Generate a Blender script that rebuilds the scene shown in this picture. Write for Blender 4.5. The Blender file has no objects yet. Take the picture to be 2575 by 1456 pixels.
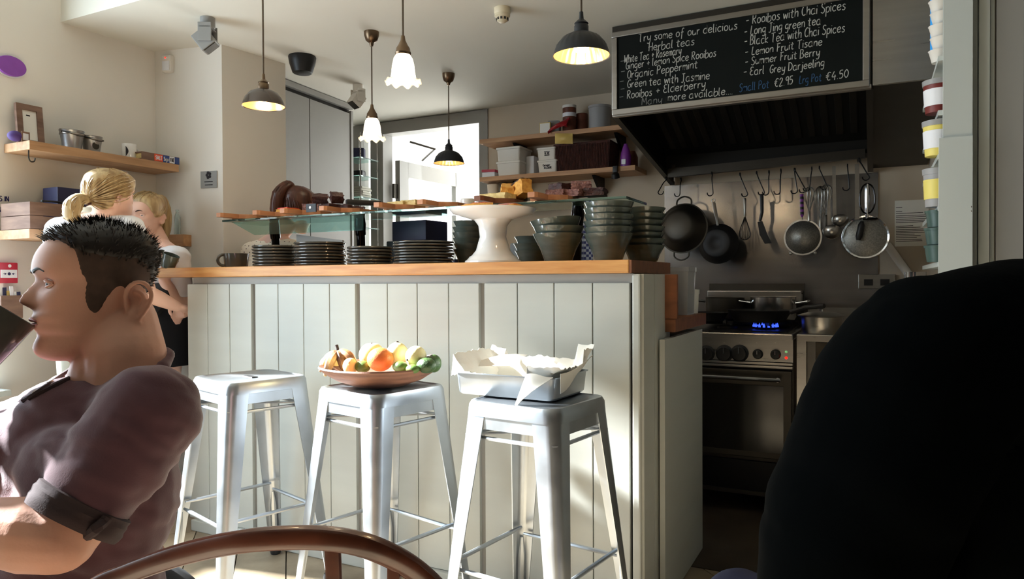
import bpy, bmesh, math, random
from mathutils import Vector, Matrix
R = math.radians
PI = math.pi
random.seed(7)
SC = bpy.context.scene
COL = SC.collection

# ---------------------------------------------------------------- camera
EYE = Vector((0.0, 0.0, 1.10))
CR = Vector((0.8930, 0.4500, -0.0047)).normalized()      # camera right
CF = Vector((-0.4500, 0.8930, -0.0120)).normalized()     # camera forward
CR = (CR - CF * CR.dot(CF)).normalized()
CU = CR.cross(CF)
FPX = 1800.0
cam_data = bpy.data.cameras.new('camera')
cam = bpy.data.objects.new('camera', cam_data)
COL.objects.link(cam)
cam.matrix_world = Matrix((
    (CR.x, CU.x, -CF.x, EYE.x), (CR.y, CU.y, -CF.y, EYE.y), (CR.z, CU.z, -CF.z, EYE.z), (0, 0, 0, 1)))
cam_data.sensor_width = 36.0
cam_data.lens = 36.0 * FPX / 2575.0
cam_data.clip_start = 0.05
SC.camera = cam


def ray(px, py):
    return CF + CR * ((px - 1287.5) / FPX) + CU * (-(py - 728.0) / FPX)


def onY(px, py, Y):
    d = ray(px, py); return EYE + d * (Y / d.y)


def onX(px, py, X):
    d = ray(px, py); return EYE + d * (X / d.x)


def onZ(px, py, Z):
    d = ray(px, py); return EYE + d * ((Z - EYE.z) / d.z)


def onD(px, py, D):
    return EYE + ray(px, py) * D


# ---------------------------------------------------------------- world, sun, daylight, exposure
W = bpy.data.worlds.new('sky')
SC.world = W
W.use_nodes = True
_bg = W.node_tree.nodes['Background']
_bg.inputs['Color'].default_value = (0.80, 0.90, 1.0, 1)
_bg.inputs['Strength'].default_value = 5.0

sun_d = bpy.data.lights.new('sun', 'SUN')
sun_d.energy = 120.0
sun_d.angle = R(3.0)
sun_d.color = (0.97, 0.98, 1.0)
sun = bpy.data.objects.new('sun', sun_d)
COL.objects.link(sun)
sun.rotation_mode = 'QUATERNION'
sun.rotation_quaternion = Vector((0.80, 0.148, -0.50)).to_track_quat('-Z', 'Y')


def daylight(name, loc, direction, sx, sy, power, color):
    d = bpy.data.lights.new(name, 'AREA')
    d.shape = 'RECTANGLE'; d.size = sx; d.size_y = sy; d.energy = power; d.color = color
    o = bpy.data.objects.new(name, d); COL.objects.link(o)
    o.location = loc
    o.rotation_mode = 'QUATERNION'
    o.rotation_quaternion = Vector(direction).to_track_quat('-Z', 'Y')
    return o


# daylight entering through the street window in the left wall and the glazed door in the back wall
daylight('daylight_street_window', (-3.62, 0.38, 1.55), (1, 0.10, -0.12), 2.5, 1.75, 150.0, (0.74, 0.87, 1.0))
daylight('daylight_back_door', (-2.92, 4.95, 1.45), (0.1, -1, -0.12), 0.8, 1.6, 9.0, (0.86, 0.93, 1.0))

SC.view_settings.view_transform = 'Standard'
SC.view_settings.look = 'None'
SC.view_settings.gamma = 1.0
SC.view_settings.use_curve_mapping = False
SC.view_settings.exposure = -0.76


# ---------------------------------------------------------------- colour and materials
def lin(c):
    return tuple(((v / 255.0) / 12.92 if v / 255.0 <= 0.04045 else ((v / 255.0 + 0.055) / 1.055) ** 2.4) for v in c)


MATS = {}


def mat(name, rgb, rough=0.5, metal=0.0, spec=0.5, var=0.0, scale=(8, 8, 8), bump=0.0, bscale=60.0,
        emit=None, estr=0.0, trans=0.0, ior=1.45, alpha=1.0, rgb2=None, detail=4.0, sss=0.0, coat=0.0, sheen=0.0,
        rvar=0.0):
    m = bpy.data.materials.new(name)
    m.use_nodes = True
    nt = m.node_tree
    b = nt.nodes['Principled BSDF']
    c = lin(rgb)
    b.inputs['Base Color'].default_value = (*c, 1)
    b.inputs['Roughness'].default_value = rough
    b.inputs['Metallic'].default_value = metal
    b.inputs['Specular IOR Level'].default_value = spec
    b.inputs['IOR'].default_value = ior
    b.inputs['Transmission Weight'].default_value = trans
    b.inputs['Alpha'].default_value = alpha
    b.inputs['Coat Weight'].default_value = coat
    b.inputs['Sheen Weight'].default_value = sheen
    if sss:
        b.inputs['Subsurface Weight'].default_value = sss
        b.inputs['Subsurface Radius'].default_value = (0.012, 0.005, 0.003)
        b.inputs['Subsurface Scale'].default_value = 1.0
    if emit:
        b.inputs['Emission Color'].default_value = (*lin(emit), 1)
        b.inputs['Emission Strength'].default_value = estr
    if var or rgb2 or bump or rvar:
        tc = nt.nodes.new('ShaderNodeTexCoord')
        mp = nt.nodes.new('ShaderNodeMapping')
        mp.inputs['Scale'].default_value = scale
        nt.links.new(tc.outputs['Object'], mp.inputs['Vector'])
        if var or rgb2 or rvar:
            n = nt.nodes.new('ShaderNodeTexNoise')
            n.inputs['Scale'].default_value = 1.0
            n.inputs['Detail'].default_value = detail
            nt.links.new(mp.outputs['Vector'], n.inputs['Vector'])
            if var or rgb2:
                rp = nt.nodes.new('ShaderNodeValToRGB')
                rp.color_ramp.elements[0].position = 0.32
                rp.color_ramp.elements[1].position = 0.68
                c2 = lin(rgb2) if rgb2 else tuple(min(1.0, v * (1 + var)) for v in c)
                c1 = c if rgb2 else tuple(v * (1 - var) for v in c)
                rp.color_ramp.elements[0].color = (*c1, 1)
                rp.color_ramp.elements[1].color = (*c2, 1)
                nt.links.new(n.outputs['Fac'], rp.inputs['Fac'])
                nt.links.new(rp.outputs['Color'], b.inputs['Base Color'])
            if rvar:
                mr = nt.nodes.new('ShaderNodeMapRange')
                mr.inputs['To Min'].default_value = max(0.02, rough - rvar)
                mr.inputs['To Max'].default_value = min(1.0, rough + rvar)
                nt.links.new(n.outputs['Fac'], mr.inputs['Value'])
                nt.links.new(mr.outputs['Result'], b.inputs['Roughness'])
        if bump:
            n2 = nt.nodes.new('ShaderNodeTexNoise')
            n2.inputs['Scale'].default_value = bscale
            n2.inputs['Detail'].default_value = 3.0
            nt.links.new(tc.outputs['Object'], n2.inputs['Vector'])
            bp = nt.nodes.new('ShaderNodeBump')
            bp.inputs['Strength'].default_value = bump
            bp.inputs['Distance'].default_value = 0.01
            nt.links.new(n2.outputs['Fac'], bp.inputs['Height'])
            nt.links.new(bp.outputs['Normal'], b.inputs['Normal'])
    MATS[name] = m
    return m


mat('wall_paint', (228, 224, 216), 0.85, var=0.02, scale=(1.5, 1.5, 1.5), bump=0.03, bscale=40)
mat('back_wall_paint', (200, 186, 166), 0.85, var=0.02, scale=(1.5, 1.5, 1.5))
mat('ceiling_paint', (222, 219, 208), 0.9, var=0.02, scale=(1.2, 1.2, 1.2))
mat('dark_wall', (58, 54, 48), 0.85)
mat('sage_paint', (186, 188, 181), 0.45, var=0.03, scale=(2, 2, 14), bump=0.04, bscale=30)
mat('sage_light', (196, 202, 198), 0.4, var=0.03, scale=(3, 3, 3))
mat('grey_joinery', (150, 148, 143), 0.5, var=0.03, scale=(2, 2, 2))
mat('joinery_gap', (58, 54, 50), 0.8)
mat('oak_top', (214, 160, 98), 0.4, rgb2=(190, 128, 70), scale=(5, 5, 60), detail=6, bump=0.05, bscale=50)
mat('oak_end', (134, 84, 54), 0.5, rgb2=(108, 66, 42), scale=(10, 30, 30))
mat('oak_shelf', (196, 152, 110), 0.5, rgb2=(168, 122, 84), scale=(4, 40, 40), detail=5)
mat('oak_shelf_y', (190, 150, 112), 0.5, rgb2=(160, 120, 86), scale=(40, 4, 40), detail=5)
mat('board_wood', (196, 140, 100), 0.5, rgb2=(166, 108, 74), scale=(30, 6, 30), detail=4)
mat('floor_wood', (176, 160, 134), 0.36, rgb2=(132, 116, 94), scale=(4, 4, 4), detail=7, bump=0.12, bscale=25)
mat('floor_wood_b', (160, 144, 120), 0.40, rgb2=(112, 98, 80), scale=(5, 5, 5), detail=7, bump=0.12, bscale=25)
mat('floor_dark', (66, 56, 44), 0.6, rgb2=(48, 40, 32), scale=(6, 6, 6))
mat('galvanised', (178, 184, 190), 0.34, metal=0.9, var=0.08, scale=(10, 10, 10), rvar=0.12)
mat('steel', (170, 166, 160), 0.30, metal=1.0, var=0.06, scale=(2, 2, 40), rvar=0.08)
mat('steel_brushed', (184, 180, 178), 0.22, metal=1.0, var=0.02, scale=(1.2, 1.2, 30), rvar=0.03)
mat('steel_dark', (70, 66, 60), 0.45, metal=0.85, var=0.10, scale=(6, 6, 6))
mat('chrome', (210, 212, 216), 0.08, metal=1.0)
mat('black_chrome', (40, 38, 38), 0.12, metal=0.9)
mat('hood_inside', (30, 29, 26), 0.55, metal=0.5)
mat('black_metal', (22, 22, 23), 0.4, metal=0.5)
mat('black_plastic', (18, 18, 20), 0.45)
mat('black_iron', (30, 29, 30), 0.5, metal=0.4, var=0.15, scale=(20, 20, 20))
mat('oven_glass', (26, 24, 20), 0.12)
mat('chalkboard_black', (13, 17, 15), 0.75, spec=0.2, var=0.2, scale=(6, 6, 6))
mat('chalk', (188, 186, 178), 0.95)
mat('chalk_dim', (120, 120, 116), 0.95)
mat('chalk_blue', (52, 84, 118), 0.95)
mat('white_ceramic', (236, 236, 234), 0.12, coat=0.3)
mat('stoneware', (88, 96, 90), 0.16, rgb2=(70, 80, 74), scale=(10, 10, 40), coat=0.4)
mat('plate_dark', (88, 86, 80), 0.16, rgb2=(66, 66, 62), scale=(12, 12, 12), coat=0.4)
mat('white_plastic', (226, 222, 214), 0.4)
mat('white_paper', (240, 238, 230), 0.8, var=0.02, scale=(10, 10, 10))
mat('glass_clear', (235, 245, 245), 0.02, trans=1.0, ior=1.45)
mat('glass_green', (190, 236, 230), 0.02, trans=0.96, ior=1.45)
mat('frosted_plastic', (214, 214, 216), 0.35, trans=0.6, ior=1.3)
mat('brass_old', (116, 96, 76), 0.3, metal=0.9, var=0.1, scale=(20, 20, 20))
mat('copper_inner', (236, 190, 130), 0.22, metal=0.7)
mat('shade_black', (40, 42, 46), 0.5, metal=0.3)
mat('shade_silver', (92, 84, 80), 0.22, metal=0.9, var=0.1, scale=(15, 15, 15))
mat('bulb_glow', (255, 226, 170), 0.3, emit=(255, 214, 150), estr=24.0)
mat('opal_lit', (255, 248, 236), 0.25, emit=(255, 236, 205), estr=5.0)
mat('opal_clear', (246, 236, 224), 0.1, trans=0.7, ior=1.4, emit=(255, 224, 184), estr=0.5)
mat('flame_blue', (40, 60, 220), 0.5, emit=(60, 90, 255), estr=3.0)
mat('led_red', (255, 40, 20), 0.4, emit=(255, 30, 20), estr=4.0)
mat('led_green', (150, 220, 150), 0.4, emit=(150, 220, 150), estr=0.6)
mat('flex', (92, 78, 62), 0.7)
mat('grey_fitting', (142, 142, 140), 0.5)
mat('cream_plastic', (220, 208, 180), 0.4)
mat('purple_sign', (138, 74, 172), 0.6, var=0.05, scale=(30, 30, 30))
mat('purple_dark', (70, 46, 110), 0.6)
mat('navy', (34, 36, 72), 0.5)
mat('red_box', (184, 44, 66), 0.4)
mat('red_pack', (150, 22, 30), 0.35)
mat('brown_pack', (84, 46, 34), 0.45, rgb2=(120, 66, 44), scale=(18, 18, 18))
mat('wicker', (84, 44, 36), 0.75, rgb2=(52, 26, 22), scale=(60, 60, 30), bump=0.5, bscale=120)
mat('chair_wood', (112, 62, 44), 0.28, rgb2=(78, 40, 28), scale=(6, 30, 30), detail=5, coat=0.25)
mat('chair_wood_light', (156, 106, 72), 0.4, rgb2=(124, 80, 52), scale=(30, 30, 5))
mat('skin', (220, 168, 146), 0.55, sss=0.08, var=0.05, scale=(14, 14, 14), bump=0.04, bscale=220)
mat('skin_fair', (232, 188, 168), 0.55, sss=0.08, var=0.03, scale=(14, 14, 14))
mat('skin_ear', (214, 130, 110), 0.5, sss=0.15)
mat('lips', (176, 100, 92), 0.45)
mat('hair_dark', (34, 28, 26), 0.5)
mat('hair_stubble', (74, 57, 49), 0.8, var=0.2, scale=(60, 60, 60))
mat('hair_blonde', (196, 170, 124), 0.42, rgb2=(150, 120, 80), scale=(60, 60, 8))
mat('hair_brown', (92, 54, 40), 0.36, rgb2=(54, 30, 24), scale=(60, 60, 8))
mat('eye_white', (236, 232, 226), 0.2)
mat('iris', (52, 60, 62), 0.15)
mat('plum_jersey', (92, 58, 68), 0.85, var=0.06, scale=(30, 30, 30), bump=0.08, bscale=400, sheen=0.3)
mat('plum_dark', (62, 48, 50), 0.85, bump=0.08, bscale=400)
mat('white_tee', (238, 238, 242), 0.8, var=0.02, scale=(20, 20, 20))
mat('black_cloth', (16, 18, 24), 0.9)
mat('black_knit', (5, 7, 8), 1.0, spec=0.03, bump=0.06, bscale=300)
mat('denim', (20, 23, 52), 0.85)
mat('cream_blouse', (240, 226, 206), 0.7)
mat('apron_stone', (178, 176, 164), 0.8)
mat('sneaker_white', (226, 224, 218), 0.6)
mat('button', (196, 176, 160), 0.25, metal=0.3)
mat('orange_peel', (222, 128, 66), 0.45, rgb2=(206, 106, 50), scale=(20, 20, 20), bump=0.15, bscale=180)
mat('apple_yellow', (226, 214, 158), 0.35, rgb2=(218, 188, 128), scale=(16, 16, 16))
mat('lemon_pale', (228, 220, 174), 0.45, rgb2=(214, 200, 142), scale=(18, 18, 18), bump=0.1, bscale=160)
mat('lime_green', (96, 124, 52), 0.4, rgb2=(70, 98, 40), scale=(20, 20, 20), bump=0.08, bscale=160)
mat('avocado', (58, 86, 40), 0.4, rgb2=(42, 62, 34), scale=(30, 30, 30), bump=0.25, bscale=120)
mat('banana', (226, 196, 140), 0.5, rgb2=(110, 64, 44), scale=(26, 26, 26))
mat('banana_old', (70, 44, 40), 0.5, rgb2=(160, 116, 76), scale=(30, 30, 30))
mat('stalk_dark', (48, 34, 30), 0.7)
mat('bowl_wood', (150, 106, 84), 0.6, rgb2=(104, 70, 56), scale=(6, 6, 60), detail=6, bump=0.15, bscale=40)
mat('chocolate', (74, 38, 32), 0.55, rgb2=(48, 24, 22), scale=(40, 40, 40), bump=0.4, bscale=120)
mat('choc_nut', (150, 108, 100), 0.6, rgb2=(86, 50, 46), scale=(90, 90, 90), bump=0.5, bscale=140)
mat('sponge_yellow', (232, 178, 88), 0.7, rgb2=(206, 140, 60), scale=(60, 60, 60), bump=0.3, bscale=140)
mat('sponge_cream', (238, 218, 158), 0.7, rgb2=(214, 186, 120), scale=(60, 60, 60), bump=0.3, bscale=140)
mat('tart_red', (150, 58, 40), 0.35, rgb2=(196, 104, 52), scale=(40, 40, 40), bump=0.4, bscale=90)
mat('strawberry', (212, 70, 50), 0.3)
mat('gingham', (120, 124, 170), 0.8)
mat('book_orange', (226, 86, 54), 0.5)
mat('book_blue', (40, 66, 130), 0.5)
mat('purple_pack', (120, 50, 140), 0.3)
mat('gold_card', (206, 176, 98), 0.4)
mat('crate_wood', (140, 112, 96), 0.75, rgb2=(108, 82, 70), scale=(6, 6, 30), detail=6)
mat('green_tub', (70, 96, 90), 0.35, trans=0.3)
mat('label_yellow', (226, 210, 110), 0.5)
mat('label_white', (228, 230, 236), 0.5)
mat('ink', (40, 36, 40), 0.8)
mat('ink_blue', (52, 48, 96), 0.8)
mat('sauce_red', (110, 40, 36), 0.5)
mat('lentil_brown', (96, 52, 44), 0.7, rgb2=(70, 36, 32), scale=(120, 120, 120))
mat('mesh_steel', (128, 126, 120), 0.45, metal=0.8, var=0.25, scale=(160, 160, 160))
mat('outside_wall', (236, 236, 232), 0.9)
mat('outside_ground', (190, 186, 178), 0.9)
mat('teal_reflect', (92, 132, 140), 0.4, metal=0.7)


def thin_glass(name, tint):
    m = bpy.data.materials.new(name); m.use_nodes = True; nt = m.node_tree
    nt.nodes.remove(nt.nodes['Principled BSDF'])
    tr = nt.nodes.new('ShaderNodeBsdfTransparent'); tr.inputs['Color'].default_value = (*tint, 1)
    gl = nt.nodes.new('ShaderNodeBsdfGlossy'); gl.inputs['Roughness'].default_value = 0.02
    mx = nt.nodes.new('ShaderNodeMixShader')
    mx.inputs['Fac'].default_value = 0.035; nt.links.new(tr.outputs['BSDF'], mx.inputs[1]); nt.links.new(gl.outputs['BSDF'], mx.inputs[2])
    nt.links.new(mx.outputs['Shader'], nt.nodes['Material Output'].inputs['Surface'])
    MATS[name] = m


thin_glass('window_glass', (0.97, 0.985, 0.98))


# ---------------------------------------------------------------- builders
class MB:
    """collects shapes; origin w is subtracted so that parts are local to their thing"""

    def __init__(self, w=None):
        self.v = []; self.f = []; self.mi = []
        self.o = Vector(w.location) if w is not None else Vector((0, 0, 0))
        self.m = 0

    def add(self, vs, fs):
        n = len(self.v)
        self.v.extend(Vector(p) for p in vs)
        self.f.extend(tuple(i + n for i in f) for f in fs)
        self.mi.extend([self.m] * len(fs))
        return self

    def box(self, c, s, rot=None, bevel=0.0):
        c = Vector(c); hx, hy, hz = s[0] / 2, s[1] / 2, s[2] / 2
        if bevel <= 0:
            vs = [Vector((x, y, z)) for x in (-hx, hx) for y in (-hy, hy) for z in (-hz, hz)]
            fs = [(0, 1, 3, 2), (4, 6, 7, 5), (0, 4, 5, 1), (2, 3, 7, 6), (0, 2, 6, 4), (1, 5, 7, 3)]
        else:
            bm = bmesh.new()
            bmesh.ops.create_cube(bm, size=1.0)
            for v in bm.verts:
                v.co = Vector((v.co.x * s[0], v.co.y * s[1], v.co.z * s[2]))
            bmesh.ops.bevel(bm, geom=bm.edges[:], offset=min(bevel, min(s) * 0.45), segments=2, profile=0.6, affect='EDGES')
            bm.verts.index_update()
            vs = [v.co.copy() for v in bm.verts]; fs = [tuple(v.index for v in f.verts) for f in bm.faces]
            bm.free()
        if rot is not None:
            vs = [rot @ v for v in vs]
        return self.add([v + c for v in vs], fs)

    def bar(self, a, b, wd, th, up=(0, 0, 1), bevel=0.0):
        a = Vector(a); b = Vector(b); d = b - a; L = d.length; z = d.normalized()
        up = Vector(up)
        if abs(z.dot(up)) > 0.98: up = Vector((1, 0, 0))
        x = up.cross(z).normalized(); y = z.cross(x)
        rot = Matrix((x, y, z)).transposed()
        return self.box((a + b) / 2, (wd, th, L), rot, bevel)

    def prism(self, poly, dirv, caps=True):
        """poly: list of points (planar), extruded by dirv"""
        dirv = Vector(dirv); n = len(poly)
        vs = [Vector(p) for p in poly] + [Vector(p) + dirv for p in poly]
        fs = [(i, (i + 1) % n, n + (i + 1) % n, n + i) for i in range(n)]
        if caps:
            fs += [tuple(range(n))[::-1], tuple(range(n, 2 * n))]
        return self.add(vs, fs)

    def lathe(self, prof, seg=32, c=(0, 0, 0), rot=None, wob=None, cap=True):
        """prof: list of (r, z) along the outline"""
        c = Vector(c); vs = []; fs = []; n = len(prof)
        for i in range(seg):
            a = 2 * PI * i / seg
            for (r, z) in prof:
                rr = r if wob is None else wob(r, z, a)
                p = Vector((rr * math.cos(a), rr * math.sin(a), z))
                vs.append(p)
        for i in range(seg):
            j = (i + 1) % seg
            for k in range(n - 1):
                fs.append((i * n + k, j * n + k, j * n + k + 1, i * n + k + 1))
        if cap:
            if prof[0][0] > 1e-6: fs.append(tuple(i * n for i in range(seg))[::-1])
            if prof[-1][0] > 1e-6: fs.append(tuple(i * n + n - 1 for i in range(seg)))
        if rot is not None: vs = [rot @ v for v in vs]
        return self.add([v + c for v in vs], fs)

    def tube(self, pts, r, seg=8, closed=False, caps=True):
        pts = [Vector(p) for p in pts]; n = len(pts)
        rad = r if isinstance(r, (list, tuple)) else [r] * n
        T = []
        for i in range(n):
            if closed: t = pts[(i + 1) % n] - pts[i - 1]
            else: t = pts[min(i + 1, n - 1)] - pts[max(i - 1, 0)]
            T.append(t.normalized() if t.length > 1e-9 else Vector((0, 0, 1)))
        u = T[0].orthogonal().normalized()
        vs = []; fs = []
        for i in range(n):
            u = (u - T[i] * u.dot(T[i]))
            u = u.normalized() if u.length > 1e-6 else T[i].orthogonal().normalized()
            w = T[i].cross(u)
            for k in range(seg):
                a = 2 * PI * k / seg
                vs.append(pts[i] + (u * math.cos(a) + w * math.sin(a)) * rad[i])
        m = n if closed else n - 1
        for i in range(m):
            j = (i + 1) % n
            for k in range(seg):
                l = (k + 1) % seg
                fs.append((i * seg + k, i * seg + l, j * seg + l, j * seg + k))
        if caps and not closed:
            fs.append(tuple(range(seg))[::-1]); fs.append(tuple((n - 1) * seg + k for k in range(seg)))
        return self.add(vs, fs)

    def loft(self, rings, caps=True, closed=False):
        n = len(rings[0]); vs = [Vector(p) for r in rings for p in r]; fs = []
        m = len(rings)
        for i in range(m if closed else m - 1):
            j = (i + 1) % m
            for k in range(n):
                l = (k + 1) % n
                fs.append((i * n + k, i * n + l, j * n + l, j * n + k))
        if caps and not closed:
            fs.append(tuple(range(n))[::-1]); fs.append(tuple((m - 1) * n + k for k in range(n)))
        return self.add(vs, fs)

    def ell(self, c, r, rot=None, seg=20, rings=12, fn=None):
        c = Vector(c)
        if not hasattr(r, '__len__'): r = (r, r, r)
        vs = [Vector((0, 0, -1))]; fs = []
        for i in range(1, rings):
            t = PI * i / rings
            for k in range(seg):
                a = 2 * PI * k / seg
                vs.append(Vector((math.sin(t) * math.cos(a), math.sin(t) * math.sin(a), -math.cos(t))))
        vs.append(Vector((0, 0, 1)))
        for k in range(seg):
            l = (k + 1) % seg
            fs.append((0, 1 + l, 1 + k))
            for i in range(rings - 2):
                a = 1 + i * seg
                fs.append((a + k, a + l, a + seg + l, a + seg + k))
            fs.append((1 + (rings - 2) * seg + k, 1 + (rings - 2) * seg + l, len(vs) - 1))
        if fn: vs = [fn(v) for v in vs]
        vs = [Vector((v.x * r[0], v.y * r[1], v.z * r[2])) for v in vs]
        if rot is not None: vs = [rot @ v for v in vs]
        return self.add([v + c for v in vs], fs)

    def grid(self, fn, nu, nv, thick=0.0):
        """surface fn(u,v) for u,v in 0..1, given thickness along its normal"""
        P = [[Vector(fn(i / nu, j / nv)) for j in range(nv + 1)] for i in range(nu + 1)]
        vs = [p for row in P for p in row]; w = nv + 1
        fs = [(i * w + j, (i + 1) * w + j, (i + 1) * w + j + 1, i * w + j + 1) for i in range(nu) for j in range(nv)]
        if thick:
            N = []
            for i in range(nu + 1):
                for j in range(nv + 1):
                    du = P[min(i + 1, nu)][j] - P[max(i - 1, 0)][j]
                    dv = P[i][min(j + 1, nv)] - P[i][max(j - 1, 0)]
                    nn = du.cross(dv); N.append(nn.normalized() if nn.length > 1e-12 else Vector((0, 0, 1)))
            k = len(vs)
            vs = vs + [v - n * thick for v, n in zip(vs, N)]
            fs = fs + [tuple(k + a for a in f)[::-1] for f in fs]
            for i in range(nu):
                fs.append((i * w, k + i * w, k + (i + 1) * w, (i + 1) * w))
                fs.append((i * w + nv, (i + 1) * w + nv, k + (i + 1) * w + nv, k + i * w + nv))
            for j in range(nv):
                fs.append((j, j + 1, k + j + 1, k + j))
                a = nu * w
                fs.append((a + j, k + a + j, k + a + j + 1, a + j + 1))
        return self.add(vs, fs)

    def mesh(self, name, mats, smooth=True, sharp=35.0):
        me = bpy.data.meshes.new(name)
        me.from_pydata([v - self.o for v in self.v], [], self.f)
        for m in (mats if isinstance(mats, (list, tuple)) else [mats]):
            me.materials.append(MATS[m])
        me.polygons.foreach_set('material_index', self.mi)
        me.update()
        bm = bmesh.new(); bm.from_mesh(me)
        bmesh.ops.recalc_face_normals(bm, faces=bm.faces[:])
        if smooth:
            lim = R(sharp)
            for f in bm.faces: f.smooth = True
            for e in bm.edges:
                if len(e.link_faces) == 2 and e.calc_face_angle(0) > lim: e.smooth = False
        bm.to_mesh(me); bm.free()
        return me

    def build(self, name, mats, parent=None, smooth=True, sharp=35.0):
        o = bpy.data.objects.new(name, self.mesh(name, mats, smooth, sharp))
        COL.objects.link(o)
        if parent is not None: o.parent = parent
        return o


def thing(name, label, cat, loc=(0, 0, 0), rotz=0.0, group=None):
    o = bpy.data.objects.new(name, None); COL.objects.link(o)
    o.location = loc; o.rotation_euler = (0, 0, rotz)
    o.empty_display_size = 0.05
    o['label'] = label; o['category'] = cat
    if group: o['group'] = group
    return o


def tag(o, label, cat, group=None):
    o['label'] = label; o['category'] = cat
    if group: o['group'] = group
    return o


def struct(o, label=None):
    o['kind'] = 'structure'
    if label: o['label'] = label
    return o


def dup(root, loc=None, rotz=None, label=None):
    r = root.copy(); COL.objects.link(r)
    if loc is not None: r.location = loc
    if rotz is not None: r.rotation_euler = (0, 0, rotz)
    if label: r['label'] = label
    for ch in list(root.children):
        c = ch.copy(); COL.objects.link(c); c.parent = r
        for g in list(ch.children):
            d = g.copy(); COL.objects.link(d); d.parent = c
    return r


def solo(mb, name, m, label, cat, group=None, base=None, **kw):
    """one-mesh thing with its origin at base (default: bottom centre of its shape)"""
    xs = [v.x for v in mb.v]; ys = [v.y for v in mb.v]; zs = [v.z for v in mb.v]
    b = Vector(base) if base is not None else Vector(((min(xs) + max(xs)) / 2, (min(ys) + max(ys)) / 2, min(zs)))
    mb.o = b
    o = mb.build(name, m, None, **kw); o.location = b
    return tag(o, label, cat, group)


def RZ(a): return Matrix.Rotation(a, 3, 'Z')
def RX(a): return Matrix.Rotation(a, 3, 'X')
def RY(a): return Matrix.Rotation(a, 3, 'Y')


def frame_from(x, y):
    x = Vector(x).normalized(); z = x.cross(Vector(y)).normalized(); y = z.cross(x)
    return Matrix((x, y, z)).transposed()


def arc(c, r, a0, a1, n, u=(1, 0, 0), v=(0, 0, 1)):
    c = Vector(c); u = Vector(u); v = Vector(v)
    return [c + (u * math.cos(a0 + (a1 - a0) * i / n) + v * math.sin(a0 + (a1 - a0) * i / n)) * r for i in range(n + 1)]


def spline(pts, n=8):
    P = [Vector(p) for p in pts]; out = []
    for i in range(len(P) - 1):
        p0 = P[max(i - 1, 0)]; p1 = P[i]; p2 = P[i + 1]; p3 = P[min(i + 2, len(P) - 1)]
        for k in range(n):
            t = k / n
            out.append(0.5 * ((2 * p1) + (p2 - p0) * t + (2 * p0 - 5 * p1 + 4 * p2 - p3) * t * t + (3 * p1 - p0 - 3 * p2 + p3) * t ** 3))
    out.append(P[-1]); return out


def interp(tab, z):
    """smooth interpolation of rows (z, a, b, ...)"""
    if z <= tab[0][0]: return tab[0][1:]
    if z >= tab[-1][0]: return tab[-1][1:]
    for i in range(len(tab) - 1):
        if tab[i][0] <= z <= tab[i + 1][0]:
            t = (z - tab[i][0]) / (tab[i + 1][0] - tab[i][0])
            p0 = tab[max(i - 1, 0)]; p1 = tab[i]; p2 = tab[i + 1]; p3 = tab[min(i + 2, len(tab) - 1)]
            out = []
            for k in range(1, len(p1)):
                h = p2[0] - p1[0]
                m1 = (p2[k] - p0[k]) / (p2[0] - p0[0]) if p2[0] != p0[0] else 0
                m2 = (p3[k] - p1[k]) / (p3[0] - p1[0]) if p3[0] != p1[0] else 0
                t2 = t * t; t3 = t2 * t
                out.append((2 * t3 - 3 * t2 + 1) * p1[k] + (t3 - 2 * t2 + t) * h * m1 + (-2 * t3 + 3 * t2) * p2[k] + (t3 - t2) * h * m2)
            return out


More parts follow.
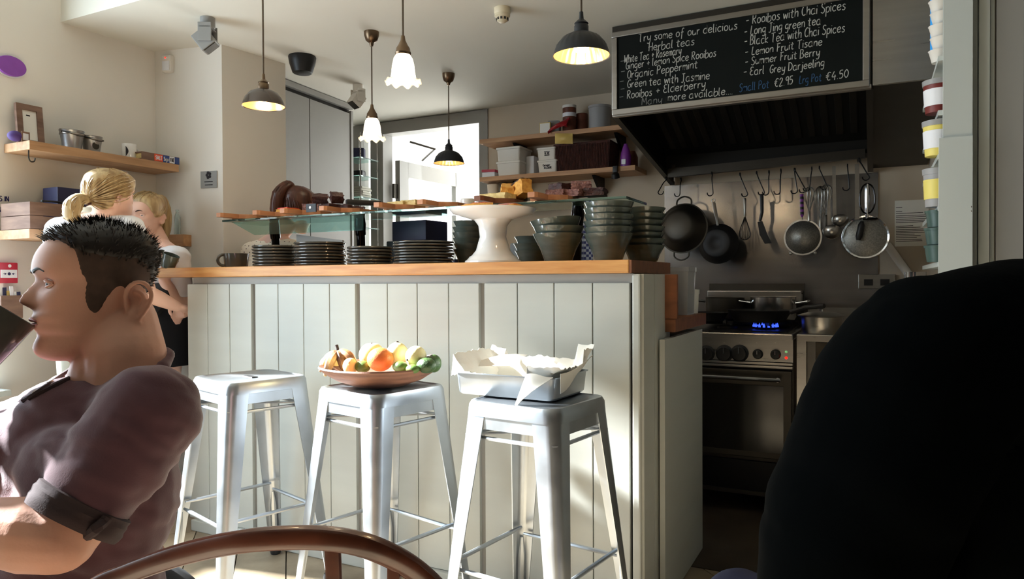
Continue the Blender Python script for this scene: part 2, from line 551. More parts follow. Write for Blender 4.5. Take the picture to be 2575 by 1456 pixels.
# single-stroke handwriting: x right, y up, x-height 4, capitals 7
GL = {
    'a': [[(3, 4), (1, 4), (0, 2.5), (0, 1), (1, 0), (2, 0), (3, 1.2), (3, 4), (3, 1), (3.6, 0)]],
    'b': [[(0, 7), (0, 0), (2, 0), (3, 1), (3, 3), (2, 4), (0, 3)]],
    'c': [[(3, 3.5), (2, 4), (.8, 3.6), (0, 2), (.8, .3), (2, 0), (3, .6)]],
    'd': [[(3, 4), (1, 4), (0, 2.5), (0, 1), (1, 0), (2, 0), (3, 1.2), (3, 7), (3, 0)]],
    'e': [[(0, 2), (3, 2.4), (2.6, 3.7), (1.6, 4), (.4, 3.2), (0, 1.6), (.8, .2), (2, 0), (3.2, .8)]],
    'f': [[(2.8, 6.6), (2, 7), (1.2, 6), (1, 3), (.8, -2)], [(0, 3.6), (2.4, 3.8)]],
    'g': [[(3, 4), (1, 4), (0, 2.6), (.4, 1), (1.6, .8), (3, 2), (3, 4), (2.8, -1), (1.8, -2.4), (.2, -2)]],
    'h': [[(0, 7), (0, 0), (.3, 2.6), (1.4, 4), (2.6, 3.6), (2.8, 0)]],
    'i': [[(0, 4), (.1, 0)], [(.2, 5.6), (.3, 5.9)]],
    'j': [[(1, 4), (1, -1.4), (.2, -2.4), (-.8, -2)], [(1.1, 5.6), (1.2, 5.9)]],
    'k': [[(0, 7), (0, 0)], [(2.6, 4), (0, 1.8), (2.8, 0)]],
    'l': [[(0, 7), (0, .8), (.8, 0)]],
    'm': [[(0, 4), (0, 0), (.2, 3), (1.2, 4), (1.9, 3), (1.9, 0), (2.1, 3), (3.1, 4), (3.9, 3), (4, 0)]],
    'n': [[(0, 4), (0, 0), (.3, 2.8), (1.4, 4), (2.6, 3.4), (2.8, 0)]],
    'o': [[(1.5, 4), (.4, 3.4), (0, 2), (.5, .4), (1.6, 0), (2.8, .8), (3, 2.4), (2.4, 3.7), (1.5, 4)]],
    'p': [[(0, 4), (.1, -3)], [(.1, 3), (1.4, 4), (2.8, 3.2), (2.8, 1.2), (1.6, 0), (.2, .6)]],
    'r': [[(0, 4), (.1, 0)], [(.2, 2.4), (1, 3.8), (2, 3.8)]],
    's': [[(2.6, 3.6), (1.4, 4), (.4, 3.2), (1.2, 2.2), (2.4, 1.4), (2, .2), (.8, -.1), (0, .4)]],
    't': [[(1.2, 6), (1, 1), (1.6, 0), (2.4, .4)], [(-.3, 4), (2.6, 4.4)]],
    'u': [[(0, 4), (0, 1.2), (.8, 0), (2, .4), (2.7, 2), (2.7, 4), (2.8, 0)]],
    'v': [[(0, 4), (1.2, 0), (2.6, 4)]],
    'w': [[(0, 4), (.8, 0), (2, 3.4), (3, 0), (4, 4)]],
    'y': [[(0, 4), (.4, 1.2), (1.4, .6), (2.8, 2)], [(3, 4), (2.6, -1), (1.6, -2.6), (0, -2.2)]],
    'B': [[(0, 7), (0, 0)], [(-.4, 7), (2, 7), (2.6, 5.6), (1.6, 3.8), (.2, 3.6), (2.4, 3.4), (3.2, 1.8), (2.2, .2), (-.6, 0)]],
    'C': [[(3.2, 6.2), (2.2, 7), (.8, 5.8), (0, 3.4), (.6, .8), (2, 0), (3.2, .8)]],
    'D': [[(.2, 7), (.2, 0)], [(-.3, 7), (2, 6.6), (3.6, 4.6), (3.4, 2), (1.8, .2), (-.4, 0)]],
    'E': [[(3, 6.6), (1.4, 7), (.4, 5.8), (1, 4), (2.2, 3.8), (.8, 3.4), (0, 1.8), (1, .2), (3, .4)]],
    'F': [[(.6, 7), (.4, 0)], [(-.2, 6.8), (3.2, 7)], [(.6, 3.6), (2.6, 3.9)]],
    'G': [[(3.2, 6.2), (2.2, 7), (.8, 5.8), (0, 3.4), (.6, .8), (2, 0), (3.2, 1.2), (3.2, 3), (1.8, 3)]],
    'H': [[(0, 7), (0, 0)], [(3, 7), (3, 0)], [(-.8, 3.4), (3, 3.8)]],
    'J': [[(2, 7), (2, 1), (1.2, -.4), (0, 0)], [(.6, 6.8), (3.4, 7)]],
    'L': [[(1, 7), (.4, 1), (1.4, 0), (3, .4)]],
    'M': [[(0, 0), (.4, 7), (2, 2.4), (3.6, 7), (4, 0)]],
    'P': [[(.2, 7), (.2, 0)], [(-.4, 6.6), (1.6, 7), (3, 6), (2.6, 4), (.4, 3.2)]],
    'R': [[(.2, 7), (.2, 0)], [(-.4, 6.4), (1.6, 7), (3, 6), (2.4, 4), (.3, 3.4), (1.4, 2.6), (3.4, -.2)]],
    'S': [[(3.2, 6.2), (2, 7), (.6, 6), (.8, 4.4), (2.8, 2.8), (3, 1), (1.6, -.2), (0, .6)]],
    'T': [[(1.8, 7), (1.6, .6), (2.2, 0)], [(-.2, 6.6), (3.8, 7.2)]],
    'W': [[(0, 7), (.8, 0), (2.2, 5), (3.2, 0), (4.4, 7)]],
    'I': [[(0, 7), (0, 0)]], 'N': [[(0, 0), (0, 7), (3, 0), (3, 7)]], 'A': [[(0, 0), (1.6, 7), (3.2, 0)], [(.6, 2.6), (2.6, 2.6)]],
    'U': [[(0, 7), (0, 1.4), (1.4, 0), (2.8, 1.4), (2.8, 7)]], 'O': [[(1.6, 7), (.2, 5.4), (.2, 1.6), (1.6, 0), (3, 1.6), (3, 5.4), (1.6, 7)]],
    '2': [[(0, 5.4), (1, 7), (2.4, 6.4), (2.4, 4.6), (0, 0), (3, .3)]],
    '9': [[(2.6, 4.6), (1, 4), (.2, 5.4), (1.2, 7), (2.6, 6.4), (2.6, 0)]],
    '5': [[(2.8, 7), (.6, 6.8), (.4, 4), (2, 4.2), (2.9, 2.4), (1.8, .2), (0, .4)]],
    '4': [[(1.6, 7), (0, 2.6), (3.2, 2.8)], [(2.4, 4), (2.2, -.4)]],
    '0': [[(1.6, 7), (.2, 5), (.2, 2), (1.6, 0), (3, 2), (3, 5), (1.6, 7)]],
    '+': [[(0, 3), (3, 3.2)], [(1.5, 4.8), (1.4, 1.4)]],
    '-': [[(0, 3), (2.6, 3.2)]],
    '.': [[(0, .2), (.3, 0)]], ',': [[(.2, .4), (-.2, -1)]],
    '€': [[(3.4, 6.4), (2, 7), (.8, 5.4), (.6, 2), (1.6, .2), (3.2, .4)], [(-.6, 4.4), (2.2, 4.6)], [(-.6, 3), (2, 3.2)]],
}


def gw(ch):
    if ch == ' ': return 2.4
    return max(p[0] for s in GL[ch] for p in s) + 1.3


def script_text(mb, text, a, b, hgt, up, nrm, rad, jit=0.0):
    """stroke lettering from baseline point a to b; hgt = capital height"""
    a = Vector(a); b = Vector(b); up = Vector(up).normalized(); nrm = Vector(nrm).normalized()
    tot = sum(gw(c) for c in text); u = (b - a) / tot; k = hgt / 7.0
    x = 0.0
    for ch in text:
        if ch != ' ':
            jy = random.uniform(-jit, jit) * hgt
            for s in GL[ch]:
                pts = [a + u * (x + p[0]) + up * (p[1] * k + jy) for p in s]
                pts = spline(pts, 4) if len(pts) > 2 else pts
                flat = []
                T = []
                n = len(pts)
                L = []; Rr = []
                for i in range(n):
                    t = (pts[min(i + 1, n - 1)] - pts[max(i - 1, 0)])
                    t = t.normalized() if t.length > 1e-9 else u.normalized()
                    sd = nrm.cross(t) * rad
                    L.append(pts[i] + sd); Rr.append(pts[i] - sd)
                vs = []
                for i in range(n): vs += [L[i], Rr[i], L[i] + nrm * 0.0012, Rr[i] + nrm * 0.0012]
                fs = []
                for i in range(n - 1):
                    q = 4 * i
                    fs += [(q + 2, q + 6, q + 7, q + 3), (q, q + 4, q + 6, q + 2), (q + 1, q + 3, q + 7, q + 5)]
                fs += [(0, 2, 3, 1), (4 * n - 4, 4 * n - 3, 4 * n - 1, 4 * n - 2)]
                mb.add(vs, fs)
        x += gw(ch)
    return mb

# ================================================================ THE SETTING
LX, RXW, FY, BY = -3.39, 2.40, -2.40, 4.46
CZ, HZ, BKY = 2.32, 2.95, 2.055


def clip(poly, x0, x1, y0, y1):
    for ax, lim, keep in ((0, x0, 1), (0, x1, -1), (1, y0, 1), (1, y1, -1)):
        out = []
        for i in range(len(poly)):
            a = poly[i]; b = poly[(i + 1) % len(poly)]
            da = (a[ax] - lim) * keep; db = (b[ax] - lim) * keep
            if da >= 0: out.append(a)
            if (da >= 0) != (db >= 0):
                t = da / (da - db)
                out.append((a[0] + (b[0] - a[0]) * t, a[1] + (b[1] - a[1]) * t))
        poly = out
        if len(poly) < 3: return []
    return poly


# floor: subfloor slab, kitchen vinyl and diagonal boards laid over it
floor = struct(MB().box(((LX + RXW) / 2 - 0.2, (FY + BY) / 2, -0.06), (RXW - LX + 0.7, BY - FY + 0.3, 0.08)).build('floor', 'floor_dark', smooth=False), 'old wooden floorboards laid on the diagonal')
MB().box(((-3.75 + RXW) / 2, (2.76 + BY) / 2, -0.012), (RXW + 3.75, BY - 2.76, 0.022)).build('kitchen_vinyl', 'floor_dark', floor, smooth=False)
_rnd = random.Random(3)
PW, PL = 0.19, 1.5
ca, sa = math.cos(R(134.0)), math.sin(R(134.0))
for i in range(-24, 26):
    off = _rnd.uniform(0, PL)
    for j in range(-5, 6):
        u0 = j * PL + off; v0 = i * PW
        g = 0.0022
        q = [(u0 + g, v0 + g), (u0 + PL - g, v0 + g), (u0 + PL - g, v0 + PW - g), (u0 + g, v0 + PW - g)]
        q = [(u * ca - v * sa - 0.9, u * sa + v * ca + 0.9) for u, v in q]
        q = clip(q, LX, RXW, FY, 2.75)
        if len(q) < 3: continue
        area = abs(sum(q[k][0] * q[(k + 1) % len(q)][1] - q[(k + 1) % len(q)][0] * q[k][1] for k in range(len(q)))) / 2
        if area < 0.012: continue
        dz = _rnd.uniform(-0.0012, 0.0)
        MB().prism([(x, y, -0.02) for x, y in q], (0, 0, 0.02 + dz)).build('floorboard', 'floor_wood' if _rnd.random() < 0.6 else 'floor_wood_b', floor, smooth=False)

# left wall with the street window
wl = MB()
WY0, WY1, WZ0, WZ1 = -0.95, 1.765, 0.62, 2.47
wl.box((LX - 0.1, (FY + WY0) / 2, HZ / 2), (0.2, WY0 - FY, HZ))
wl.box((LX - 0.1, (WY1 + 2.56) / 2, HZ / 2), (0.2, 2.56 - WY1, HZ))
wl.box((LX - 0.1, (WY0 + WY1) / 2, WZ0 / 2), (0.2, WY1 - WY0, WZ0))
wl.box((LX - 0.1, (WY0 + WY1) / 2, (WZ1 + HZ) / 2), (0.2, WY1 - WY0, HZ - WZ1))
struct(wl.build('wall_left', 'wall_paint', smooth=False))
w1 = struct(thing('window_1', 'large street window in the left wall', 'window', (LX - 0.1, WY0, WZ0)))
del w1['category']
f = MB(w1)
for y in (WY0 + 0.03, WY0 + (WY1 - WY0) / 2, WY1 - 0.03): f.box((LX - 0.1, y, (WZ0 + WZ1) / 2), (0.07, 0.06, WZ1 - WZ0 - 0.002))
for z in (WZ0 + 0.03, WZ1 - 0.03): f.box((LX - 0.1, (WY0 + WY1) / 2, z), (0.069, WY1 - WY0 - 0.002, 0.058))
f.build('window_frame', 'sage_light', w1, smooth=False)
for ya, yb in ((WY0 + 0.06, (WY0 + WY1) / 2 - 0.03), ((WY0 + WY1) / 2 + 0.03, WY1 - 0.06)):
    MB(w1).box((LX - 0.1, (ya + yb) / 2, (WZ0 + WZ1) / 2), (0.006, yb - ya, WZ1 - WZ0 - 0.12)).build('glass_pane', 'window_glass', w1, smooth=False)
MB(w1).box((LX + 0.04, (WY0 + WY1) / 2, WZ0 + 0.012), (0.12, WY1 - WY0, 0.024)).build('window_sill', 'sage_light', w1, smooth=False)

# wall nib with the small sign, between the shelf corner and the tall cupboard
nib = MB().prism([(-3.60, 2.545, 0), (-3.385, 2.545, 0), (-2.985, 2.625, 0), (-2.935, 3.02, 0), (-3.60, 3.02, 0)], (0, 0, CZ + 0.01))
struct(nib.build('wall_nib', 'wall_paint', smooth=False))
struct(MB().box((-3.80, 3.78, CZ / 2), (0.1, 1.5, CZ)).build('wall_left_rear', 'wall_paint', smooth=False))

# back wall (door joinery opening from -3.62 to -2.43)
wb = MB()
wb.box(((-2.43 + RXW) / 2, BY + 0.1, CZ / 2), (RXW + 2.43, 0.2, CZ))
struct(wb.build('wall_back', 'back_wall_paint', smooth=False))
struct(MB().box(((LX + RXW) / 2, FY - 0.1, HZ / 2), (RXW - LX + 0.4, 0.2, HZ)).build('wall_front', 'dark_wall', smooth=False))
struct(MB().box((RXW + 0.1, (FY + BY) / 2, HZ / 2), (0.2, BY - FY + 0.4, HZ)).build('wall_right', 'dark_wall', smooth=False))
# partition between kitchen and passage, with its moulded timber end
wp = struct(MB().box((0.315, (2.46 + BY) / 2, CZ / 2), (0.09, BY - 2.46, CZ)).build('wall_partition', 'back_wall_paint', smooth=False))
for i, (x, w, y, m) in enumerate(((0.262, 0.012, 2.445, 'sage_light'), (0.283, 0.026, 2.43, 'sage_light'), (0.304, 0.010, 2.445, 'sage_light'), (0.345, 0.064, 2.44, 'grey_joinery'))):
    MB().box((x, (y + 2.46) / 2, CZ / 2), (w, 2.46 - y, CZ - 0.002)).build('moulding', m, wp, smooth=False)
struct(MB().box((0.50, 3.1, CZ / 2), (0.05, 0.9, CZ)).build('door_2', 'dark_wall', smooth=False))

# ceilings: low one over the bar and kitchen, high one over the tables, bulkhead between
struct(MB().box(((-3.9 + RXW) / 2, (BKY + BY) / 2 + 0.1, (CZ + HZ) / 2 + 0.05), (RXW + 3.9, BY - BKY + 0.2, HZ - CZ + 0.1)).build('ceiling', 'ceiling_paint', smooth=False))
struct(MB().box(((LX + RXW) / 2, (FY + BKY) / 2, HZ + 0.05), (RXW - LX + 0.4, BKY - FY + 0.2, 0.1)).build('ceiling_high', 'ceiling_paint', smooth=False))

# back door joinery: frame, side light, open glazed leaf
d1 = struct(thing('door_1', 'grey glazed back door standing open to the yard', 'door', (-3.0, BY, 0)))
del d1['category']
f = MB(d1)
JZ = CZ - 0.006
f.box((-3.03, BY + 0.05, JZ - 0.045), (1.20, 0.12, 0.09))
f.box((-2.465, BY + 0.05, (JZ - 0.09) / 2), (0.07, 0.12, JZ - 0.09))
f.box((-3.40, BY + 0.05, (JZ - 0.09) / 2), (0.12, 0.12, JZ - 0.09))
f.box((-3.60, BY + 0.05, (JZ - 0.09) / 2), (0.06, 0.12, JZ - 0.09))
f.build('door_frame', 'grey_joinery', d1, smooth=False)
lf = MB(d1)
LX0 = -3.30
a0 = R(86)
lu = Vector((math.cos(a0), math.sin(a0), 0))


def leaf(u, z, du, dz, th=0.045):
    c = Vector((LX0, BY + 0.12, 0)) + lu * u
    lf.box((c.x, c.y, z), (du, th, dz), RZ(a0))


DH = 2.02
leaf(0.055, DH / 2 + 0.02, 0.11, DH); leaf(0.80, DH / 2 + 0.02, 0.10, DH)
leaf(0.43, DH - 0.04, 0.66, 0.12); leaf(0.43, 0.12, 0.66, 0.2); leaf(0.43, 0.95, 0.66, 0.07)
leafo = lf.build('door_leaf', 'grey_joinery', d1, smooth=False)
lf = MB(d1); leaf(0.43, 1.47, 0.64, 0.98, 0.006); lf.build('glass_pane', 'window_glass', leafo, smooth=False)
MB(d1).box((-3.515, BY + 0.05, 1.1), (0.11, 0.006, 2.2)).build('side_light_pane', 'window_glass', d1, smooth=False)
for z in (1.80, 0.98, 0.3):
    MB(d1).box((LX0 - 0.008, BY + 0.10, z), (0.02, 0.05, 0.11)).build('hinge', 'steel_dark', leafo, smooth=False)
cl = MB(d1).tube([(LX0 + 0.16, BY + 0.06, 2.16), (LX0 + 0.28, BY + 0.22, 2.12), (LX0 + 0.07, BY + 0.36, 2.07)], 0.009, 6)
cl.build('door_closer', 'steel_dark', leafo)

# yard outside
yard = struct(MB().box((-3.2, 8.0, -0.07), (10.0, 6.8, 0.1)).build('yard_ground', 'outside_ground', smooth=False))
struct(MB().box((-3.6, 9.6, 1.4), (9.0, 0.2, 2.9)).build('yard_wall', 'outside_wall', smooth=False))
struct(MB().box((-3.0, 5.55, 2.46), (2.6, 1.8, 0.08)).build('added_shade_roof', 'outside_wall', smooth=False))  # roof added outside only to keep the open door leaf in shade
struct(MB().box((-4.4, 5.6, 1.2), (0.15, 1.9, 2.45)).build('yard_shade_wall', 'outside_wall', smooth=False))  # left wall added with the roof to darken the door leaf
struct(MB().box((-1.9, 6.6, 1.6), (0.25, 3.2, 3.2)).build('yard_shade_wall', 'outside_wall', smooth=False))

# baseboard along the left wall
struct(MB().box((LX + 0.009, (FY + 2.5) / 2, 0.06), (0.018, 2.5 - FY, 0.12)).build('baseboard_left', 'wall_paint', smooth=False))

# ================================================================ BAR COUNTER
CY = 2.20           # face of the boards
bar = thing('bar_counter', 'pale grey panelled bar counter of vertical tongue and groove boards', 'counter', (-1.69, 2.35, 0))
core = MB(bar).box((-1.69, 2.42, 0.57), (2.00, 0.40, 1.06))
core.build('carcass', 'joinery_gap', bar, smooth=False)
PANELS = [(471, 521.5, 577, 632), (641, 699, 763, 828.5, 894), (904, 974, 1049, 1128, 1205), (1217, 1301, 1393, 1490, 1584)]
ZB, ZT = 0.05, 1.092
for pn in PANELS:
    xs = [onY(p, 760, CY).x for p in pn]
    for a, b in zip(xs[:-1], xs[1:]):
        MB(bar).box(((a + b) / 2, CY + 0.009, (ZB + ZT) / 2), (b - a - 0.0035, 0.018, ZT - ZB), bevel=0.002).build('board', 'sage_paint', bar, smooth=False)
r = MB(bar)
r.box((-1.69, CY + 0.014, 1.107), (2.02, 0.012, 0.030)); r.build('top_rail', 'grey_joinery', bar, smooth=False)
for g in (636.5, 899, 1211):
    MB(bar).box((onY(g, 760, CY).x, CY + 0.018, (ZB + ZT) / 2), (0.026, 0.006, ZT - ZB)).build('batten', 'grey_joinery', bar, smooth=False)
MB(bar).box((-1.69, CY - 0.004, 0.024), (2.02, 0.030, 0.048), bevel=0.004).build('plinth', 'sage_paint', bar, smooth=False)
x1 = onY(1588, 760, CY).x; x2 = onY(1612, 760, CY).x
MB(bar).box(((x1 + x2) / 2, CY + 0.008, 0.56), (x2 - x1 - 0.004, 0.024, 1.12), bevel=0.006).build('corner_post', 'sage_paint', bar, smooth=False)
XE = x2 + 0.006
MB(bar).box((XE - 0.009, 2.27, 0.56), (0.018, 0.12, 1.12)).build('end_board', 'sage_paint', bar, smooth=False)
MB(bar).box((XE - 0.009, 2.435, 0.56), (0.018, 0.20, 1.12)).build('end_board', 'sage_paint', bar, smooth=False)
MB(bar).box((-2.700, 2.41, 0.56), (0.018, 0.40, 1.12)).build('end_board', 'sage_paint', bar, smooth=False)

TZ = 1.166
tp = thing('oak_worktop', 'thick oak bar top running along the counter', 'worktop', (-1.8, 2.43, 1.122))
t = MB(tp); xr = onY(1581, 668, 2.185).x
t.box(((-2.93 + xr) / 2, 2.43, 1.1445), (xr + 2.93, 0.49, 0.043), bevel=0.004)
t.build('slab', 'oak_top', tp, smooth=False)
MB(tp).box((xr + 0.0045, 2.43, 1.1445), (0.008, 0.486, 0.041)).build('end_lipping', 'oak_end', tp, smooth=False)

# lower back unit and its worktop behind the bar
XL = -0.622
bu = thing('back_unit', 'pale grey low kitchen unit behind the bar end', 'cabinet', (-1.65, 2.72, 0))
MB(bu).box(((-2.42 + XL - 0.02) / 2, 2.735, 0.45), (XL - 0.02 + 2.42, 0.23, 0.90)).build('carcass', 'grey_joinery', bu, smooth=False)
MB(bu).box((XL - 0.009, 2.665, 0.45), (0.018, 0.59, 0.90)).build('end_panel', 'sage_paint', bu, smooth=False)
bw = thing('back_worktop', 'brown oak worktop of the low unit behind the bar', 'worktop', (-1.6, 2.7, 0.90))
MB(bw).box(((-2.42 + XL + 0.012) / 2, 2.725, 0.942), (XL + 0.012 + 2.42, 0.51, 0.046), bevel=0.003).build('slab', 'oak_end', bw, smooth=False)
MB(bw).box((-1.54, 2.640, 0.910), (1.74, 0.34, 0.018)).build('batten', 'oak_end', bw, smooth=False)
MB(bw).box((XL - 0.01, 2.475, 1.043), (0.055, 0.018, 0.154)).build('upstand', 'oak_end', bw, smooth=False)

# ================================================================ STOOLS


def make_stool(label, loc, rz):
    t = thing('bar_stool', label, 'stool', loc, rz, 'metal stools at the bar')
    S = 0.155; H = 0.76

    def rr(h, z, rad=0.042, n=6):
        pts = []
        for cx, cy, a0 in ((1, 1, 0), (-1, 1, 90), (-1, -1, 180), (1, -1, 270)):
            for k in range(n + 1):
                a = R(a0 + 90 * k / n)
                pts.append((cx * (h - rad) + rad * math.cos(a), cy * (h - rad) + rad * math.sin(a), z))
        return pts
    seat = MB()
    seat.loft([rr(S * 0.90, H - 0.006), rr(S * 0.93, H - 0.001), rr(S * 0.965, H - 0.002), rr(S, H - 0.014), rr(S + 0.002, H - 0.042), rr(S - 0.006, H - 0.042), rr(S - 0.012, H - 0.012), rr(S * 0.85, H - 0.012)], caps=True)
    so = seat.build('seat', 'galvanised', t, sharp=50)
    hole = MB().box((0, 0, H - 0.0045), (0.075, 0.022, 0.004)); hole.build('grip_slot', 'black_iron', so, smooth=False)
    FB = 0.218
    for sx in (-1, 1):
        for sy in (-1, 1):
            leg = MB()
            rings = []
            for k in range(9):
                u = k / 8.0
                z = (H - 0.036) * (1 - u) + 0.004 * u
                c = (S - 0.001) + (FB - S) * u
                wd = 0.074 * (1 - u) + 0.034 * u
                ring = []
                rad = 0.034 * (1 - u) + 0.018 * u
                # outside: flat, rounded corner, flat; then the same set in by the sheet thickness
                outl = [(c - wd, c), (c - rad, c)]
                for q in range(1, 6):
                    a = R(90 - 90 * q / 6)
                    outl.append((c - rad + rad * math.cos(a), c - rad + rad * math.sin(a)))
                outl += [(c, c - rad), (c, c - wd)]
                th = 0.0035
                inn = [(x - th if i >= 2 else x, y - th if i <= len(outl) - 3 else y) for i, (x, y) in enumerate(outl)][::-1]
                ring = [(sx * x, sy * y, z) for x, y in outl + inn]
                rings.append(ring)
            leg.loft(rings)
            lo = leg.build('leg', 'galvanised', t, sharp=40)
            # pressed rib near the foot
            MB().tube([(sx * (FB - 0.018 - (FB - S) * zz / H), sy * (FB - 0.018 - (FB - S) * zz / H), zz) for zz in (0.05, 0.10, 0.2, 0.26)], [0.006, 0.0105, 0.0105, 0.004], 6).build('rib', 'galvanised', lo)
            MB().lathe([(0.001, 0.0), (0.019, 0.0), (0.021, 0.02), (0.017, 0.03), (0.001, 0.03)], 12, (sx * (FB - 0.02), sy * (FB - 0.02), 0.0)).build('rubber_foot', 'black_plastic', lo)
    for a in range(4):
        q = RZ(a * PI / 2)
        MB().box(q @ Vector((0, -(S - 0.004), H - 0.060)), (0.18, 0.004, 0.034), q).build('apron', 'galvanised', t, smooth=False)
        for z, th, w in ((0.655, 0.007, 0.006), (0.275, 0.011, 0.007)):
            c = S + (FB - S) * (1 - z / H) - 0.022
            zz = z + (0.022 if a % 2 else 0.0) * (1 if z < 0.5 else 0)
            MB().tube([q @ Vector((x, -c, zz)) for x in (-c + 0.006, -c + 0.05, c - 0.05, c - 0.006)], [0.0045, w, w, 0.0045], 8).build('stretcher', 'galvanised', t)
    br = MB()
    br.bar((-0.15, -0.15, 0.66), (0.15, 0.15, 0.66), 0.014, 0.004); br.bar((-0.15, 0.15, 0.662), (0.15, -0.15, 0.662), 0.014, 0.004)
    br.build('cross_brace', 'galvanised', t, smooth=False)
    return t


make_stool('empty grey metal bar stool, leftmost, nothing on its seat', (-2.03, 1.90, 0), R(-17))
make_stool('grey metal bar stool carrying the wooden fruit bowl', (-1.44, 1.905, 0), R(-13))
make_stool('grey metal bar stool under the baking tray', (-0.875, 1.90, 0), R(-8))

# ================================================================ TALL CUPBOARD
cb = thing('tall_cupboard', 'tall flat grey cupboard with two doors reaching the ceiling', 'cupboard', (-3.38, 3.47, 0))
ang = math.atan2(-0.066, 0.89)


def cbx(s, z, ds, dz, out, th, name, m, parent=cb):
    base = Vector((-3.135 - 0.074 * s, 3.03 + 0.89 * s, 0))
    c = base + Vector((out, 0, z))
    return MB(cb).box(c, (th, ds * 0.89, dz), RZ(math.atan2(0.074, 0.89))).build(name, m, parent, smooth=False)


MB(cb).prism([(-3.74, 3.03, 0), (-3.155, 3.03, 0), (-3.23, 3.92, 0), (-3.74, 3.92, 0)], (0, 0, CZ - 0.004)).build('carcass', 'joinery_gap', cb, smooth=False)
cbx(0.5, CZ - 0.022, 1.0, 0.034, -0.002, 0.030, 'top_rail', 'grey_joinery')
cbx(0.245, 1.13, 0.46, 2.24, 0.0, 0.022, 'door', 'grey_joinery')
cbx(0.722, 1.13, 0.478, 2.24, 0.0, 0.022, 'door', 'grey_joinery')
cbx(0.984, 1.14, 0.026, 2.26, 0.0, 0.034, 'side_stile', 'grey_joinery')

# ================================================================ EXTRACTOR HOOD AND CHALKBOARD
HY = 3.30
hx0, hx1 = -1.118, -0.006
hood = thing('extractor_hood', 'dark steel kitchen extractor canopy hanging over the cooker', 'extractor hood', ((hx0 + hx1) / 2, 3.88, 1.70))
MB(hood).box(((hx0 + hx1) / 2, HY + 0.012, (1.895 + CZ - 0.004) / 2), (hx1 - hx0, 0.02, CZ - 0.004 - 1.895)).build('fascia', 'steel_dark', hood, smooth=False)
for x in (hx0 + 0.006, hx1 - 0.006):
    MB(hood).prism([(x - 0.006, HY + 0.02, 1.895), (x - 0.006, BY - 0.02, 1.70), (x - 0.006, BY - 0.02, CZ - 0.006), (x - 0.006, HY + 0.02, CZ - 0.006)], (0.012, 0, 0)).build('side_panel', 'hood_inside', hood, smooth=False)
    MB(hood).bar((x, HY + 0.03, 1.895), (x, BY - 0.03, 1.70), 0.028, 0.02).build('side_rim', 'steel_dark', hood, smooth=False)
MB(hood).bar((hx0, HY + 0.012, 1.893), (hx1, HY + 0.012, 1.893), 0.03, 0.016).build('front_rim', 'steel', hood, smooth=False)
MB(hood).prism([(hx0 + 0.02, 3.62, 2.10), (hx0 + 0.02, 4.24, 1.865), (hx0 + 0.02, 4.24, 1.84), (hx0 + 0.02, 3.62, 2.075)][::-1], (hx1 - hx0 - 0.04, 0, 0)).build('filter_tray', 'hood_inside', hood, smooth=False)
n = 15
for i in range(n):
    x = hx0 + 0.08 + (hx1 - hx0 - 0.16) * i / (n - 1)
    MB(hood).bar((x, 3.68, 2.052), (x, 4.16, 1.870), 0.034, 0.014, bevel=0.004).build('baffle', 'steel_dark', hood, smooth=False)
MB(hood).box(((hx0 + hx1) / 2, 4.33, 1.815), (hx1 - hx0 - 0.03, 0.17, 0.09)).build('grease_trough', 'hood_inside', hood, smooth=False)
MB(hood).bar((hx0 + 0.03, 4.235, 1.735), (hx1 - 0.03, 4.235, 1.765), 0.03, 0.05).build('hanging_rail', 'steel_dark', hood, smooth=False)
for x in (hx0 + 0.06, hx1 - 0.06):
    MB(hood).box((x, 4.25, 1.755), (0.02, 0.03, 0.06)).build('rail_bracket', 'steel_dark', hood, smooth=False)

dx = thing('duct_boxing', 'steel box section beside the chalkboard, against the right wall', 'ducting', (0.13, 3.9, 1.70))
MB(dx).box((0.130, HY + 0.012, (1.897 + CZ - 0.004) / 2), (0.262, 0.02, CZ - 0.004 - 1.897)).build('front_plate', 'steel', dx, smooth=False)
MB(dx).prism([(0.0, HY + 0.02, 1.90), (0.0, BY - 0.012, 1.715), (0.0, BY - 0.012, 1.73), (0.0, HY + 0.02, 1.915)], (0.262, 0, 0)).build('underside_plate', 'steel_dark', dx, smooth=False)

cbd = thing('chalkboard', 'framed chalkboard listing herbal teas, hung on the kitchen hood', 'chalkboard', ((hx0 + hx1) / 2, HY, 1.89))
BY0 = HY - 0.012
A = onY(1541, 85.6, BY0); B = onY(1538, 292, BY0); C = onY(2187, 215, BY0)
x0, x1, zb, zt = (A.x + B.x) / 2, C.x, 1.890, 2.283
MB(cbd).box(((x0 + x1) / 2, HY - 0.006, (zb + zt) / 2), (x1 - x0 - 0.03, 0.010, zt - zb - 0.03)).build('panel', 'chalkboard_black', cbd, smooth=False)
FW = 0.026
for (cx, cz, sx, sz) in (((x0 + x1) / 2, zt - FW / 2, x1 - x0, FW), ((x0 + x1) / 2, zb + FW / 2, x1 - x0, FW), (x0 + FW / 2, (zb + zt) / 2, FW, zt - zb - 2 * FW), (x1 - FW / 2, (zb + zt) / 2, FW, zt - zb - 2 * FW)):
    MB(cbd).box((cx, HY - 0.010, cz), (sx, 0.020, sz), bevel=0.003).build('frame_bar', 'steel', cbd, smooth=False)
TY = HY - 0.0112
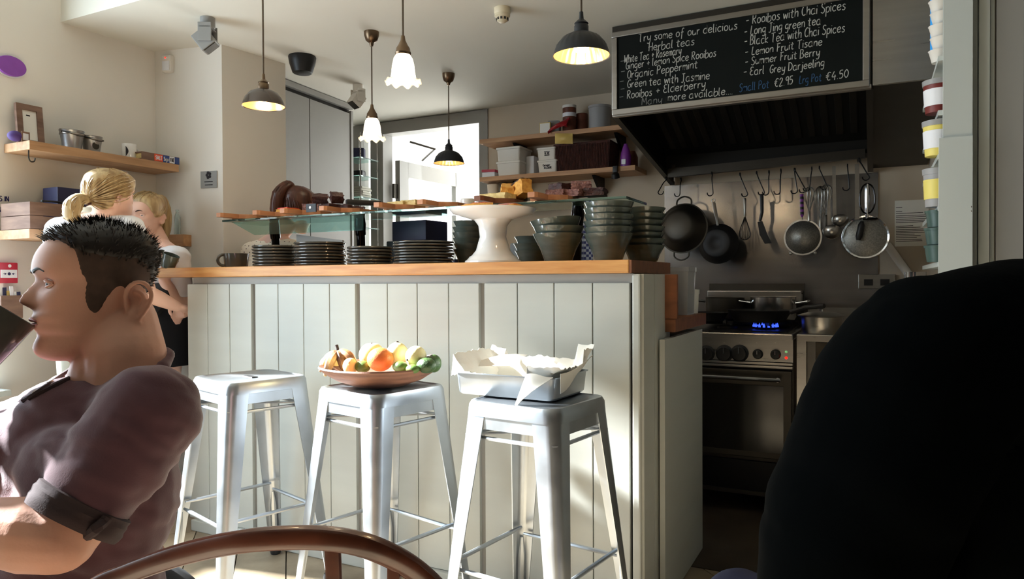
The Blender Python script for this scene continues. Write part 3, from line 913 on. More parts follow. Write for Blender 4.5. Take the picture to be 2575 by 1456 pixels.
LINES = [('Try some of our delicious', 1606, 105, 1857, 73, 20, 'chalk'), ('Herbal teas', 1632, 128, 1749, 112, 20, 'chalk'),
         ('White Tea + Rosemary', 1570, 158, 1715, 135, 19, 'chalk'), ('Ginger + lemon Spice Rooibos', 1574, 175, 1803, 141, 19, 'chalk'),
         ('Organic Peppermint', 1578, 198, 1757, 170, 20, 'chalk'), ('Green tea with Jasmine', 1578, 221, 1787, 198, 20, 'chalk'),
         ('Rooibos', 1577, 248, 1642, 240, 20, 'chalk'), ('+ Elderberry', 1650, 237, 1777, 218, 20, 'chalk'),
         ('Many', 1614, 264, 1668, 257, 18, 'chalk_dim'), ('more available....', 1680, 253, 1845, 236, 19, 'chalk'),
         ('- Rooibos with Chai Spices', 1876, 62, 2129, 23, 23, 'chalk'), ('- Long Jing green tea', 1872, 90, 2066, 61, 22, 'chalk'),
         ('- Black Tea with Chai Spices', 1872, 115, 2127, 79, 22, 'chalk'), ('- Lemon Fruit Tisane', 1874, 141, 2070, 113, 20, 'chalk'),
         ('- Summer Fruit Berry', 1874, 165, 2064, 139, 20, 'chalk'), ('- Earl', 1870, 191, 1924, 185, 20, 'chalk'), ('Grey Darjeeling', 1936, 184, 2075, 166, 20, 'chalk'),
         ('Small Pot', 1859, 231, 1936, 220, 20, 'chalk_blue'), ('€2.95', 1948, 219, 1996, 211, 20, 'chalk'),
         ('Lrg Pot', 2009, 211, 2068, 203, 20, 'chalk_blue'), ('€4.50', 2078, 203, 2136, 194, 20, 'chalk')]
for (tx, ax, ay, bx, by, hp, m) in LINES:
    a = onY(ax, ay, TY); b = onY(bx, by, TY)
    hh = onY(ax, ay - hp, TY).z - a.z
    mb = MB(cbd); script_text(mb, tx, a, b, hh, (0.06, 0, 1), (0, -1, 0), 0.0016, 0.03)
    mb.build('chalk_lettering', m, cbd, smooth=False)
mb = MB(cbd)
for px, py in ((1561, 154), (1562, 180), (1559, 205), (1561, 224), (1558, 244)):
    script_text(mb, '-', onY(px, py + 5, TY), onY(px + 14, py + 3, TY), 0.02, (0, 0, 1), (0, -1, 0), 0.0016)
mb.build('chalk_dashes', 'chalk_dim', cbd, smooth=False)

# ================================================================ SPLASHBACK, COOKER, STEEL TABLE
sp0 = onY(1672, 480, BY).x; sp1 = onY(2208, 430, BY).x
spl = solo(MB().box(((sp0 + sp1) / 2, BY - 0.0065, 1.215), (sp1 - sp0, 0.009, 0.95)), 'splashback', 'steel_brushed', 'brushed steel splashback behind the hanging pans', 'splashback', smooth=False)

KX0, KX1, KY, KZ = -1.22, -0.325, 3.50, 0.85
ck = thing('range_cooker', 'stainless steel range cooker with black knobs and a dark oven door', 'cooker', ((KX0 + KX1) / 2, 3.85, 0))
kc = (KX0 + KX1) / 2; kw = KX1 - KX0
MB(ck).box((kc, 3.85, 0.46), (kw, 0.66, 0.72)).build('body', 'steel_dark', ck, smooth=False)
MB(ck).box((kc, 3.835, 0.835), (kw, 0.68, 0.03), bevel=0.006).build('hob_plate', 'steel', ck, smooth=False)
MB(ck).box((kc, 3.85, 0.853), (kw - 0.06, 0.56, 0.006)).build('hob_well', 'black_iron', ck, smooth=False)
cpz0, cpz1 = onY(1900, 908, KY).z, onY(1900, 852, KY).z
cp = MB(ck).box((kc, KY + 0.008, (cpz0 + cpz1) / 2), (kw, 0.02, cpz1 - cpz0)).build('control_panel', 'steel', ck, smooth=False)
for px, py, r in ((1735, 886, 20), (1776, 889, 20), (1821, 889, 21), (1859, 889, 21), (1905, 891, 12), (1950, 892, 12)):
    c = onY(px, py, KY - 0.015); rr = r * 0.00195
    k = MB(ck).lathe([(0.001, 0.0), (rr, 0.0), (rr, 0.012), (rr * 0.8, 0.018), (rr * 0.75, 0.036), (0.001, 0.038)], 20, c + Vector((0, 0.018, 0)), RX(R(90)))
    ko = k.build('knob', 'black_plastic', cp)
    MB(ck).box(c + Vector((0, -0.022, rr * 0.4)), (0.004, 0.004, rr * 0.7)).build('pointer', 'chrome', ko, smooth=False)
for px, py, m in ((1977, 885, 'led_green'), (1977, 900, 'led_red')):
    MB(ck).ell(onY(px, py, KY - 0.004), (0.006, 0.005, 0.006)).build('indicator_light', m, cp)
for px in (1783, 1821, 1860, 1903, 1950):
    MB(ck).box(onY(px, 862, KY - 0.003), (0.006, 0.002, 0.004)).build('marking', 'chalk', cp, smooth=False)
for py, th in ((910, 0.012), (918, 0.012)):
    MB(ck).box((kc, KY - 0.004, onY(1900, py + 3, KY).z), (kw, 0.02, th), bevel=0.003).build('trim_strip', 'steel', ck, smooth=False)
zt_ = onY(1900, 930, KY).z; zb_ = onY(1900, 1150, KY).z
od = MB(ck).box((kc, KY + 0.006, (zt_ + zb_) / 2), (kw - 0.01, 0.03, zt_ - zb_), bevel=0.004).build('oven_door', 'steel_dark', ck, smooth=False)
MB(ck).box((kc, KY - 0.011, (zt_ + zb_) / 2 - 0.02), (kw - 0.08, 0.006, zt_ - zb_ - 0.10)).build('door_window', 'oven_glass', od, smooth=False)
hz = onY(1900, 953, KY - 0.05).z
MB(ck).tube([(KX0 + 0.05, KY - 0.055, hz), (KX1 - 0.05, KY - 0.055, hz)], 0.009, 10).build('door_handle', 'chrome', od)
for x in (KX0 + 0.06, KX1 - 0.06):
    MB(ck).tube([(x, KY - 0.055, hz), (x, KY - 0.01, hz)], 0.012, 8).build('handle_post', 'chrome', od)
z1 = onY(1900, 1158, KY).z; z0 = onY(1900, 1240, KY).z
MB(ck).box((kc, KY + 0.01, (z1 + z0) / 2), (kw, 0.02, z1 - z0 - 0.01)).build('drawer', 'black_metal', ck, smooth=False)
MB(ck).box((kc, KY - 0.002, z0), (kw, 0.014, 0.018)).build('trim_strip', 'steel_dark', ck, smooth=False)
for x in (KX0 + 0.05, KX1 - 0.05):
    for y in (3.58, 4.12): MB(ck).lathe([(0.02, 0.0), (0.02, 0.1)], 10, (x, y, 0)).build('leg', 'black_metal', ck)
# backguard with plate shelf
bz1 = onY(1850, 713, 4.12).z; bx0 = onY(1779, 740, 4.05).x; bx1 = KX1 - 0.012
g0 = onY(1850, 757, 4.05).z; g1 = onY(1850, 731, 4.05).z
bg = MB(ck).box(((bx0 + bx1) / 2, 4.165, (0.85 + bz1) / 2), (bx1 - bx0 + 0.02, 0.03, bz1 - 0.85)).build('backguard', 'steel_dark', ck, smooth=False)
MB(ck).box(((bx0 + bx1) / 2, 4.10, (g0 + g1) / 2), (bx1 - bx0, 0.11, g1 - g0), bevel=0.004).build('plate_shelf', 'steel', bg, smooth=False)
for bxp, byp in ((1925, 3.72), (1830, 3.72), (1860, 4.0), (1960, 4.0)):
    bx = onY(bxp, 840, byp).x
    bo = MB(ck).lathe([(0.001, 0.856), (0.05, 0.856), (0.05, 0.868), (0.03, 0.874), (0.001, 0.874)], 20, (bx, byp, 0)).build('burner', 'black_iron', ck)
    for a in range(4):
        q = RZ(a * PI / 2 + 0.3)
        MB(ck).box(Vector((bx, byp, 0.886)) + q @ Vector((0.075, 0, 0)), (0.10, 0.010, 0.016), q).build('pan_support', 'black_iron', bo, smooth=False)
fl = MB(ck)
for a in range(16):
    p = Vector((onY(1925, 840, 3.72).x + 0.056 * math.cos(a * PI / 8), 3.72 + 0.056 * math.sin(a * PI / 8), 0.868))
    fl.lathe([(0.006, 0.0), (0.005, 0.008), (0.0005, 0.020)], 6, p)
fl.build('gas_flame', 'flame_blue', ck)


def pan(name, label, c, r, h, m, th=0.003, flare=1.08, lid=None, group=None):
    t = thing(name, label, 'pan', c, 0, group)
    MB().lathe([(0.001, 0.0), (r * 0.94, 0.0), (r, 0.012), (r * flare, h), (r * flare + 0.004, h + 0.002), (r * flare - th, h), (r - th, 0.016), (r * 0.9, 0.005), (0.001, 0.005)], 36).build('body', m, t)
    return t


c = onY(1912, 805, 3.72)
t = pan('frying_pan', 'large black frying pan over the lit burner', (c.x, 3.69, 0.895), 0.125, 0.055, 'black_iron', flare=1.2)
MB().tube([(0.15, -0.06, 0.05), (0.22, -0.1, 0.075), (0.30, -0.14, 0.085)], 0.011, 8).build('handle', 'black_plastic', t)
c = onY(1945, 785, 3.93)
t = pan('casserole', 'shiny stainless steel casserole pot at the back of the hob', (c.x, 3.915, 0.895), 0.112, 0.115, 'steel_brushed', flare=1.0)
for s in (-1, 1):
    MB().tube([(s * 0.110, -0.03, 0.085), (s * 0.165, -0.035, 0.095), (s * 0.172, 0, 0.097), (s * 0.165, 0.035, 0.095), (s * 0.110, 0.03, 0.085)], 0.0055, 8).build('loop_handle', 'chrome', t)
c = onY(1832, 785, 3.98)
t = pan('saucepan', 'dark saucepan with a long steel handle on the hob', (c.x - 0.01, 3.935, 0.895), 0.10, 0.11, 'steel_dark', flare=1.0)
MB().tube([(-0.10, -0.02, 0.09), (-0.16, -0.05, 0.10), (-0.26, -0.10, 0.125)], [0.007, 0.008, 0.011], 8).build('handle', 'steel', t)
c = onY(1815, 815, 3.68)
t = pan('frying_pan', 'small black frying pan on the front left burner', (c.x - 0.07, 3.68, 0.895), 0.085, 0.04, 'black_iron', flare=1.18)
MB().tube([(-0.09, 0.06, 0.03), (-0.2, 0.1, 0.055)], 0.010, 8).build('handle', 'black_plastic', t)

st = thing('steel_table', 'stainless steel kitchen table to the right of the cooker', 'table', (-0.03, 3.85, 0))
MB(st).box((-0.03, 3.82, 0.835), (0.56, 0.66, 0.032), bevel=0.004).build('table_top', 'steel', st, smooth=False)
MB(st).box((-0.03, 3.84, 0.25), (0.52, 0.56, 0.02)).build('undershelf', 'steel_dark', st, smooth=False)
for x in (-0.29, 0.23):
    for y in (3.53, 4.12): MB(st).box((x, y, 0.41), (0.04, 0.04, 0.82)).build('leg', 'steel', st, smooth=False)
MB(st).box((-0.03, 4.143, 0.90), (0.56, 0.014, 0.10)).build('upstand', 'steel', st, smooth=False)
c = onY(2066, 838, 3.62)
t = pan('serving_pan', 'steel serving pan with a lid standing on the steel table', (c.x, 3.62, 0.8515), 0.085, 0.075, 'steel', flare=1.06)
lid = MB().lathe([(0.103, 0.078), (0.106, 0.082), (0.06, 0.096), (0.001, 0.10)], 28).build('lid', 'steel', t)
MB().lathe([(0.007, 0.099), (0.007, 0.11), (0.015, 0.116), (0.013, 0.126), (0.001, 0.129)], 14).build('lid_knob', 'chrome', lid)

# ================================================================ HOOKS AND UTENSILS
UY = 4.235
HOOKG = 'steel hooks on the kitchen rail'


def hook_pts(top, bot, lean, open_dir, R0=0.016, dy=-0.02):
    """S hook from its top on the rail to its lower curl"""
    top = Vector(top); bot = Vector(bot)
    pts = arc(top + Vector((0, 0.012, 0)), 0.013, R(200), R(0), 6, (0, 1, 0), (0, 0, 1))
    pts = [p for p in pts]
    mid = [top.lerp(bot, 0.3), top.lerp(bot, 0.75)]
    lo = arc(bot + Vector((open_dir * R0, 0, 0)), R0, R(180), R(370), 8, (open_dir, 0, 0), (0, 0, 1))
    return pts[::-1][:0] + pts[::1] + mid + lo


def shook(px0, py0, px1, py1, od, label):
    a = onY(px0, py0, UY - 0.045); b = onY(px1, py1 - 5, UY - 0.05)
    mb = MB().tube(spline(hook_pts(a, b, 0, od), 3), 0.0032, 6)
    return solo(mb, 's_hook', 'black_metal', label, 'hook', HOOKG, base=a)


HK = [(1674, 450, 1655, 488, 1, 'splayed steel hook at the far left end of the kitchen rail, left of the colander'),
      (1711, 452, 1710, 492, -1, 'steel hook holding the wide colander pan'),
      (1789, 437, 1793, 490, -1, 'steel hook holding the handle of the black frying pan'),
      (1860, 440, 1880, 492, -1, 'steel hook holding the little black whisk'),
      (1902, 436, 1922, 488, -1, 'steel hook holding the black spatula'),
      (1933, 434, 1933, 488, -1, 'empty steel hook just right of the black spatula'),
      (1963, 430, 1962, 486, -1, 'empty steel hook between the spatula and the purple handle'),
      (1997, 428, 2005, 484, -1, 'left steel hook of the pair above the purple striped handle'),
      (1999, 428, 2026, 482, -1, 'slanting steel hook of the pair above the purple striped handle'),
      (2041, 425, 2036, 478, -1, 'steel hook holding the leftmost balloon whisk'),
      (2060, 423, 2080, 474, -1, 'steel hook holding the two tangled balloon whisks'),
      (2131, 418, 2136, 476, -1, 'empty steel hook between the two flat steel handles'),
      (2160, 402, 2186, 450, -1, 'pale wire hook at the far right end of the kitchen rail')]
for h in HK: shook(*h)

# colander pan
c = onY(1717, 574, UY - 0.03); tl = RX(R(90)) @ RY(0)
rotc = RZ(R(-8)) @ RX(R(82))
t = thing('colander', 'wide dark steel colander with two loop handles hanging by the bowls', 'colander', c)
MB().lathe([(0.001, -0.085), (0.075, -0.085), (0.09, -0.078), (0.105, -0.06), (0.125, -0.02), (0.142, 0.0), (0.150, 0.002), (0.140, 0.004), (0.12, -0.016), (0.10, -0.056), (0.088, -0.072), (0.001, -0.079)], 40, (0, 0, 0), rotc @ RX(PI)).build('bowl', 'steel_dark', t)
for s in (-1, 1):
    hp = [rotc @ Vector((x, s * y, 0.0)) for x, y in ((-0.045, 0.143), (-0.04, 0.172), (0, 0.19), (0.04, 0.172), (0.045, 0.143))]
    MB().tube(spline(hp, 4), 0.005, 8).build('loop_handle', 'steel_dark', t)
# frying pan seen from below
c = onY(1806, 613, UY - 0.02); rotp = RZ(R(-6)) @ RX(R(86))
t = thing('frying_pan', 'black frying pan hanging on the splashback, its base ring facing out', 'pan', c)
MB().lathe([(0.001, -0.040), (0.03, -0.040), (0.034, -0.042), (0.075, -0.042), (0.080, -0.040), (0.088, -0.030), (0.113, 0.0), (0.116, 0.002), (0.110, 0.002), (0.084, -0.028), (0.001, -0.034)], 40, (0, 0, 0), rotp @ RX(PI)).build('body', 'black_iron', t)
ht = onY(1793, 500, UY - 0.05) - c
MB().tube([(0, -0.01, 0.105), Vector((0, -0.01, 0.105)).lerp(ht, 0.35)], 0.007, 8).build('handle_shank', 'steel', t)
MB().tube([Vector((0, -0.01, 0.105)).lerp(ht, 0.35), Vector((0, -0.01, 0.105)).lerp(ht, 0.85)], [0.010, 0.010], 10).build('handle', 'steel', t)
MB().tube(arc(Vector((0, -0.01, 0.105)).lerp(ht, 0.93), 0.010, 0, 2 * PI, 12)[:-1], 0.0025, 6, closed=True).build('hanging_ring', 'steel', t)


def whisk(px, py_top, py_neck, py_bot, wpx, label, m, hm, up=True, Y=UY - 0.045):
    """up: handle at the top"""
    a = onY(px, py_top, Y); b = onY(px, py_neck, Y); e = onY(px, py_bot, Y)
    t = thing('balloon_whisk', label, 'whisk', a)
    o = Vector(a)
    h0, h1 = (a, b) if up else (e, b)
    MB(t).tube([h0, h0.lerp(h1, 0.06), h0.lerp(h1, 0.94), h1], [0.005, 0.0078, 0.0068, 0.005], 10).build('handle', hm, t)
    far = e if up else a
    L = (far - b).length; w = wpx * 0.00236 / 2
    dn = (far - b).normalized()
    wires = MB(t)
    for i in range(5):
        an = PI * i / 5
        sd = Vector((math.cos(an), math.sin(an), 0))
        pts = [b + sd * 0.003]
        for f_, g in ((0.25, 0.45), (0.5, 0.8), (0.75, 1.0), (0.92, 0.72), (1.0, 0.0), (0.92, -0.72), (0.75, -1.0), (0.5, -0.8), (0.25, -0.45)):
            pts.append(b + dn * L * f_ + sd * w * g)
        pts.append(b - sd * 0.003)
        wires.tube(spline(pts, 3), 0.0016, 5, caps=False)
    wo = wires.build('wires', m, t)
    return t


whisk(1873, 498, 546, 604, 26, 'little black wire whisk with a steel handle', 'black_metal', 'steel')
whisk(2035, 470, 531, 557, 22, 'balloon whisk hung head up just right of the purple handle', 'steel', 'steel', up=False)
whisk(2063, 468, 552, 608, 24, 'balloon whisk with a long bright handle hanging lowest', 'steel', 'steel', up=False)
whisk(2078, 464, 540, 578, 26, 'balloon whisk nearest the flat steel ladle handle', 'steel', 'steel_dark', up=False)
# spatula
t = thing('spatula', 'black slotted plastic spatula hanging on the rail', 'spatula', onY(1915, 488, UY - 0.045))
a = onY(1915, 488, UY - 0.045); b = onY(1916, 534, UY - 0.045); c2 = onY(1911, 556, UY - 0.04)
MB(t).tube([a, a.lerp(b, 0.1), b, c2], [0.008, 0.011, 0.009, 0.008], 8).build('handle', 'black_plastic', t)
bl = [onY(1905, 558, UY - 0.04), onY(1917, 556, UY - 0.04), onY(1930, 590, UY - 0.035), onY(1941, 612, UY - 0.03), onY(1923, 613, UY - 0.03), onY(1910, 590, UY - 0.035)]
MB(t).prism(bl, (0, 0.004, 0)).build('blade', 'black_plastic', t, smooth=False)
# sieve with purple striped handle
c = onY(2019, 597, UY - 0.04)
t = thing('sieve', 'round wire sieve with a purple and dark striped handle', 'sieve', c)
rs = RZ(R(-6)) @ RX(R(88)); rr = 0.094
MB().lathe([(rr + 0.004, -0.004), (rr + 0.004, 0.006), (rr - 0.004, 0.006), (rr - 0.004, -0.004), (rr + 0.004, -0.004)], 36, (0, 0, 0), rs, cap=False).build('rim', 'steel', t)
MB().lathe([(0.001, 0.055), (0.04, 0.048), (0.07, 0.030), (rr - 0.002, 0.0), (rr - 0.004, -0.002), (0.068, 0.026), (0.038, 0.044), (0.001, 0.051)], 36, (0, 0, 0), rs).build('mesh', 'mesh_steel', t)
h0 = onY(2017, 546, UY - 0.05) - c; h1 = onY(2016, 488, UY - 0.05) - c
n = 9
for i in range(n):
    p0 = h0.lerp(h1, i / n); p1 = h0.lerp(h1, (i + 1) / n)
    MB().tube([p0, p1], [0.010 if i else 0.004, 0.010], 10).build('handle_band', 'purple_pack' if i % 2 == 0 else 'black_plastic', t)
MB().tube([Vector((0, 0, rr)), h0], 0.003, 6).build('handle_wire', 'steel', t)
for s in (-1, 1):
    q = Vector((s * 0.062, -0.004, -0.085))
    MB().ell(q, (0.009, 0.006, 0.009)).build('rest_lug', 'steel', t)


def ladle(px0, py0, px1, py1, rp, label):
    a = onY(px0, py0, UY - 0.06); b = onY(px0 + 2, py1 - 8, UY - 0.055); c = onY(px1, py1, UY - 0.055)
    t = thing('ladle', label, 'ladle', a)
    MB(t).bar(a, b, 0.017, 0.003, up=(0, 1, 0)).build('handle', 'steel', t, smooth=False)
    r = rp * 0.00236
    prof = [(0.001, -r)] + [(r * math.sin(R(q)), -r * math.cos(R(q))) for q in (20, 40, 60, 80, 90)] + [((r - 0.003) * math.sin(R(q)), -(r - 0.003) * math.cos(R(q))) for q in (90, 80, 60, 40, 20)] + [(0.001, -r + 0.003)]
    MB(t).lathe(prof, 24, c + Vector((0, 0, 0.01)), RX(R(-35))).build('bowl', 'steel', t)


ladle(2097, 418, 2113, 556, 18, 'steel ladle on the left flat handle, its bowl up by the splashback')
ladle(2083, 470, 2092, 584, 20, 'steel ladle with the lower bowl beside the sieve')
# large lidded pan with black grip
c = onY(2176, 596, UY - 0.05)
t = thing('splatter_lid', 'large round grey pan lid with a black grip hanging at the right', 'lid', c)
rl = RZ(R(-4)) @ RX(R(88)); rr = 0.112
MB().lathe([(0.001, 0.018), (0.05, 0.014), (0.09, 0.006), (rr - 0.006, 0.0), (rr - 0.006, -0.004), (0.09, 0.002), (0.001, 0.012)], 40, (0, 0, 0), rl).build('disc', 'mesh_steel', t)
MB().lathe([(rr, -0.006), (rr + 0.003, 0.0), (rr, 0.006), (rr - 0.008, 0.004), (rr - 0.008, -0.004), (rr, -0.006)], 40, (0, 0, 0), rl, cap=False).build('rim', 'chrome', t)
g0 = onY(2168, 556, UY - 0.085) - c; g1 = onY(2158, 604, UY - 0.085) - c
MB().tube([g0, g0.lerp(g1, 0.2), g0.lerp(g1, 0.8), g1], [0.008, 0.016, 0.017, 0.010], 10).build('grip', 'black_plastic', t)
a = onY(2155, 412, UY - 0.07) - c; b = onY(2156, 552, UY - 0.06) - c
MB().bar(a, b, 0.021, 0.003, up=(0, 1, 0)).build('flat_handle', 'steel', t, smooth=False)
# rotary whisk
a = onY(2181, 462, UY - 0.06); b = onY(2180, 552, UY - 0.06)
t = thing('rotary_whisk', 'chrome rotary hand whisk with black loops above the round lid', 'whisk', a)
MB(t).tube([a, a.lerp(b, 0.15), a.lerp(b, 0.7), b], [0.010, 0.013, 0.012, 0.006], 10).build('shaft', 'chrome', t)
for s in (-1, 1):
    pts = [a + Vector((s * x, -0.006, -z)) for x, z in ((0.0, 0.0), (0.022, 0.015), (0.034, 0.06), (0.034, 0.11), (0.020, 0.145), (0.004, 0.155))]
    MB(t).tube(spline(pts, 4), 0.0042, 8).build('loop', 'black_chrome', t)
MB(t).box(a + Vector((0.012, -0.01, -0.185)), (0.065, 0.014, 0.010)).build('crossbar', 'black_chrome', t, smooth=False)

# paper notice, socket, waste pipe, steel beaker on the right part of the back wall
p0 = onY(2250, 505, BY - 0.002); p1 = onY(2335, 618, BY - 0.002)
t = thing('paper_notice', 'typed paper notice taped to the wall right of the pans', 'notice', ((p0.x + p1.x) / 2, BY - 0.003, p1.z))
MB(t).box(((p0.x + p1.x) / 2, BY - 0.0025, (p0.z + p1.z) / 2), (p1.x - p0.x, 0.002, p0.z - p1.z)).build('sheet', 'white_paper', t, smooth=False)
pr = MB(t); rnd = random.Random(5)
for i, yy in enumerate((522, 532, 537, 543, 547, 552, 556, 560, 569, 573, 578, 582, 586, 590, 594, 598, 603, 607)):
    q = onY(2253, yy, BY - 0.004); wd = rnd.uniform(0.08, 0.16) if i > 1 else 0.03
    pr.box((q.x + wd / 2, BY - 0.004, q.z), (wd, 0.001, 0.0028))
pr.build('typed_lines', 'ink', t, smooth=False)
s0 = onY(2158, 690, BY - 0.02); s1 = onY(2252, 726, BY - 0.02)
t = thing('wall_socket', 'steel double wall socket with black switches above the table', 'socket', ((s0.x + s1.x) / 2, BY - 0.012, s1.z))
MB(t).box(((s0.x + s1.x) / 2, BY - 0.018, (s0.z + s1.z) / 2), (s1.x - s0.x, 0.012, s0.z - s1.z), bevel=0.003).build('plate', 'steel', t, smooth=False)
for k in (0.28, 0.72):
    MB(t).box((s0.x + (s1.x - s0.x) * k, BY - 0.026, s0.z - 0.045), (0.045, 0.006, 0.035)).build('socket_insert', 'black_plastic', t, smooth=False)
a = onY(2230, 615, BY - 0.05); b = onY(2318, 735, BY - 0.05)
solo(MB().tube([a, a.lerp(b, 0.5), b], 0.022, 12), 'waste_pipe', 'white_plastic', 'white plastic pipe slanting down the wall by the notice', 'pipe')
c = onY(2302, 690, 4.055)
solo(MB().lathe([(0.001, 0), (0.045, 0), (0.05, 0.20), (0.047, 0.20), (0.043, 0.004), (0.001, 0.004)], 24, (c.x, 4.055, 0.9345)), 'steel_beaker', 'chrome', 'tall shiny steel beaker right of the slanting pipe', 'beaker')
solo(MB().box((0.13, 4.055, 0.893), (0.22, 0.13, 0.082)), 'steel_caddy', 'steel', 'low steel caddy standing under the tall beaker', 'caddy', smooth=False)

# ================================================================ WALL SHELVES ON THE BACK WALL
SY = 4.21
sx0 = onY(1205, 355, SY).x; sx1 = onY(1597, 420, SY).x
z_up = onY(1205, 351, SY).z; z_lo = onY(1205, 446, SY).z
for nm, z, xr_, lab in (('wall_shelf', z_up, hx0 - 0.02, 'upper oak shelf on the back wall with cocoa tub and jar'), ('wall_shelf', z_lo, sx1, 'lower oak shelf on the back wall with white tubs and wicker basket')):
    t = thing(nm, lab, 'shelf', ((sx0 + xr_) / 2, 4.33, z - 0.034))
    MB(t).box(((sx0 + xr_) / 2, (SY + BY - 0.001) / 2, z - 0.015), (xr_ - sx0, BY - 0.001 - SY, 0.03), bevel=0.002).build('board', 'oak_shelf', t, smooth=False)
    for x in (sx0 + 0.22, xr_ - 0.3):
        MB(t).prism([(x, BY - 0.003, z - 0.031), (x, BY - 0.003, z - 0.15), (x, BY - 0.03, z - 0.15), (x, SY + 0.08, z - 0.05), (x, SY + 0.06, z - 0.031)], (0.02, 0, 0)).build('bracket', 'black_metal', t, smooth=False)


def at_shelf(px, py, Y): return onY(px, py, Y)


zU = z_up + 0.0005; zL = z_lo + 0.0005
# upper shelf
a = onY(1356, 330, 4.24); b = onY(1383, 303, 4.24)
t = thing('gift_card', 'small gold edged card standing on the upper shelf', 'card', ((a.x + b.x) / 2, 4.25, zU))
MB(t).box(((a.x + b.x) / 2, 4.25, zU + 0.036), (b.x - a.x, 0.012, 0.072)).build('card_face', 'gold_card', t, smooth=False)
MB(t).box(((a.x + b.x) / 2, 4.2435, zU + 0.036), (b.x - a.x - 0.008, 0.002, 0.062)).build('card_print', 'white_paper', t, smooth=False)
c = onY(1394, 320, 4.33)
solo(MB().box((c.x, 4.33, zU + 0.045), (0.08, 0.10, 0.09), RZ(0.3), bevel=0.01), 'grey_pack', 'grey_fitting', 'dull grey packet behind the gold edged card', 'packet')
c = onY(1432, 310, 4.30)
t = thing('cocoa_tub', 'tall brown cocoa tub with a white lid on the upper shelf', 'tub', (c.x, 4.30, zU))
MB().lathe([(0.001, 0), (0.044, 0), (0.044, 0.165), (0.001, 0.165)], 28).build('can', 'brown_pack', t)
MB().lathe([(0.045, 0.158), (0.045, 0.175), (0.001, 0.176)], 28).build('lid', 'white_plastic', t)
MB().lathe([(0.0446, 0.10), (0.0446, 0.125)], 28, cap=False).build('label_band', 'label_white', t)
c = onY(1463, 310, 4.36)
solo(MB().lathe([(0.001, 0), (0.04, 0), (0.04, 0.12), (0.037, 0.128), (0.001, 0.13)], 24, (c.x, 4.36, zU)), 'cocoa_tub', 'brown_pack', 'shorter dark brown tub behind the tall cocoa tub', 'tub')
c = onY(1508, 300, 4.33)
t = thing('storage_jar', 'clear plastic storage jar holding rolls, nearest the chalkboard', 'jar', (c.x, 4.33, zU))
MB().lathe([(0.001, 0), (0.068, 0), (0.07, 0.14), (0.066, 0.14), (0.064, 0.004), (0.001, 0.004)], 28).build('jar_wall', 'frosted_plastic', t)
MB().lathe([(0.074, 0.14), (0.074, 0.155), (0.001, 0.158)], 28).build('lid', 'frosted_plastic', t)
MB().lathe([(0.012, -0.02), (0.026, -0.02), (0.026, 0.02), (0.012, 0.02), (0.012, -0.02)], 20, (-0.02, -0.02, 0.031), RX(PI / 2), cap=False).build('paper_roll', 'white_paper', t)
# snack bags slumped over the shelf edge
a = onY(1400, 326, 4.205)
bag = MB().grid(lambda u, v: a + Vector((-0.055 + 0.13 * u, -0.022 - 0.035 * math.sin(PI * u) * math.sin(PI * v) + 0.05 * v, -0.012 + 0.055 * v * (0.6 + 0.5 * u) + 0.03 * u)), 10, 8, 0.016)
solo(bag, 'snack_bag', 'red_pack', 'crumpled red snack bag hanging over the upper shelf edge', 'bag')
a = onY(1422, 345, 4.19)
bag = MB().grid(lambda u, v: a + Vector((-0.07 + 0.12 * u, -0.004 - 0.02 * math.sin(PI * u) * math.sin(PI * v), -0.035 + 0.065 * v - 0.012 * u)), 10, 8, 0.012)
solo(bag, 'snack_bag', 'gold_card', 'pale gold snack bag hanging below the red one', 'bag')
# lower shelf
c = onY(1236, 428, 4.27)
t = thing('tea_box', 'flat red and white box at the left end of the lower shelf', 'box', (c.x, 4.27, zL))
MB().box((0, 0, 0.016), (0.095, 0.09, 0.032)).build('carton', 'label_white', t, smooth=False)
MB().box((0, 0, 0.041), (0.10, 0.095, 0.017), RY(0.05)).build('carton_lid', 'red_box', t, smooth=False)


def tub(c, sx, sy, h, label, flip=False, group='white catering tubs'):
    t = thing('catering_tub', label, 'tub', c, 0, group)
    k = 0.9
    def ring(s, z, b=0.012):
        p = []
        hx, hy = sx / 2 * s, sy / 2 * s
        for cx, cy, a0 in ((1, 1, 0), (-1, 1, 90), (-1, -1, 180), (1, -1, 270)):
            for q in range(4):
                a = R(a0 + 30 * q); p.append((cx * (hx - b) + b * math.cos(a), cy * (hy - b) + b * math.sin(a), z))
        return p
    MB().loft([ring(k, 0.0), ring(k + 0.01, 0.002), ring(0.98, h * 0.86), ring(1.0, h * 0.86)]).build('tub_body', 'white_plastic', t)
    MB().loft([ring(1.03, h * 0.84), ring(1.04, h * 0.87), ring(1.04, h * 0.97), ring(1.0, h)]).build('lid', 'white_plastic', t)
    return t


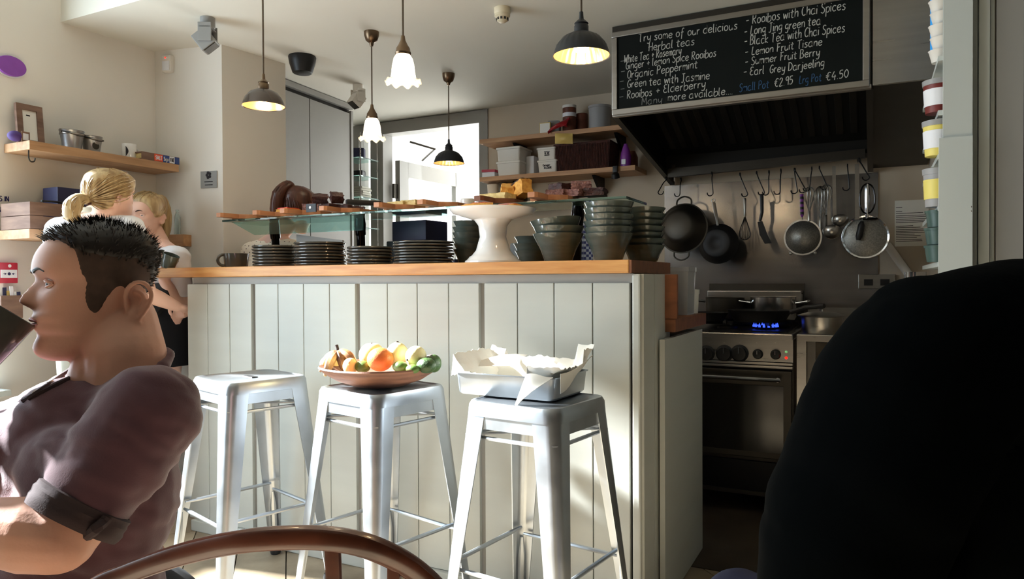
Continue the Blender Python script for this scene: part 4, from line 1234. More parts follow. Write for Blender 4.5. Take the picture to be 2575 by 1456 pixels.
c0 = onY(1292, 420, 4.29)
W0 = 0.175
t1 = tub((c0.x, 4.30, zL), W0, 0.19, 0.092, 'bottom one of the two big white tubs stacked on the lower shelf')
t2 = tub((c0.x, 4.30, zL + 0.0925), W0, 0.19, 0.092, 'top one of the two big white tubs stacked on the lower shelf')
c = onY(1342, 412, 4.36)
solo(MB().box((c.x, 4.36, zL + 0.065), (0.06, 0.12, 0.13), bevel=0.008), 'slim_tub', 'label_white', 'slim white box squeezed between the big tubs and the lettered tubs', 'box')
c0 = onY(1378, 420, 4.24)
for i, (lab, words) in enumerate((('lower small white tub with black handwriting, left of the basket', ('Ginger', 'FLOUR')), ('upper small white tub with a smudged black stencil label', None))):
    t = tub((c0.x - 0.006 * i, 4.305, zL + 0.0805 * i), 0.135 - 0.004 * i, 0.17, 0.08, lab)
    mb = MB()
    if words:
        for k, w_ in enumerate(words):
            script_text(mb, w_, (-0.028 + 0.008 * k, -0.0815, 0.040 - 0.018 * k), (0.026 + 0.008 * k, -0.0815, 0.041 - 0.018 * k), 0.013, (0, -0.06, 1), (0, -1, 0), 0.0014)
    else:
        for bx_, bz_, sx_, sz_ in ((0, 0.052, 0.04, 0.004), (-0.012, 0.042, 0.008, 0.012), (0.008, 0.042, 0.016, 0.01), (0, 0.030, 0.034, 0.007)):
            mb.box((bx_ + 0.006, -0.0815, bz_), (sx_, 0.004, sz_))
    mb.build('lettering', 'ink', t, smooth=False)
a = onY(1396, 425, 4.24); b = onY(1535, 415, 4.24)
t = thing('wicker_basket', 'dark brown wicker basket filling the lower shelf under the hood side', 'basket', ((a.x + b.x) / 2, 4.33, zL))
hx_, hb, hh_ = (b.x - a.x) / 2, 0.10, 0.165
bs = MB()
def rect(hx, hy, z): return [(-hx, -hy, z), (hx, -hy, z), (hx, hy, z), (-hx, hy, z)]
bs.loft([rect(hx_ * 0.93, hb * 0.9, 0.0), rect(hx_, hb, hh_), rect(hx_ - 0.01, hb - 0.01, hh_), rect(hx_ * 0.9, hb * 0.86, 0.01)])
bs.build('woven_sides', 'wicker', t, smooth=False)
MB().tube([(x, y, hh_) for x, y in ((-hx_, -hb), (hx_, -hb), (hx_, hb), (-hx_, hb))], 0.009, 8, closed=True).build('rim', 'wicker', t)
ns = MB()
for i in range(34):
    x = -hx_ * 0.95 + 2 * hx_ * 0.95 * i / 33
    ns.tube([(x * 0.93, -hb * 0.9 - 0.002, 0.004), (x, -hb - 0.002, hh_ - 0.006)], 0.0042, 5)
ns.build('upright_canes', 'wicker', t)
for dxp, lab in ((1572, 'purple squeezy bottle at the right end of the lower shelf'),):
    c = onY(dxp, 412, 4.25)
    t = thing('squeezy_bottle', lab, 'bottle', (c.x, 4.26, zL))
    MB().lathe([(0.001, 0), (0.032, 0), (0.034, 0.06), (0.026, 0.10), (0.014, 0.13), (0.011, 0.142), (0.001, 0.143)], 20, wob=lambda r, z, a: r * (1 - 0.35 * abs(math.sin(a)))).build('bottle', 'purple_pack', t)
    MB().box((-0.006, -0.024, 0.03), (0.026, 0.003, 0.03)).build('label', 'label_white', t, smooth=False)
c = onY(1592, 408, 4.32)
solo(MB().lathe([(0.001, 0), (0.036, 0), (0.036, 0.07), (0.02, 0.11), (0.001, 0.112)], 20, (c.x - 0.015, 4.35, zL)), 'squeezy_bottle', 'brown_pack', 'dark rounded bottle behind the purple squeezy bottle', 'bottle')
c = onY(1548, 430, SY - 0.012)
t = thing('clip_lamp', 'black clip hanging on the front edge of the lower shelf', 'clip', c)
MB().box((0, -0.004, 0.006), (0.03, 0.022, 0.05), bevel=0.004).build('clip_jaw', 'black_plastic', t)
MB().lathe([(0.012, -0.03), (0.026, -0.026), (0.024, 0.0), (0.010, 0.012)], 14, (0.002, -0.012, -0.02), RX(0.3)).build('clip_head', 'black_plastic', t)
# paper cups under the lower shelf, on the wall ledge
c = onY(1240, 478, 4.30)
ledge = solo(MB().box((onY(1300, 500, 4.33).x, 4.36, onY(1240, 512, 4.30).z - 0.016), (0.55, 0.198, 0.03)), 'wall_ledge', 'grey_joinery', 'narrow grey wall ledge under the lower back shelf', 'shelf', smooth=False)
zl = onY(1240, 512, 4.30).z
solo(MB().lathe([(0.001, 0), (0.033, 0), (0.040, 0.125), (0.042, 0.127), (0.037, 0.125), (0.030, 0.004), (0.001, 0.004)], 24, (c.x, 4.30, zl), RX(0)), 'paper_cup', 'cream_blouse', 'stack of pale paper cups under the lower back shelf', 'cup')
c = onY(1266, 478, 4.30)
solo(MB().lathe([(0.001, 0), (0.034, 0), (0.036, 0.125), (0.030, 0.137), (0.027, 0.125), (0.030, 0.004), (0.001, 0.004)], 24, (c.x, 4.30, zl)), 'steel_mug', 'steel', 'steel cup beside the pale paper cups', 'cup')

# ================================================================ NARROW SHELF UNIT ON THE PARTITION
su = thing('narrow_shelf_unit', 'narrow sage shelf unit fixed to the partition at the right', 'shelf unit', (0.21, 2.75, 0))
xa = onY(2372, 200, 2.40).x; xb = onY(2446, 200, 2.40).x; xc = onY(2361, 500, 2.40).x
zs = onY(2400, 345, 2.40).z
MB(su).box(((xa + xb) / 2, 2.409, (zs + CZ) / 2), (xb - xa, 0.018, CZ - zs - 0.002)).build('end_panel', 'sage_light', su, smooth=False)
MB(su).box(((xc + xb) / 2, 2.406, zs / 2), (xb - xc, 0.024, zs)).build('end_panel', 'sage_light', su, smooth=False)
MB(su).box((0.243, 2.78, CZ / 2), (0.012, 0.72, CZ - 0.01)).build('back_board', 'sage_light', su, smooth=False)
SH = []
for py in (212, 296, 395, 432, 524, 640):
    z = onY(2350, py + 0, 2.52).z
    SH.append(z)
shz = [onY(2350, 292, 2.5).z, onY(2350, 398, 2.5).z, onY(2350, 524, 2.5).z, onY(2350, 660, 2.5).z, onY(2350, 160, 2.5).z]
for z in shz:
    MB(su).box((0.203, 2.78, z - 0.007), (0.068, 0.72, 0.014)).build('shelf_board', 'sage_light', su, smooth=False)
for sc_ in (455, 466, 628, 640):
    MB(su).ell(onY(2442, sc_ + 65, 2.396), 0.003).build('screw', 'steel', su)


def jar(px, py_bot, z, h, r, body, lidm, labm, label, name='food_tub', Y=2.47):
    c = onY(px, py_bot, Y)
    t = thing(name, label, 'tub', (c.x, Y, z + 0.0005))
    MB().lathe([(0.001, 0), (r * 0.86, 0), (r, h * 0.85), (r * 0.97, h * 0.85), (r * 0.83, 0.003), (0.001, 0.003)], 24).build('tub_body', body, t)
    MB().lathe([(r * 1.05, h * 0.83), (r * 1.08, h * 0.98), (r * 0.9, h), (0.001, h)], 24).build('lid', lidm, t)
    if labm:
        MB().lathe([(r * 0.91, h * 0.2), (r * 0.975, h * 0.7)], 24, cap=False, wob=lambda rr_, z_, a_: rr_ + 0.0012).build('label', labm, t)
    return t


jar(2362, 290, shz[0], 0.098, 0.042, 'sauce_red', 'frosted_plastic', 'label_white', 'clear lidded tub of red sauce, top of the right hand tubs')
jar(2360, 392, shz[1], 0.105, 0.041, 'label_yellow', 'frosted_plastic', 'label_white', 'clear lidded tub with a yellow filling below the red tub')
jar(2360, 520, shz[2], 0.115, 0.040, 'frosted_plastic', 'frosted_plastic', 'label_yellow', 'clear lidded tub with a yellow band, lowest of the lidded tubs')
jar(2364, 640, shz[3], 0.05, 0.040, 'green_tub', 'green_tub', None, 'bottom green tub of the stack near the black shoulder', 'green_tub')
jar(2364, 640, shz[3] + 0.0515, 0.05, 0.040, 'green_tub', 'green_tub', None, 'middle green tub of the stack near the black shoulder', 'green_tub')
jar(2365, 640, shz[3] + 0.103, 0.05, 0.039, 'green_tub', 'green_tub', None, 'top green tub of the stack near the black shoulder', 'green_tub')
for i in range(5):
    c = onY(2366, 140, 2.50)
    solo(MB().lathe([(0.001, 0), (0.024, 0), (0.032, 0.034), (0.034, 0.036), (0.030, 0.034), (0.022, 0.003), (0.001, 0.003)], 20, (c.x + 0.004 * (i % 2), 2.50, shz[4] + 0.0005 + 0.0368 * i)), 'white_cup', 'white_plastic', 'white cup in the nest on the narrow shelves, %s' % ('bottom one', 'second from the bottom', 'middle one', 'second from the top', 'topmost one')[i], 'cup', 'nested white cups')
c = onY(2344, 75, 2.75)
a = onY(2343, 0, 2.9); b = onY(2336, 150, 2.9)
t = thing('insect_lamp', 'slim black tube lamp with a blue glowing edge beside the duct', 'lamp', (a.x + 0.015, 2.9, b.z))
MB(t).box((a.x + 0.016, 2.9, (b.z + CZ) / 2 - 0.02), (0.030, 0.05, CZ - b.z - 0.044)).build('housing', 'black_plastic', t, smooth=False)
mat('blue_glow', (60, 160, 230), 0.4, emit=(40, 150, 235), estr=0.9)
MB(t).box((a.x - 0.001, 2.895, (b.z + CZ) / 2 - 0.02), (0.006, 0.03, CZ - b.z - 0.06)).build('tube', 'blue_glow', t, smooth=False)

# ================================================================ PENDANT LAMPS


def depth(P): return (Vector(P) - EYE).dot(CF)


def pm(px, P): return px * depth(P) / FPX


def lamp_light(parent, loc, power, rad=0.03, color=(1.0, 0.78, 0.50)):
    d = bpy.data.lights.new('lamp_glow', 'POINT'); d.energy = power; d.shadow_soft_size = rad; d.color = color
    o = bpy.data.objects.new('lamp_glow', d); COL.objects.link(o); o.parent = parent; o.location = loc
    return o


def flex_part(t, z0, z1):
    MB().tube([(0, 0, z0), (0, 0, z1)], 0.0034, 8).build('flex', 'flex', t)


def rose_part(t, z):
    MB().lathe([(0.037, z), (0.036, z - 0.018), (0.028, z - 0.042), (0.012, z - 0.054), (0.007, z - 0.07), (0.001, z - 0.07)], 24).build('ceiling_rose', 'brass_old', t)


def dome_lamp(px, py, Y, wpx, label, outer, flutes, ceil_z, power, rose):
    P = onY(px, py, Y); r = pm(wpx / 2, P)
    t = thing('pendant_lamp', label, 'lamp', P, 0, 'pendant lamps over the bar')
    h = r * 0.86
    out = [(r * 1.03, 0.0), (r * 1.0, 0.004), (r * 0.98, h * 0.18), (r * 0.88, h * 0.48), (r * 0.66, h * 0.78), (r * 0.36, h * 0.96), (r * 0.24, h * 1.0)]
    inn = [(r * 0.22, h * 0.94), (r * 0.34, h * 0.90), (r * 0.63, h * 0.73), (r * 0.85, h * 0.45), (r * 0.95, h * 0.16), (r * 1.0, 0.002)]
    if flutes == 'facet':
        seg = 48
        wob = lambda rr, z, a: rr * (0.94 + 0.06 / math.cos(((a * 8 / (2 * PI)) % 1 - 0.5) * 2 * PI / 8) - 0.012)
    else:
        seg = 96
        wob = lambda rr, z, a: rr * (1 + (0.014 if rr < r * 0.97 and rr > r * 0.3 else 0.0) * math.cos(24 * a))
    s = MB().lathe(out, seg, wob=wob, cap=False).build('shade', outer, t, sharp=28)
    MB().lathe(inn, seg, wob=wob, cap=False).build('shade_lining', 'copper_inner', s, sharp=28)
    MB().lathe([(r * 0.26, h * 0.98), (r * 0.26, h * 1.25), (r * 0.22, h * 1.32), (r * 0.26, h * 1.36), (r * 0.16, h * 1.48), (r * 0.09, h * 1.55), (r * 0.07, h * 1.85), (0.001, h * 1.85)], 24).build('lamp_holder', outer if outer != 'shade_silver' else 'brass_old', t)
    MB().lathe([(0.001, h * 0.14), (r * 0.2, h * 0.2), (r * 0.28, h * 0.38), (r * 0.22, h * 0.58), (r * 0.12, h * 0.8), (r * 0.12, h * 0.95)], 20).build('bulb', 'bulb_glow', t)
    flex_part(t, h * 1.8, ceil_z - P.z - (0.06 if rose else 0.0))
    rose_part(t, ceil_z - P.z) if rose else None
    lamp_light(t, (0, 0, -0.012), power)
    return t


dome_lamp(663, 268, 1.99, 103, 'silver faceted metal pendant lamp, leftmost of the hanging lamps', 'shade_silver', 'facet', HZ, 3.0, True)
dome_lamp(1462, 142, 1.99, 140, 'large black ribbed dome pendant lamp nearest the chalkboard', 'shade_black', 'rib', HZ, 4.0, True)
dome_lamp(1129, 411, 3.607, 76, 'small black dome pendant lamp hanging before the back door', 'shade_black', 'rib', CZ, 2.2, True)


def tulip_lamp(px, py, Y, wpx, label, ceil_z, power):
    P = onY(px, py, Y); r = pm(wpx / 2, P)
    t = thing('pendant_lamp', label, 'lamp', P, 0, 'pendant lamps over the bar')
    fr = lambda rr, z, a: rr * (1 + (0.10 * math.cos(9 * a) if rr > r * 0.86 else 0.02 * math.cos(9 * a)))
    bell = [(r * 0.70, r * 0.22), (r * 0.64, r * 0.55), (r * 0.60, r * 0.95), (r * 0.52, r * 1.30), (r * 0.36, r * 1.55), (r * 0.30, r * 1.60)]
    ib = [(r * 0.28, r * 1.56), (r * 0.34, r * 1.50), (r * 0.49, r * 1.26), (r * 0.57, r * 0.93), (r * 0.61, r * 0.53), (r * 0.66, r * 0.22)]
    g = MB().lathe(bell + ib, 72, wob=fr, cap=False).build('glass_shade', 'opal_lit', t)
    rim = MB()
    seg = 108; prof = [(0.70, 0.22, 0), (0.78, 0.13, 0.3), (0.9, 0.05, 0.7), (1.0, 0.03, 1.0), (0.97, 0.0, 1.0), (0.88, 0.015, 0.7), (0.75, 0.09, 0.3), (0.66, 0.20, 0)]
    rings = []
    for i in range(seg):
        a = 2 * PI * i / seg
        rings.append([(r * k * math.cos(a), r * k * math.sin(a), r * (z + w * 0.10 * math.sin(9 * a))) for k, z, w in prof])
    rim.loft(rings, closed=True)
    rim.build('frilled_rim', 'opal_clear', g)
    MB().lathe([(r * 0.42, r * 1.50), (r * 0.44, r * 1.62), (r * 0.40, r * 1.70), (r * 0.38, r * 1.86), (r * 0.26, r * 2.05), (r * 0.14, r * 2.3), (r * 0.10, r * 2.55), (0.001, r * 2.55)], 24).build('gallery', 'brass_old', t)
    flex_part(t, r * 2.5, ceil_z - P.z - 0.06)
    rose_part(t, ceil_z - P.z)
    lamp_light(t, (0, 0, -0.02), power, 0.04)
    return t


tulip_lamp(1014, 208, 1.99, 92, 'frilled glass tulip pendant lamp hanging in front, nearer the camera', HZ, 2.0)
tulip_lamp(936, 350, 2.832, 68, 'frilled glass tulip pendant lamp hanging further back on a full flex', CZ, 2.0)

# ================================================================ CEILING FITTINGS


def spot(px, py, label, m, tilt, az, s=1.0):
    P = onZ(px, py, CZ)
    t = thing('ceiling_spotlight', label, 'spotlight', (P.x, P.y, CZ), az)
    MB().lathe([(0.033 * s, -0.001), (0.033 * s, -0.045 * s), (0.03 * s, -0.05 * s), (0.001, -0.05 * s)], 24).build('mount', m, t)
    for q in (-1, 1):
        MB().box((q * 0.040 * s, 0, -0.075 * s), (0.006 * s, 0.06 * s, 0.085 * s), bevel=0.002).build('bracket_arm', m, t, smooth=False)
    MB().box((0, 0, -0.052 * s), (0.086 * s, 0.05 * s, 0.006 * s)).build('bracket_bridge', m, t, smooth=False)
    hd = MB().box(Vector((0, -0.01 * s, -0.105 * s)), (0.07 * s, 0.075 * s, 0.085 * s), RX(tilt), bevel=0.004).build('head', m, t, smooth=False)
    MB().box(Vector((0, -0.01 * s, -0.105 * s)) + RX(tilt) @ Vector((0, 0, -0.044 * s)), (0.058 * s, 0.062 * s, 0.004 * s), RX(tilt)).build('lens', 'steel_dark', hd, smooth=False)


spot(522, 45, 'grey square headed ceiling spotlight over the left shelf wall', 'grey_fitting', R(38), R(-60))
spot(900, 212, 'small white ceiling spotlight beside the tall cupboard', 'white_plastic', R(-35), R(-20), 0.95)
P = onZ(760, 142, CZ)
solo(MB().lathe([(0.072, 0.0), (0.074, -0.006), (0.068, -0.04), (0.052, -0.088), (0.046, -0.092), (0.001, -0.092)], 28, (P.x, P.y, CZ - 0.0005)), 'ceiling_speaker', 'black_plastic', 'black tapered speaker fixed to the ceiling above the cupboard', 'speaker', base=(P.x, P.y, CZ))
P = onZ(1263, 20, CZ)
t = thing('smoke_detector', 'cream smoke detector on the ceiling left of the black dome lamp', 'smoke detector', (P.x, P.y, CZ))
MB().lathe([(0.036, -0.0005), (0.037, -0.022), (0.034, -0.028), (0.001, -0.028)], 28).build('base', 'cream_plastic', t)
MB().lathe([(0.034, -0.026), (0.035, -0.038), (0.027, -0.044), (0.024, -0.058), (0.012, -0.066), (0.001, -0.066)], 28).build('sensor_head', 'cream_plastic', t)
for a in range(10):
    q = RZ(a * 2 * PI / 10)
    MB().box(q @ Vector((0.0255, 0, -0.051)), (0.004, 0.009, 0.010), q).build('vent_slot', 'joinery_gap', t, smooth=False)

# intruder sensor and the small sign on the wall nib
nd = Vector((0.4, 0.08, 0)).normalized(); nn = Vector((nd.y, -nd.x, 0)); nr = frame_from(nd, -nn)


def on_nib(px, py, out=0.0):
    p0 = Vector((-3.385, 2.545, 0)) + nn * out; d = ray(px, py)
    k = (p0 - EYE).dot(nn) / d.dot(nn)
    return EYE + d * k


P = on_nib(419, 160, 0.02)
t = thing('alarm_sensor', 'white alarm motion sensor high in the wall corner', 'sensor', P, math.atan2(nd.y, nd.x))
MB().box((0, 0.012, 0), (0.058, 0.034, 0.088), bevel=0.008).build('case', 'white_plastic', t)
MB().box((0, -0.0065, -0.012), (0.042, 0.006, 0.048), bevel=0.002).build('lens_window', 'label_white', t)
MB().ell((-0.004, -0.006, 0.030), (0.004, 0.003, 0.004)).build('red_light', 'led_red', t)
a = on_nib(505, 430, 0.003); b = on_nib(546, 473, 0.003)
P = (a + b) / 2; sw = (b - a).dot(nd) * 1.0; sh = a.z - b.z
t = thing('wall_sign', 'small square grey sign with a dark emblem on the wall nib', 'sign', P, math.atan2(nd.y, nd.x))
MB().box((0, 0.0, 0), (sw, 0.005, sh - 0.006)).build('plate', 'grey_fitting', t, smooth=False)
e = MB()
for k in range(5):
    e.lathe([(0.002, -0.0008), (0.0085, 0), (0.002, 0.0008)], 12, (0.012 * math.cos(k * 1.256 + 0.6) * 0.8, -0.0035, 0.022 + 0.012 * math.sin(k * 1.256 + 0.6)), RX(PI / 2))
e.build('emblem', 'ink', t)
e = MB(); e.box((0, -0.0032, -0.012), (0.05, 0.001, 0.0045)); e.box((0.001, -0.0032, -0.028), (0.046, 0.001, 0.0045)); e.build('sign_text', 'ink', t, smooth=False)
# small ledge with a bottle on the nib, behind the waitress
P = on_nib(459, 605, 0.03)
lg = solo(MB().box((0, 0, 0), (0.10, 0.06, 0.06), nr).add([], []), 'wooden_ledge', 'oak_shelf', 'small wooden ledge on the wall nib behind the waitress', 'ledge', smooth=False)
lg.location = Vector(P) + nd * -0.02 - Vector((0, 0, 0.03))
Q = on_nib(449, 592, 0.03)
solo(MB().lathe([(0.001, 0), (0.016, 0), (0.016, 0.09), (0.008, 0.115), (0.008, 0.13), (0.006, 0.13), (0.013, 0.09), (0.013, 0.003), (0.001, 0.003)], 20, (P.x - 0.03, P.y - 0.006, P.z + 0.0305)), 'glass_bottle', 'glass_clear', 'slim clear glass bottle on the small wooden ledge', 'bottle')

# ================================================================ LEFT WALL: SHELF AND THINGS ON IT
XF = -3.20
zb_ = onX(200, 404, LX).z
zt1 = onX(75.8, 341.8, XF).z; zt2 = onX(471.4, 423, XF).z
ztop = (zt1 + zt2) / 2 - 0.004
y0 = onX(74, 345, XF).y; y1 = min(onX(471, 423, XF).y, 2.535)
sh = thing('floating_shelf', 'long oak shelf on the left wall with frame, buckets and book', 'shelf', ((LX + XF) / 2, (y0 + y1) / 2, ztop - 0.04))
MB(sh).box(((LX + 0.001 + XF) / 2, (y0 + y1) / 2, ztop - 0.019), (XF - LX - 0.001, y1 - y0, 0.038), bevel=0.002).build('board', 'oak_shelf_y', sh, smooth=False)
hk = onX(72, 372, XF - 0.03)
MB(sh).tube(spline([(hk.x, hk.y, ztop - 0.038), (hk.x, hk.y, ztop - 0.07), (hk.x, hk.y + 0.008, ztop - 0.085), (hk.x, hk.y + 0.022, ztop - 0.082), (hk.x, hk.y + 0.026, ztop - 0.068)], 4), 0.003, 6).build('cup_hook', 'steel_dark', sh)


def lw(px, py, off=0.1):
    return onX(px, py, LX + off)


zs_ = ztop + 0.0005
# picture frame
a = lw(42, 345, 0.04); b = lw(108, 300, 0.04)
fr = thing('picture_frame', 'wooden picture frame with a white certificate on the left shelf', 'picture frame', (LX + 0.035, (a.y + b.y) / 2, zs_))
fw = b.y - a.y; fh = 0.185
lean = RY(R(6))
for (cy, cz, sy, sz) in ((0, fh - 0.0125, fw, 0.025), (0, 0.0125, fw, 0.025), (-fw / 2 + 0.0125, fh / 2, 0.025, fh - 0.05), (fw / 2 - 0.0125, fh / 2, 0.025, fh - 0.05)):
    MB().box(RY(R(-6)) @ Vector((0.012, cy, cz)), (0.016, sy, sz), RY(R(-6))).build('frame_bar', 'crate_wood', fr, smooth=False)
mt = MB().box(RY(R(-6)) @ Vector((0.009, 0, fh / 2)), (0.006, fw - 0.045, fh - 0.045), RY(R(-6))).build('certificate', 'white_paper', fr, smooth=False)
MB().box(RY(R(-6)) @ Vector((0.0125, -0.004, fh - 0.048)), (0.001, 0.016, 0.006), RY(R(-6))).build('crest', 'ink', fr, smooth=False)
c = lw(38, 345, 0.11)
solo(MB().ell((c.x, c.y - 0.0, zs_ + 0.022), (0.026, 0.03, 0.0225)), 'purple_ball', 'purple_dark', 'small purple ball in front of the picture frame', 'ornament')
c = lw(64, 338, 0.13)
t = thing('tiny_card', 'tiny dark card propped before the picture frame', 'card', (c.x, c.y, zs_))
MB().box((0, 0, 0.022), (0.004, 0.034, 0.044)).build('card', 'crate_wood', t, smooth=False)
MB().box((0.0024, 0, 0.022), (0.001, 0.022, 0.028)).build('card_print', 'label_white', t, smooth=False)


def bucket(px, wpx, label, off, hm, lbl):
    c = lw(px, 365, off); r = pm(wpx / 2, c)
    t = thing('metal_bucket', label, 'bucket', (c.x, c.y, zs_), 0, 'little metal buckets on the left shelf')
    h = r * 1.75
    MB().lathe([(0.001, 0), (r * 0.72, 0), (r * 0.98, h * 0.97), (r * 1.03, h), (r * 1.0, h * 1.01), (r * 0.95, h * 0.97), (r * 0.69, 0.004), (0.001, 0.004)], 28).build('pail', 'galvanised', t)
    MB().lathe([(r * 0.93, h * 0.78), (r * 0.96, h * 0.80), (r * 0.95, h * 0.84)], 28, cap=False, wob=lambda a_, b_, c_: a_ + 0.002).build('hoop', 'steel', t)
    for s in (-1, 1):
        MB().box((0, s * r * 1.0, h * 0.93), (0.012, 0.006, 0.018)).build('handle_lug', 'steel', t, smooth=False)
    MB().tube(spline([(0, -r * 1.02, h * 0.95), (r * 0.9, -r * 0.7, h * 0.78), (r * 1.12, 0, h * 0.7), (r * 0.9, r * 0.7, h * 0.78), (0, r * 1.02, h * 0.95)], 5), 0.0022, 6).build('bail_handle', 'steel_dark', t)
    if lbl:
        MB().lathe([(0.006, -0.001), (0.017, 0), (0.006, 0.001)], 20, (r * 0.84, -r * 0.12, h * 0.42), RY(PI / 2)).build('stamp', 'steel_dark', t)


bucket(181, 56, 'plain galvanised bucket, left of the pair on the left shelf', 0.10, 1, False)
bucket(231, 48, 'galvanised bucket with a dark round stamp, right of the pair', 0.105, 1, True)
c = lw(325, 388, 0.10); r = pm(17, c)
t = thing('white_mug', 'white mug with a black mark on the left shelf', 'mug', (c.x, c.y, zs_))
MB().lathe([(0.001, 0), (r * 0.95, 0), (r, 0.01), (r, r * 2.3), (r * 0.92, r * 2.3), (r * 0.9, 0.006), (0.001, 0.006)], 28).build('mug_body', 'white_ceramic', t)
MB().tube(arc((0, r, r * 1.2), r * 0.6, R(-80), R(80), 8, (0, 1, 0), (0, 0, 1)), 0.005, 8).build('handle', 'white_ceramic', t)
mk = MB().lathe([(r * 1.01, r * 0.4), (r * 1.01, r * 1.9)], 48, cap=False)
mk = MB(); mk.grid(lambda u, v: (r * 1.02 * math.cos(R(-62 + 22 * u * math.sin(PI * v))), r * 1.02 * math.sin(R(-62 + 22 * u * math.sin(PI * v))), r * (0.4 + 1.5 * v)), 3, 8, 0.001)
mk.build('black_mark', 'ink', t)
# book lying flat, spine out
a = lw(341, 395, 0.17); b = lw(457, 410, 0.17)
bk = thing('hardback_book', 'hardback book lying flat with a coloured spine at the shelf end', 'book', (LX + 0.11, (a.y + b.y) / 2, zs_))
L = min(b.y, 2.52) - a.y
MB().box((-0.004, 0, 0.019), (0.132, L - 0.01, 0.026)).build('pages', 'sponge_cream', bk, smooth=False)
for z in (0.003, 0.035): MB().box((0, 0, z), (0.14, L, 0.006)).build('cover', 'crate_wood', bk, smooth=False)
MB().box((0.071, 0, 0.019), (0.004, L, 0.038)).build('spine', 'crate_wood', bk, smooth=False)
seg = [(-0.18, 0.04, 'book_orange', 'SALT'), (0.04, 0.22, 'book_blue', 'Sugar'), (0.22, 0.36, 'label_white', 'FAT'), (0.36, 0.49, 'book_blue', None)]
for u0, u1, m, w_ in seg:
    MB().box((0.0736, L * (u0 + u1) / 2, 0.019), (0.002, L * (u1 - u0), 0.034)).build('spine_panel', m, bk, smooth=False)
    if w_:
        mb = MB(); script_text(mb, w_, (0.0748, L * u0 + 0.006, 0.010), (0.0748, L * u1 - 0.002, 0.010), 0.018, (0, 0, 1), (1, 0, 0), 0.0016)
        mb.build('spine_title', 'label_white' if m != 'label_white' else 'ink', bk, smooth=False)
# lower shelf with crate
XF2 = -3.16
zc = onX(72, 575, XF2).z
yc0 = onX(74, 578, XF2).y; yc1 = 2.14
ls = solo(MB().box(((LX + 0.001 + XF2) / 2, (yc0 + yc1) / 2, zc - 0.02), (XF2 - LX - 0.001, yc1 - yc0, 0.04), bevel=0.002), 'floating_shelf', 'oak_shelf_y', 'lower pale oak shelf on the left wall under the wooden crate', 'shelf', smooth=False)
cr = thing('wooden_crate', 'weathered wooden crate on the lower left shelf', 'crate', (LX + 0.12, (yc0 + yc1) / 2, zc + 0.0005))
ch = 0.115; cl = yc1 - yc0 - 0.01
for x, nm in ((0.10, 'plank'), (-0.10, 'plank')):
    for k in range(2):
        MB().box((x, 0, 0.029 + 0.058 * k), (0.012, cl, 0.055)).build(nm, 'crate_wood', cr, smooth=False)
for y in (-cl / 2 + 0.006, cl / 2 - 0.006):
    for k in range(2):
        MB().box((0, y, 0.029 + 0.058 * k), (0.188, 0.012, 0.055)).build('plank', 'crate_wood', cr, smooth=False)
MB().box((0, 0, 0.004), (0.19, cl - 0.026, 0.008)).build('plank', 'crate_wood', cr, smooth=False)
c = onX(160, 510, LX + 0.10)
solo(MB().box((LX + 0.10, c.y + 0.02, zc + 0.105), (0.11, 0.16, 0.19), bevel=0.004), 'navy_box', 'navy', 'dark navy box sticking up out of the wooden crate', 'box', smooth=False)
solo(MB().tube(spline([(LX + 0.23, yc0 + 0.05, zc + 0.122), (LX + 0.20, yc0 + 0.14, zc + 0.126), (LX + 0.20, yc0 + 0.24, zc + 0.120)], 4), 0.0045, 6), 'loose_cord', 'black_plastic', 'dark cord lying along the rim of the wooden crate', 'cord')
# purple oval sign
c = onX(29, 166, LX + 0.012)
t = thing('oval_sign', 'purple oval sign with a white edge high on the left wall', 'sign', (LX + 0.004, c.y, c.z))
ov = MB().lathe([(0.001, 0.0), (1.0, 0.0), (1.0, 0.008), (0.96, 0.012), (0.001, 0.012)], 40)
r1, r2 = (onX(68, 166, LX).y - onX(-8, 166, LX).y) / 2, (onX(29, 141, LX).z - onX(29, 191, LX).z) / 2
ov.v = [Vector((v.z, v.x * r1, v.y * r2)) for v in ov.v]; ov.build('face', 'purple_sign', t)
ov = MB().lathe([(0.001, 0.0), (1.04, 0.0), (1.04, 0.004), (0.001, 0.004)], 40)
ov.v = [Vector((v.z - 0.002, v.x * r1, v.y * r2 - 0.004)) for v in ov.v]; ov.build('backing', 'label_white', t)
# wall lettering
t = thing('wall_lettering', 'dark lettering on the left wall at the picture edge', 'lettering', onX(10, 515, LX + 0.001))
mb = MB(t); script_text(mb, 'S IN', onX(-2, 505, LX + 0.0005), onX(24, 506.5, LX + 0.0005), 0.021, (0, 0, 1), (1, 0, 0), 0.0018); mb.build('letters', 'ink_blue', t, smooth=False)
mb = MB(t); script_text(mb, 'N', onX(-5, 533, LX + 0.0005), onX(5, 533.5, LX + 0.0005), 0.021, (0, 0, 1), (1, 0, 0), 0.0018); mb.build('letters', 'ink_blue', t, smooth=False)
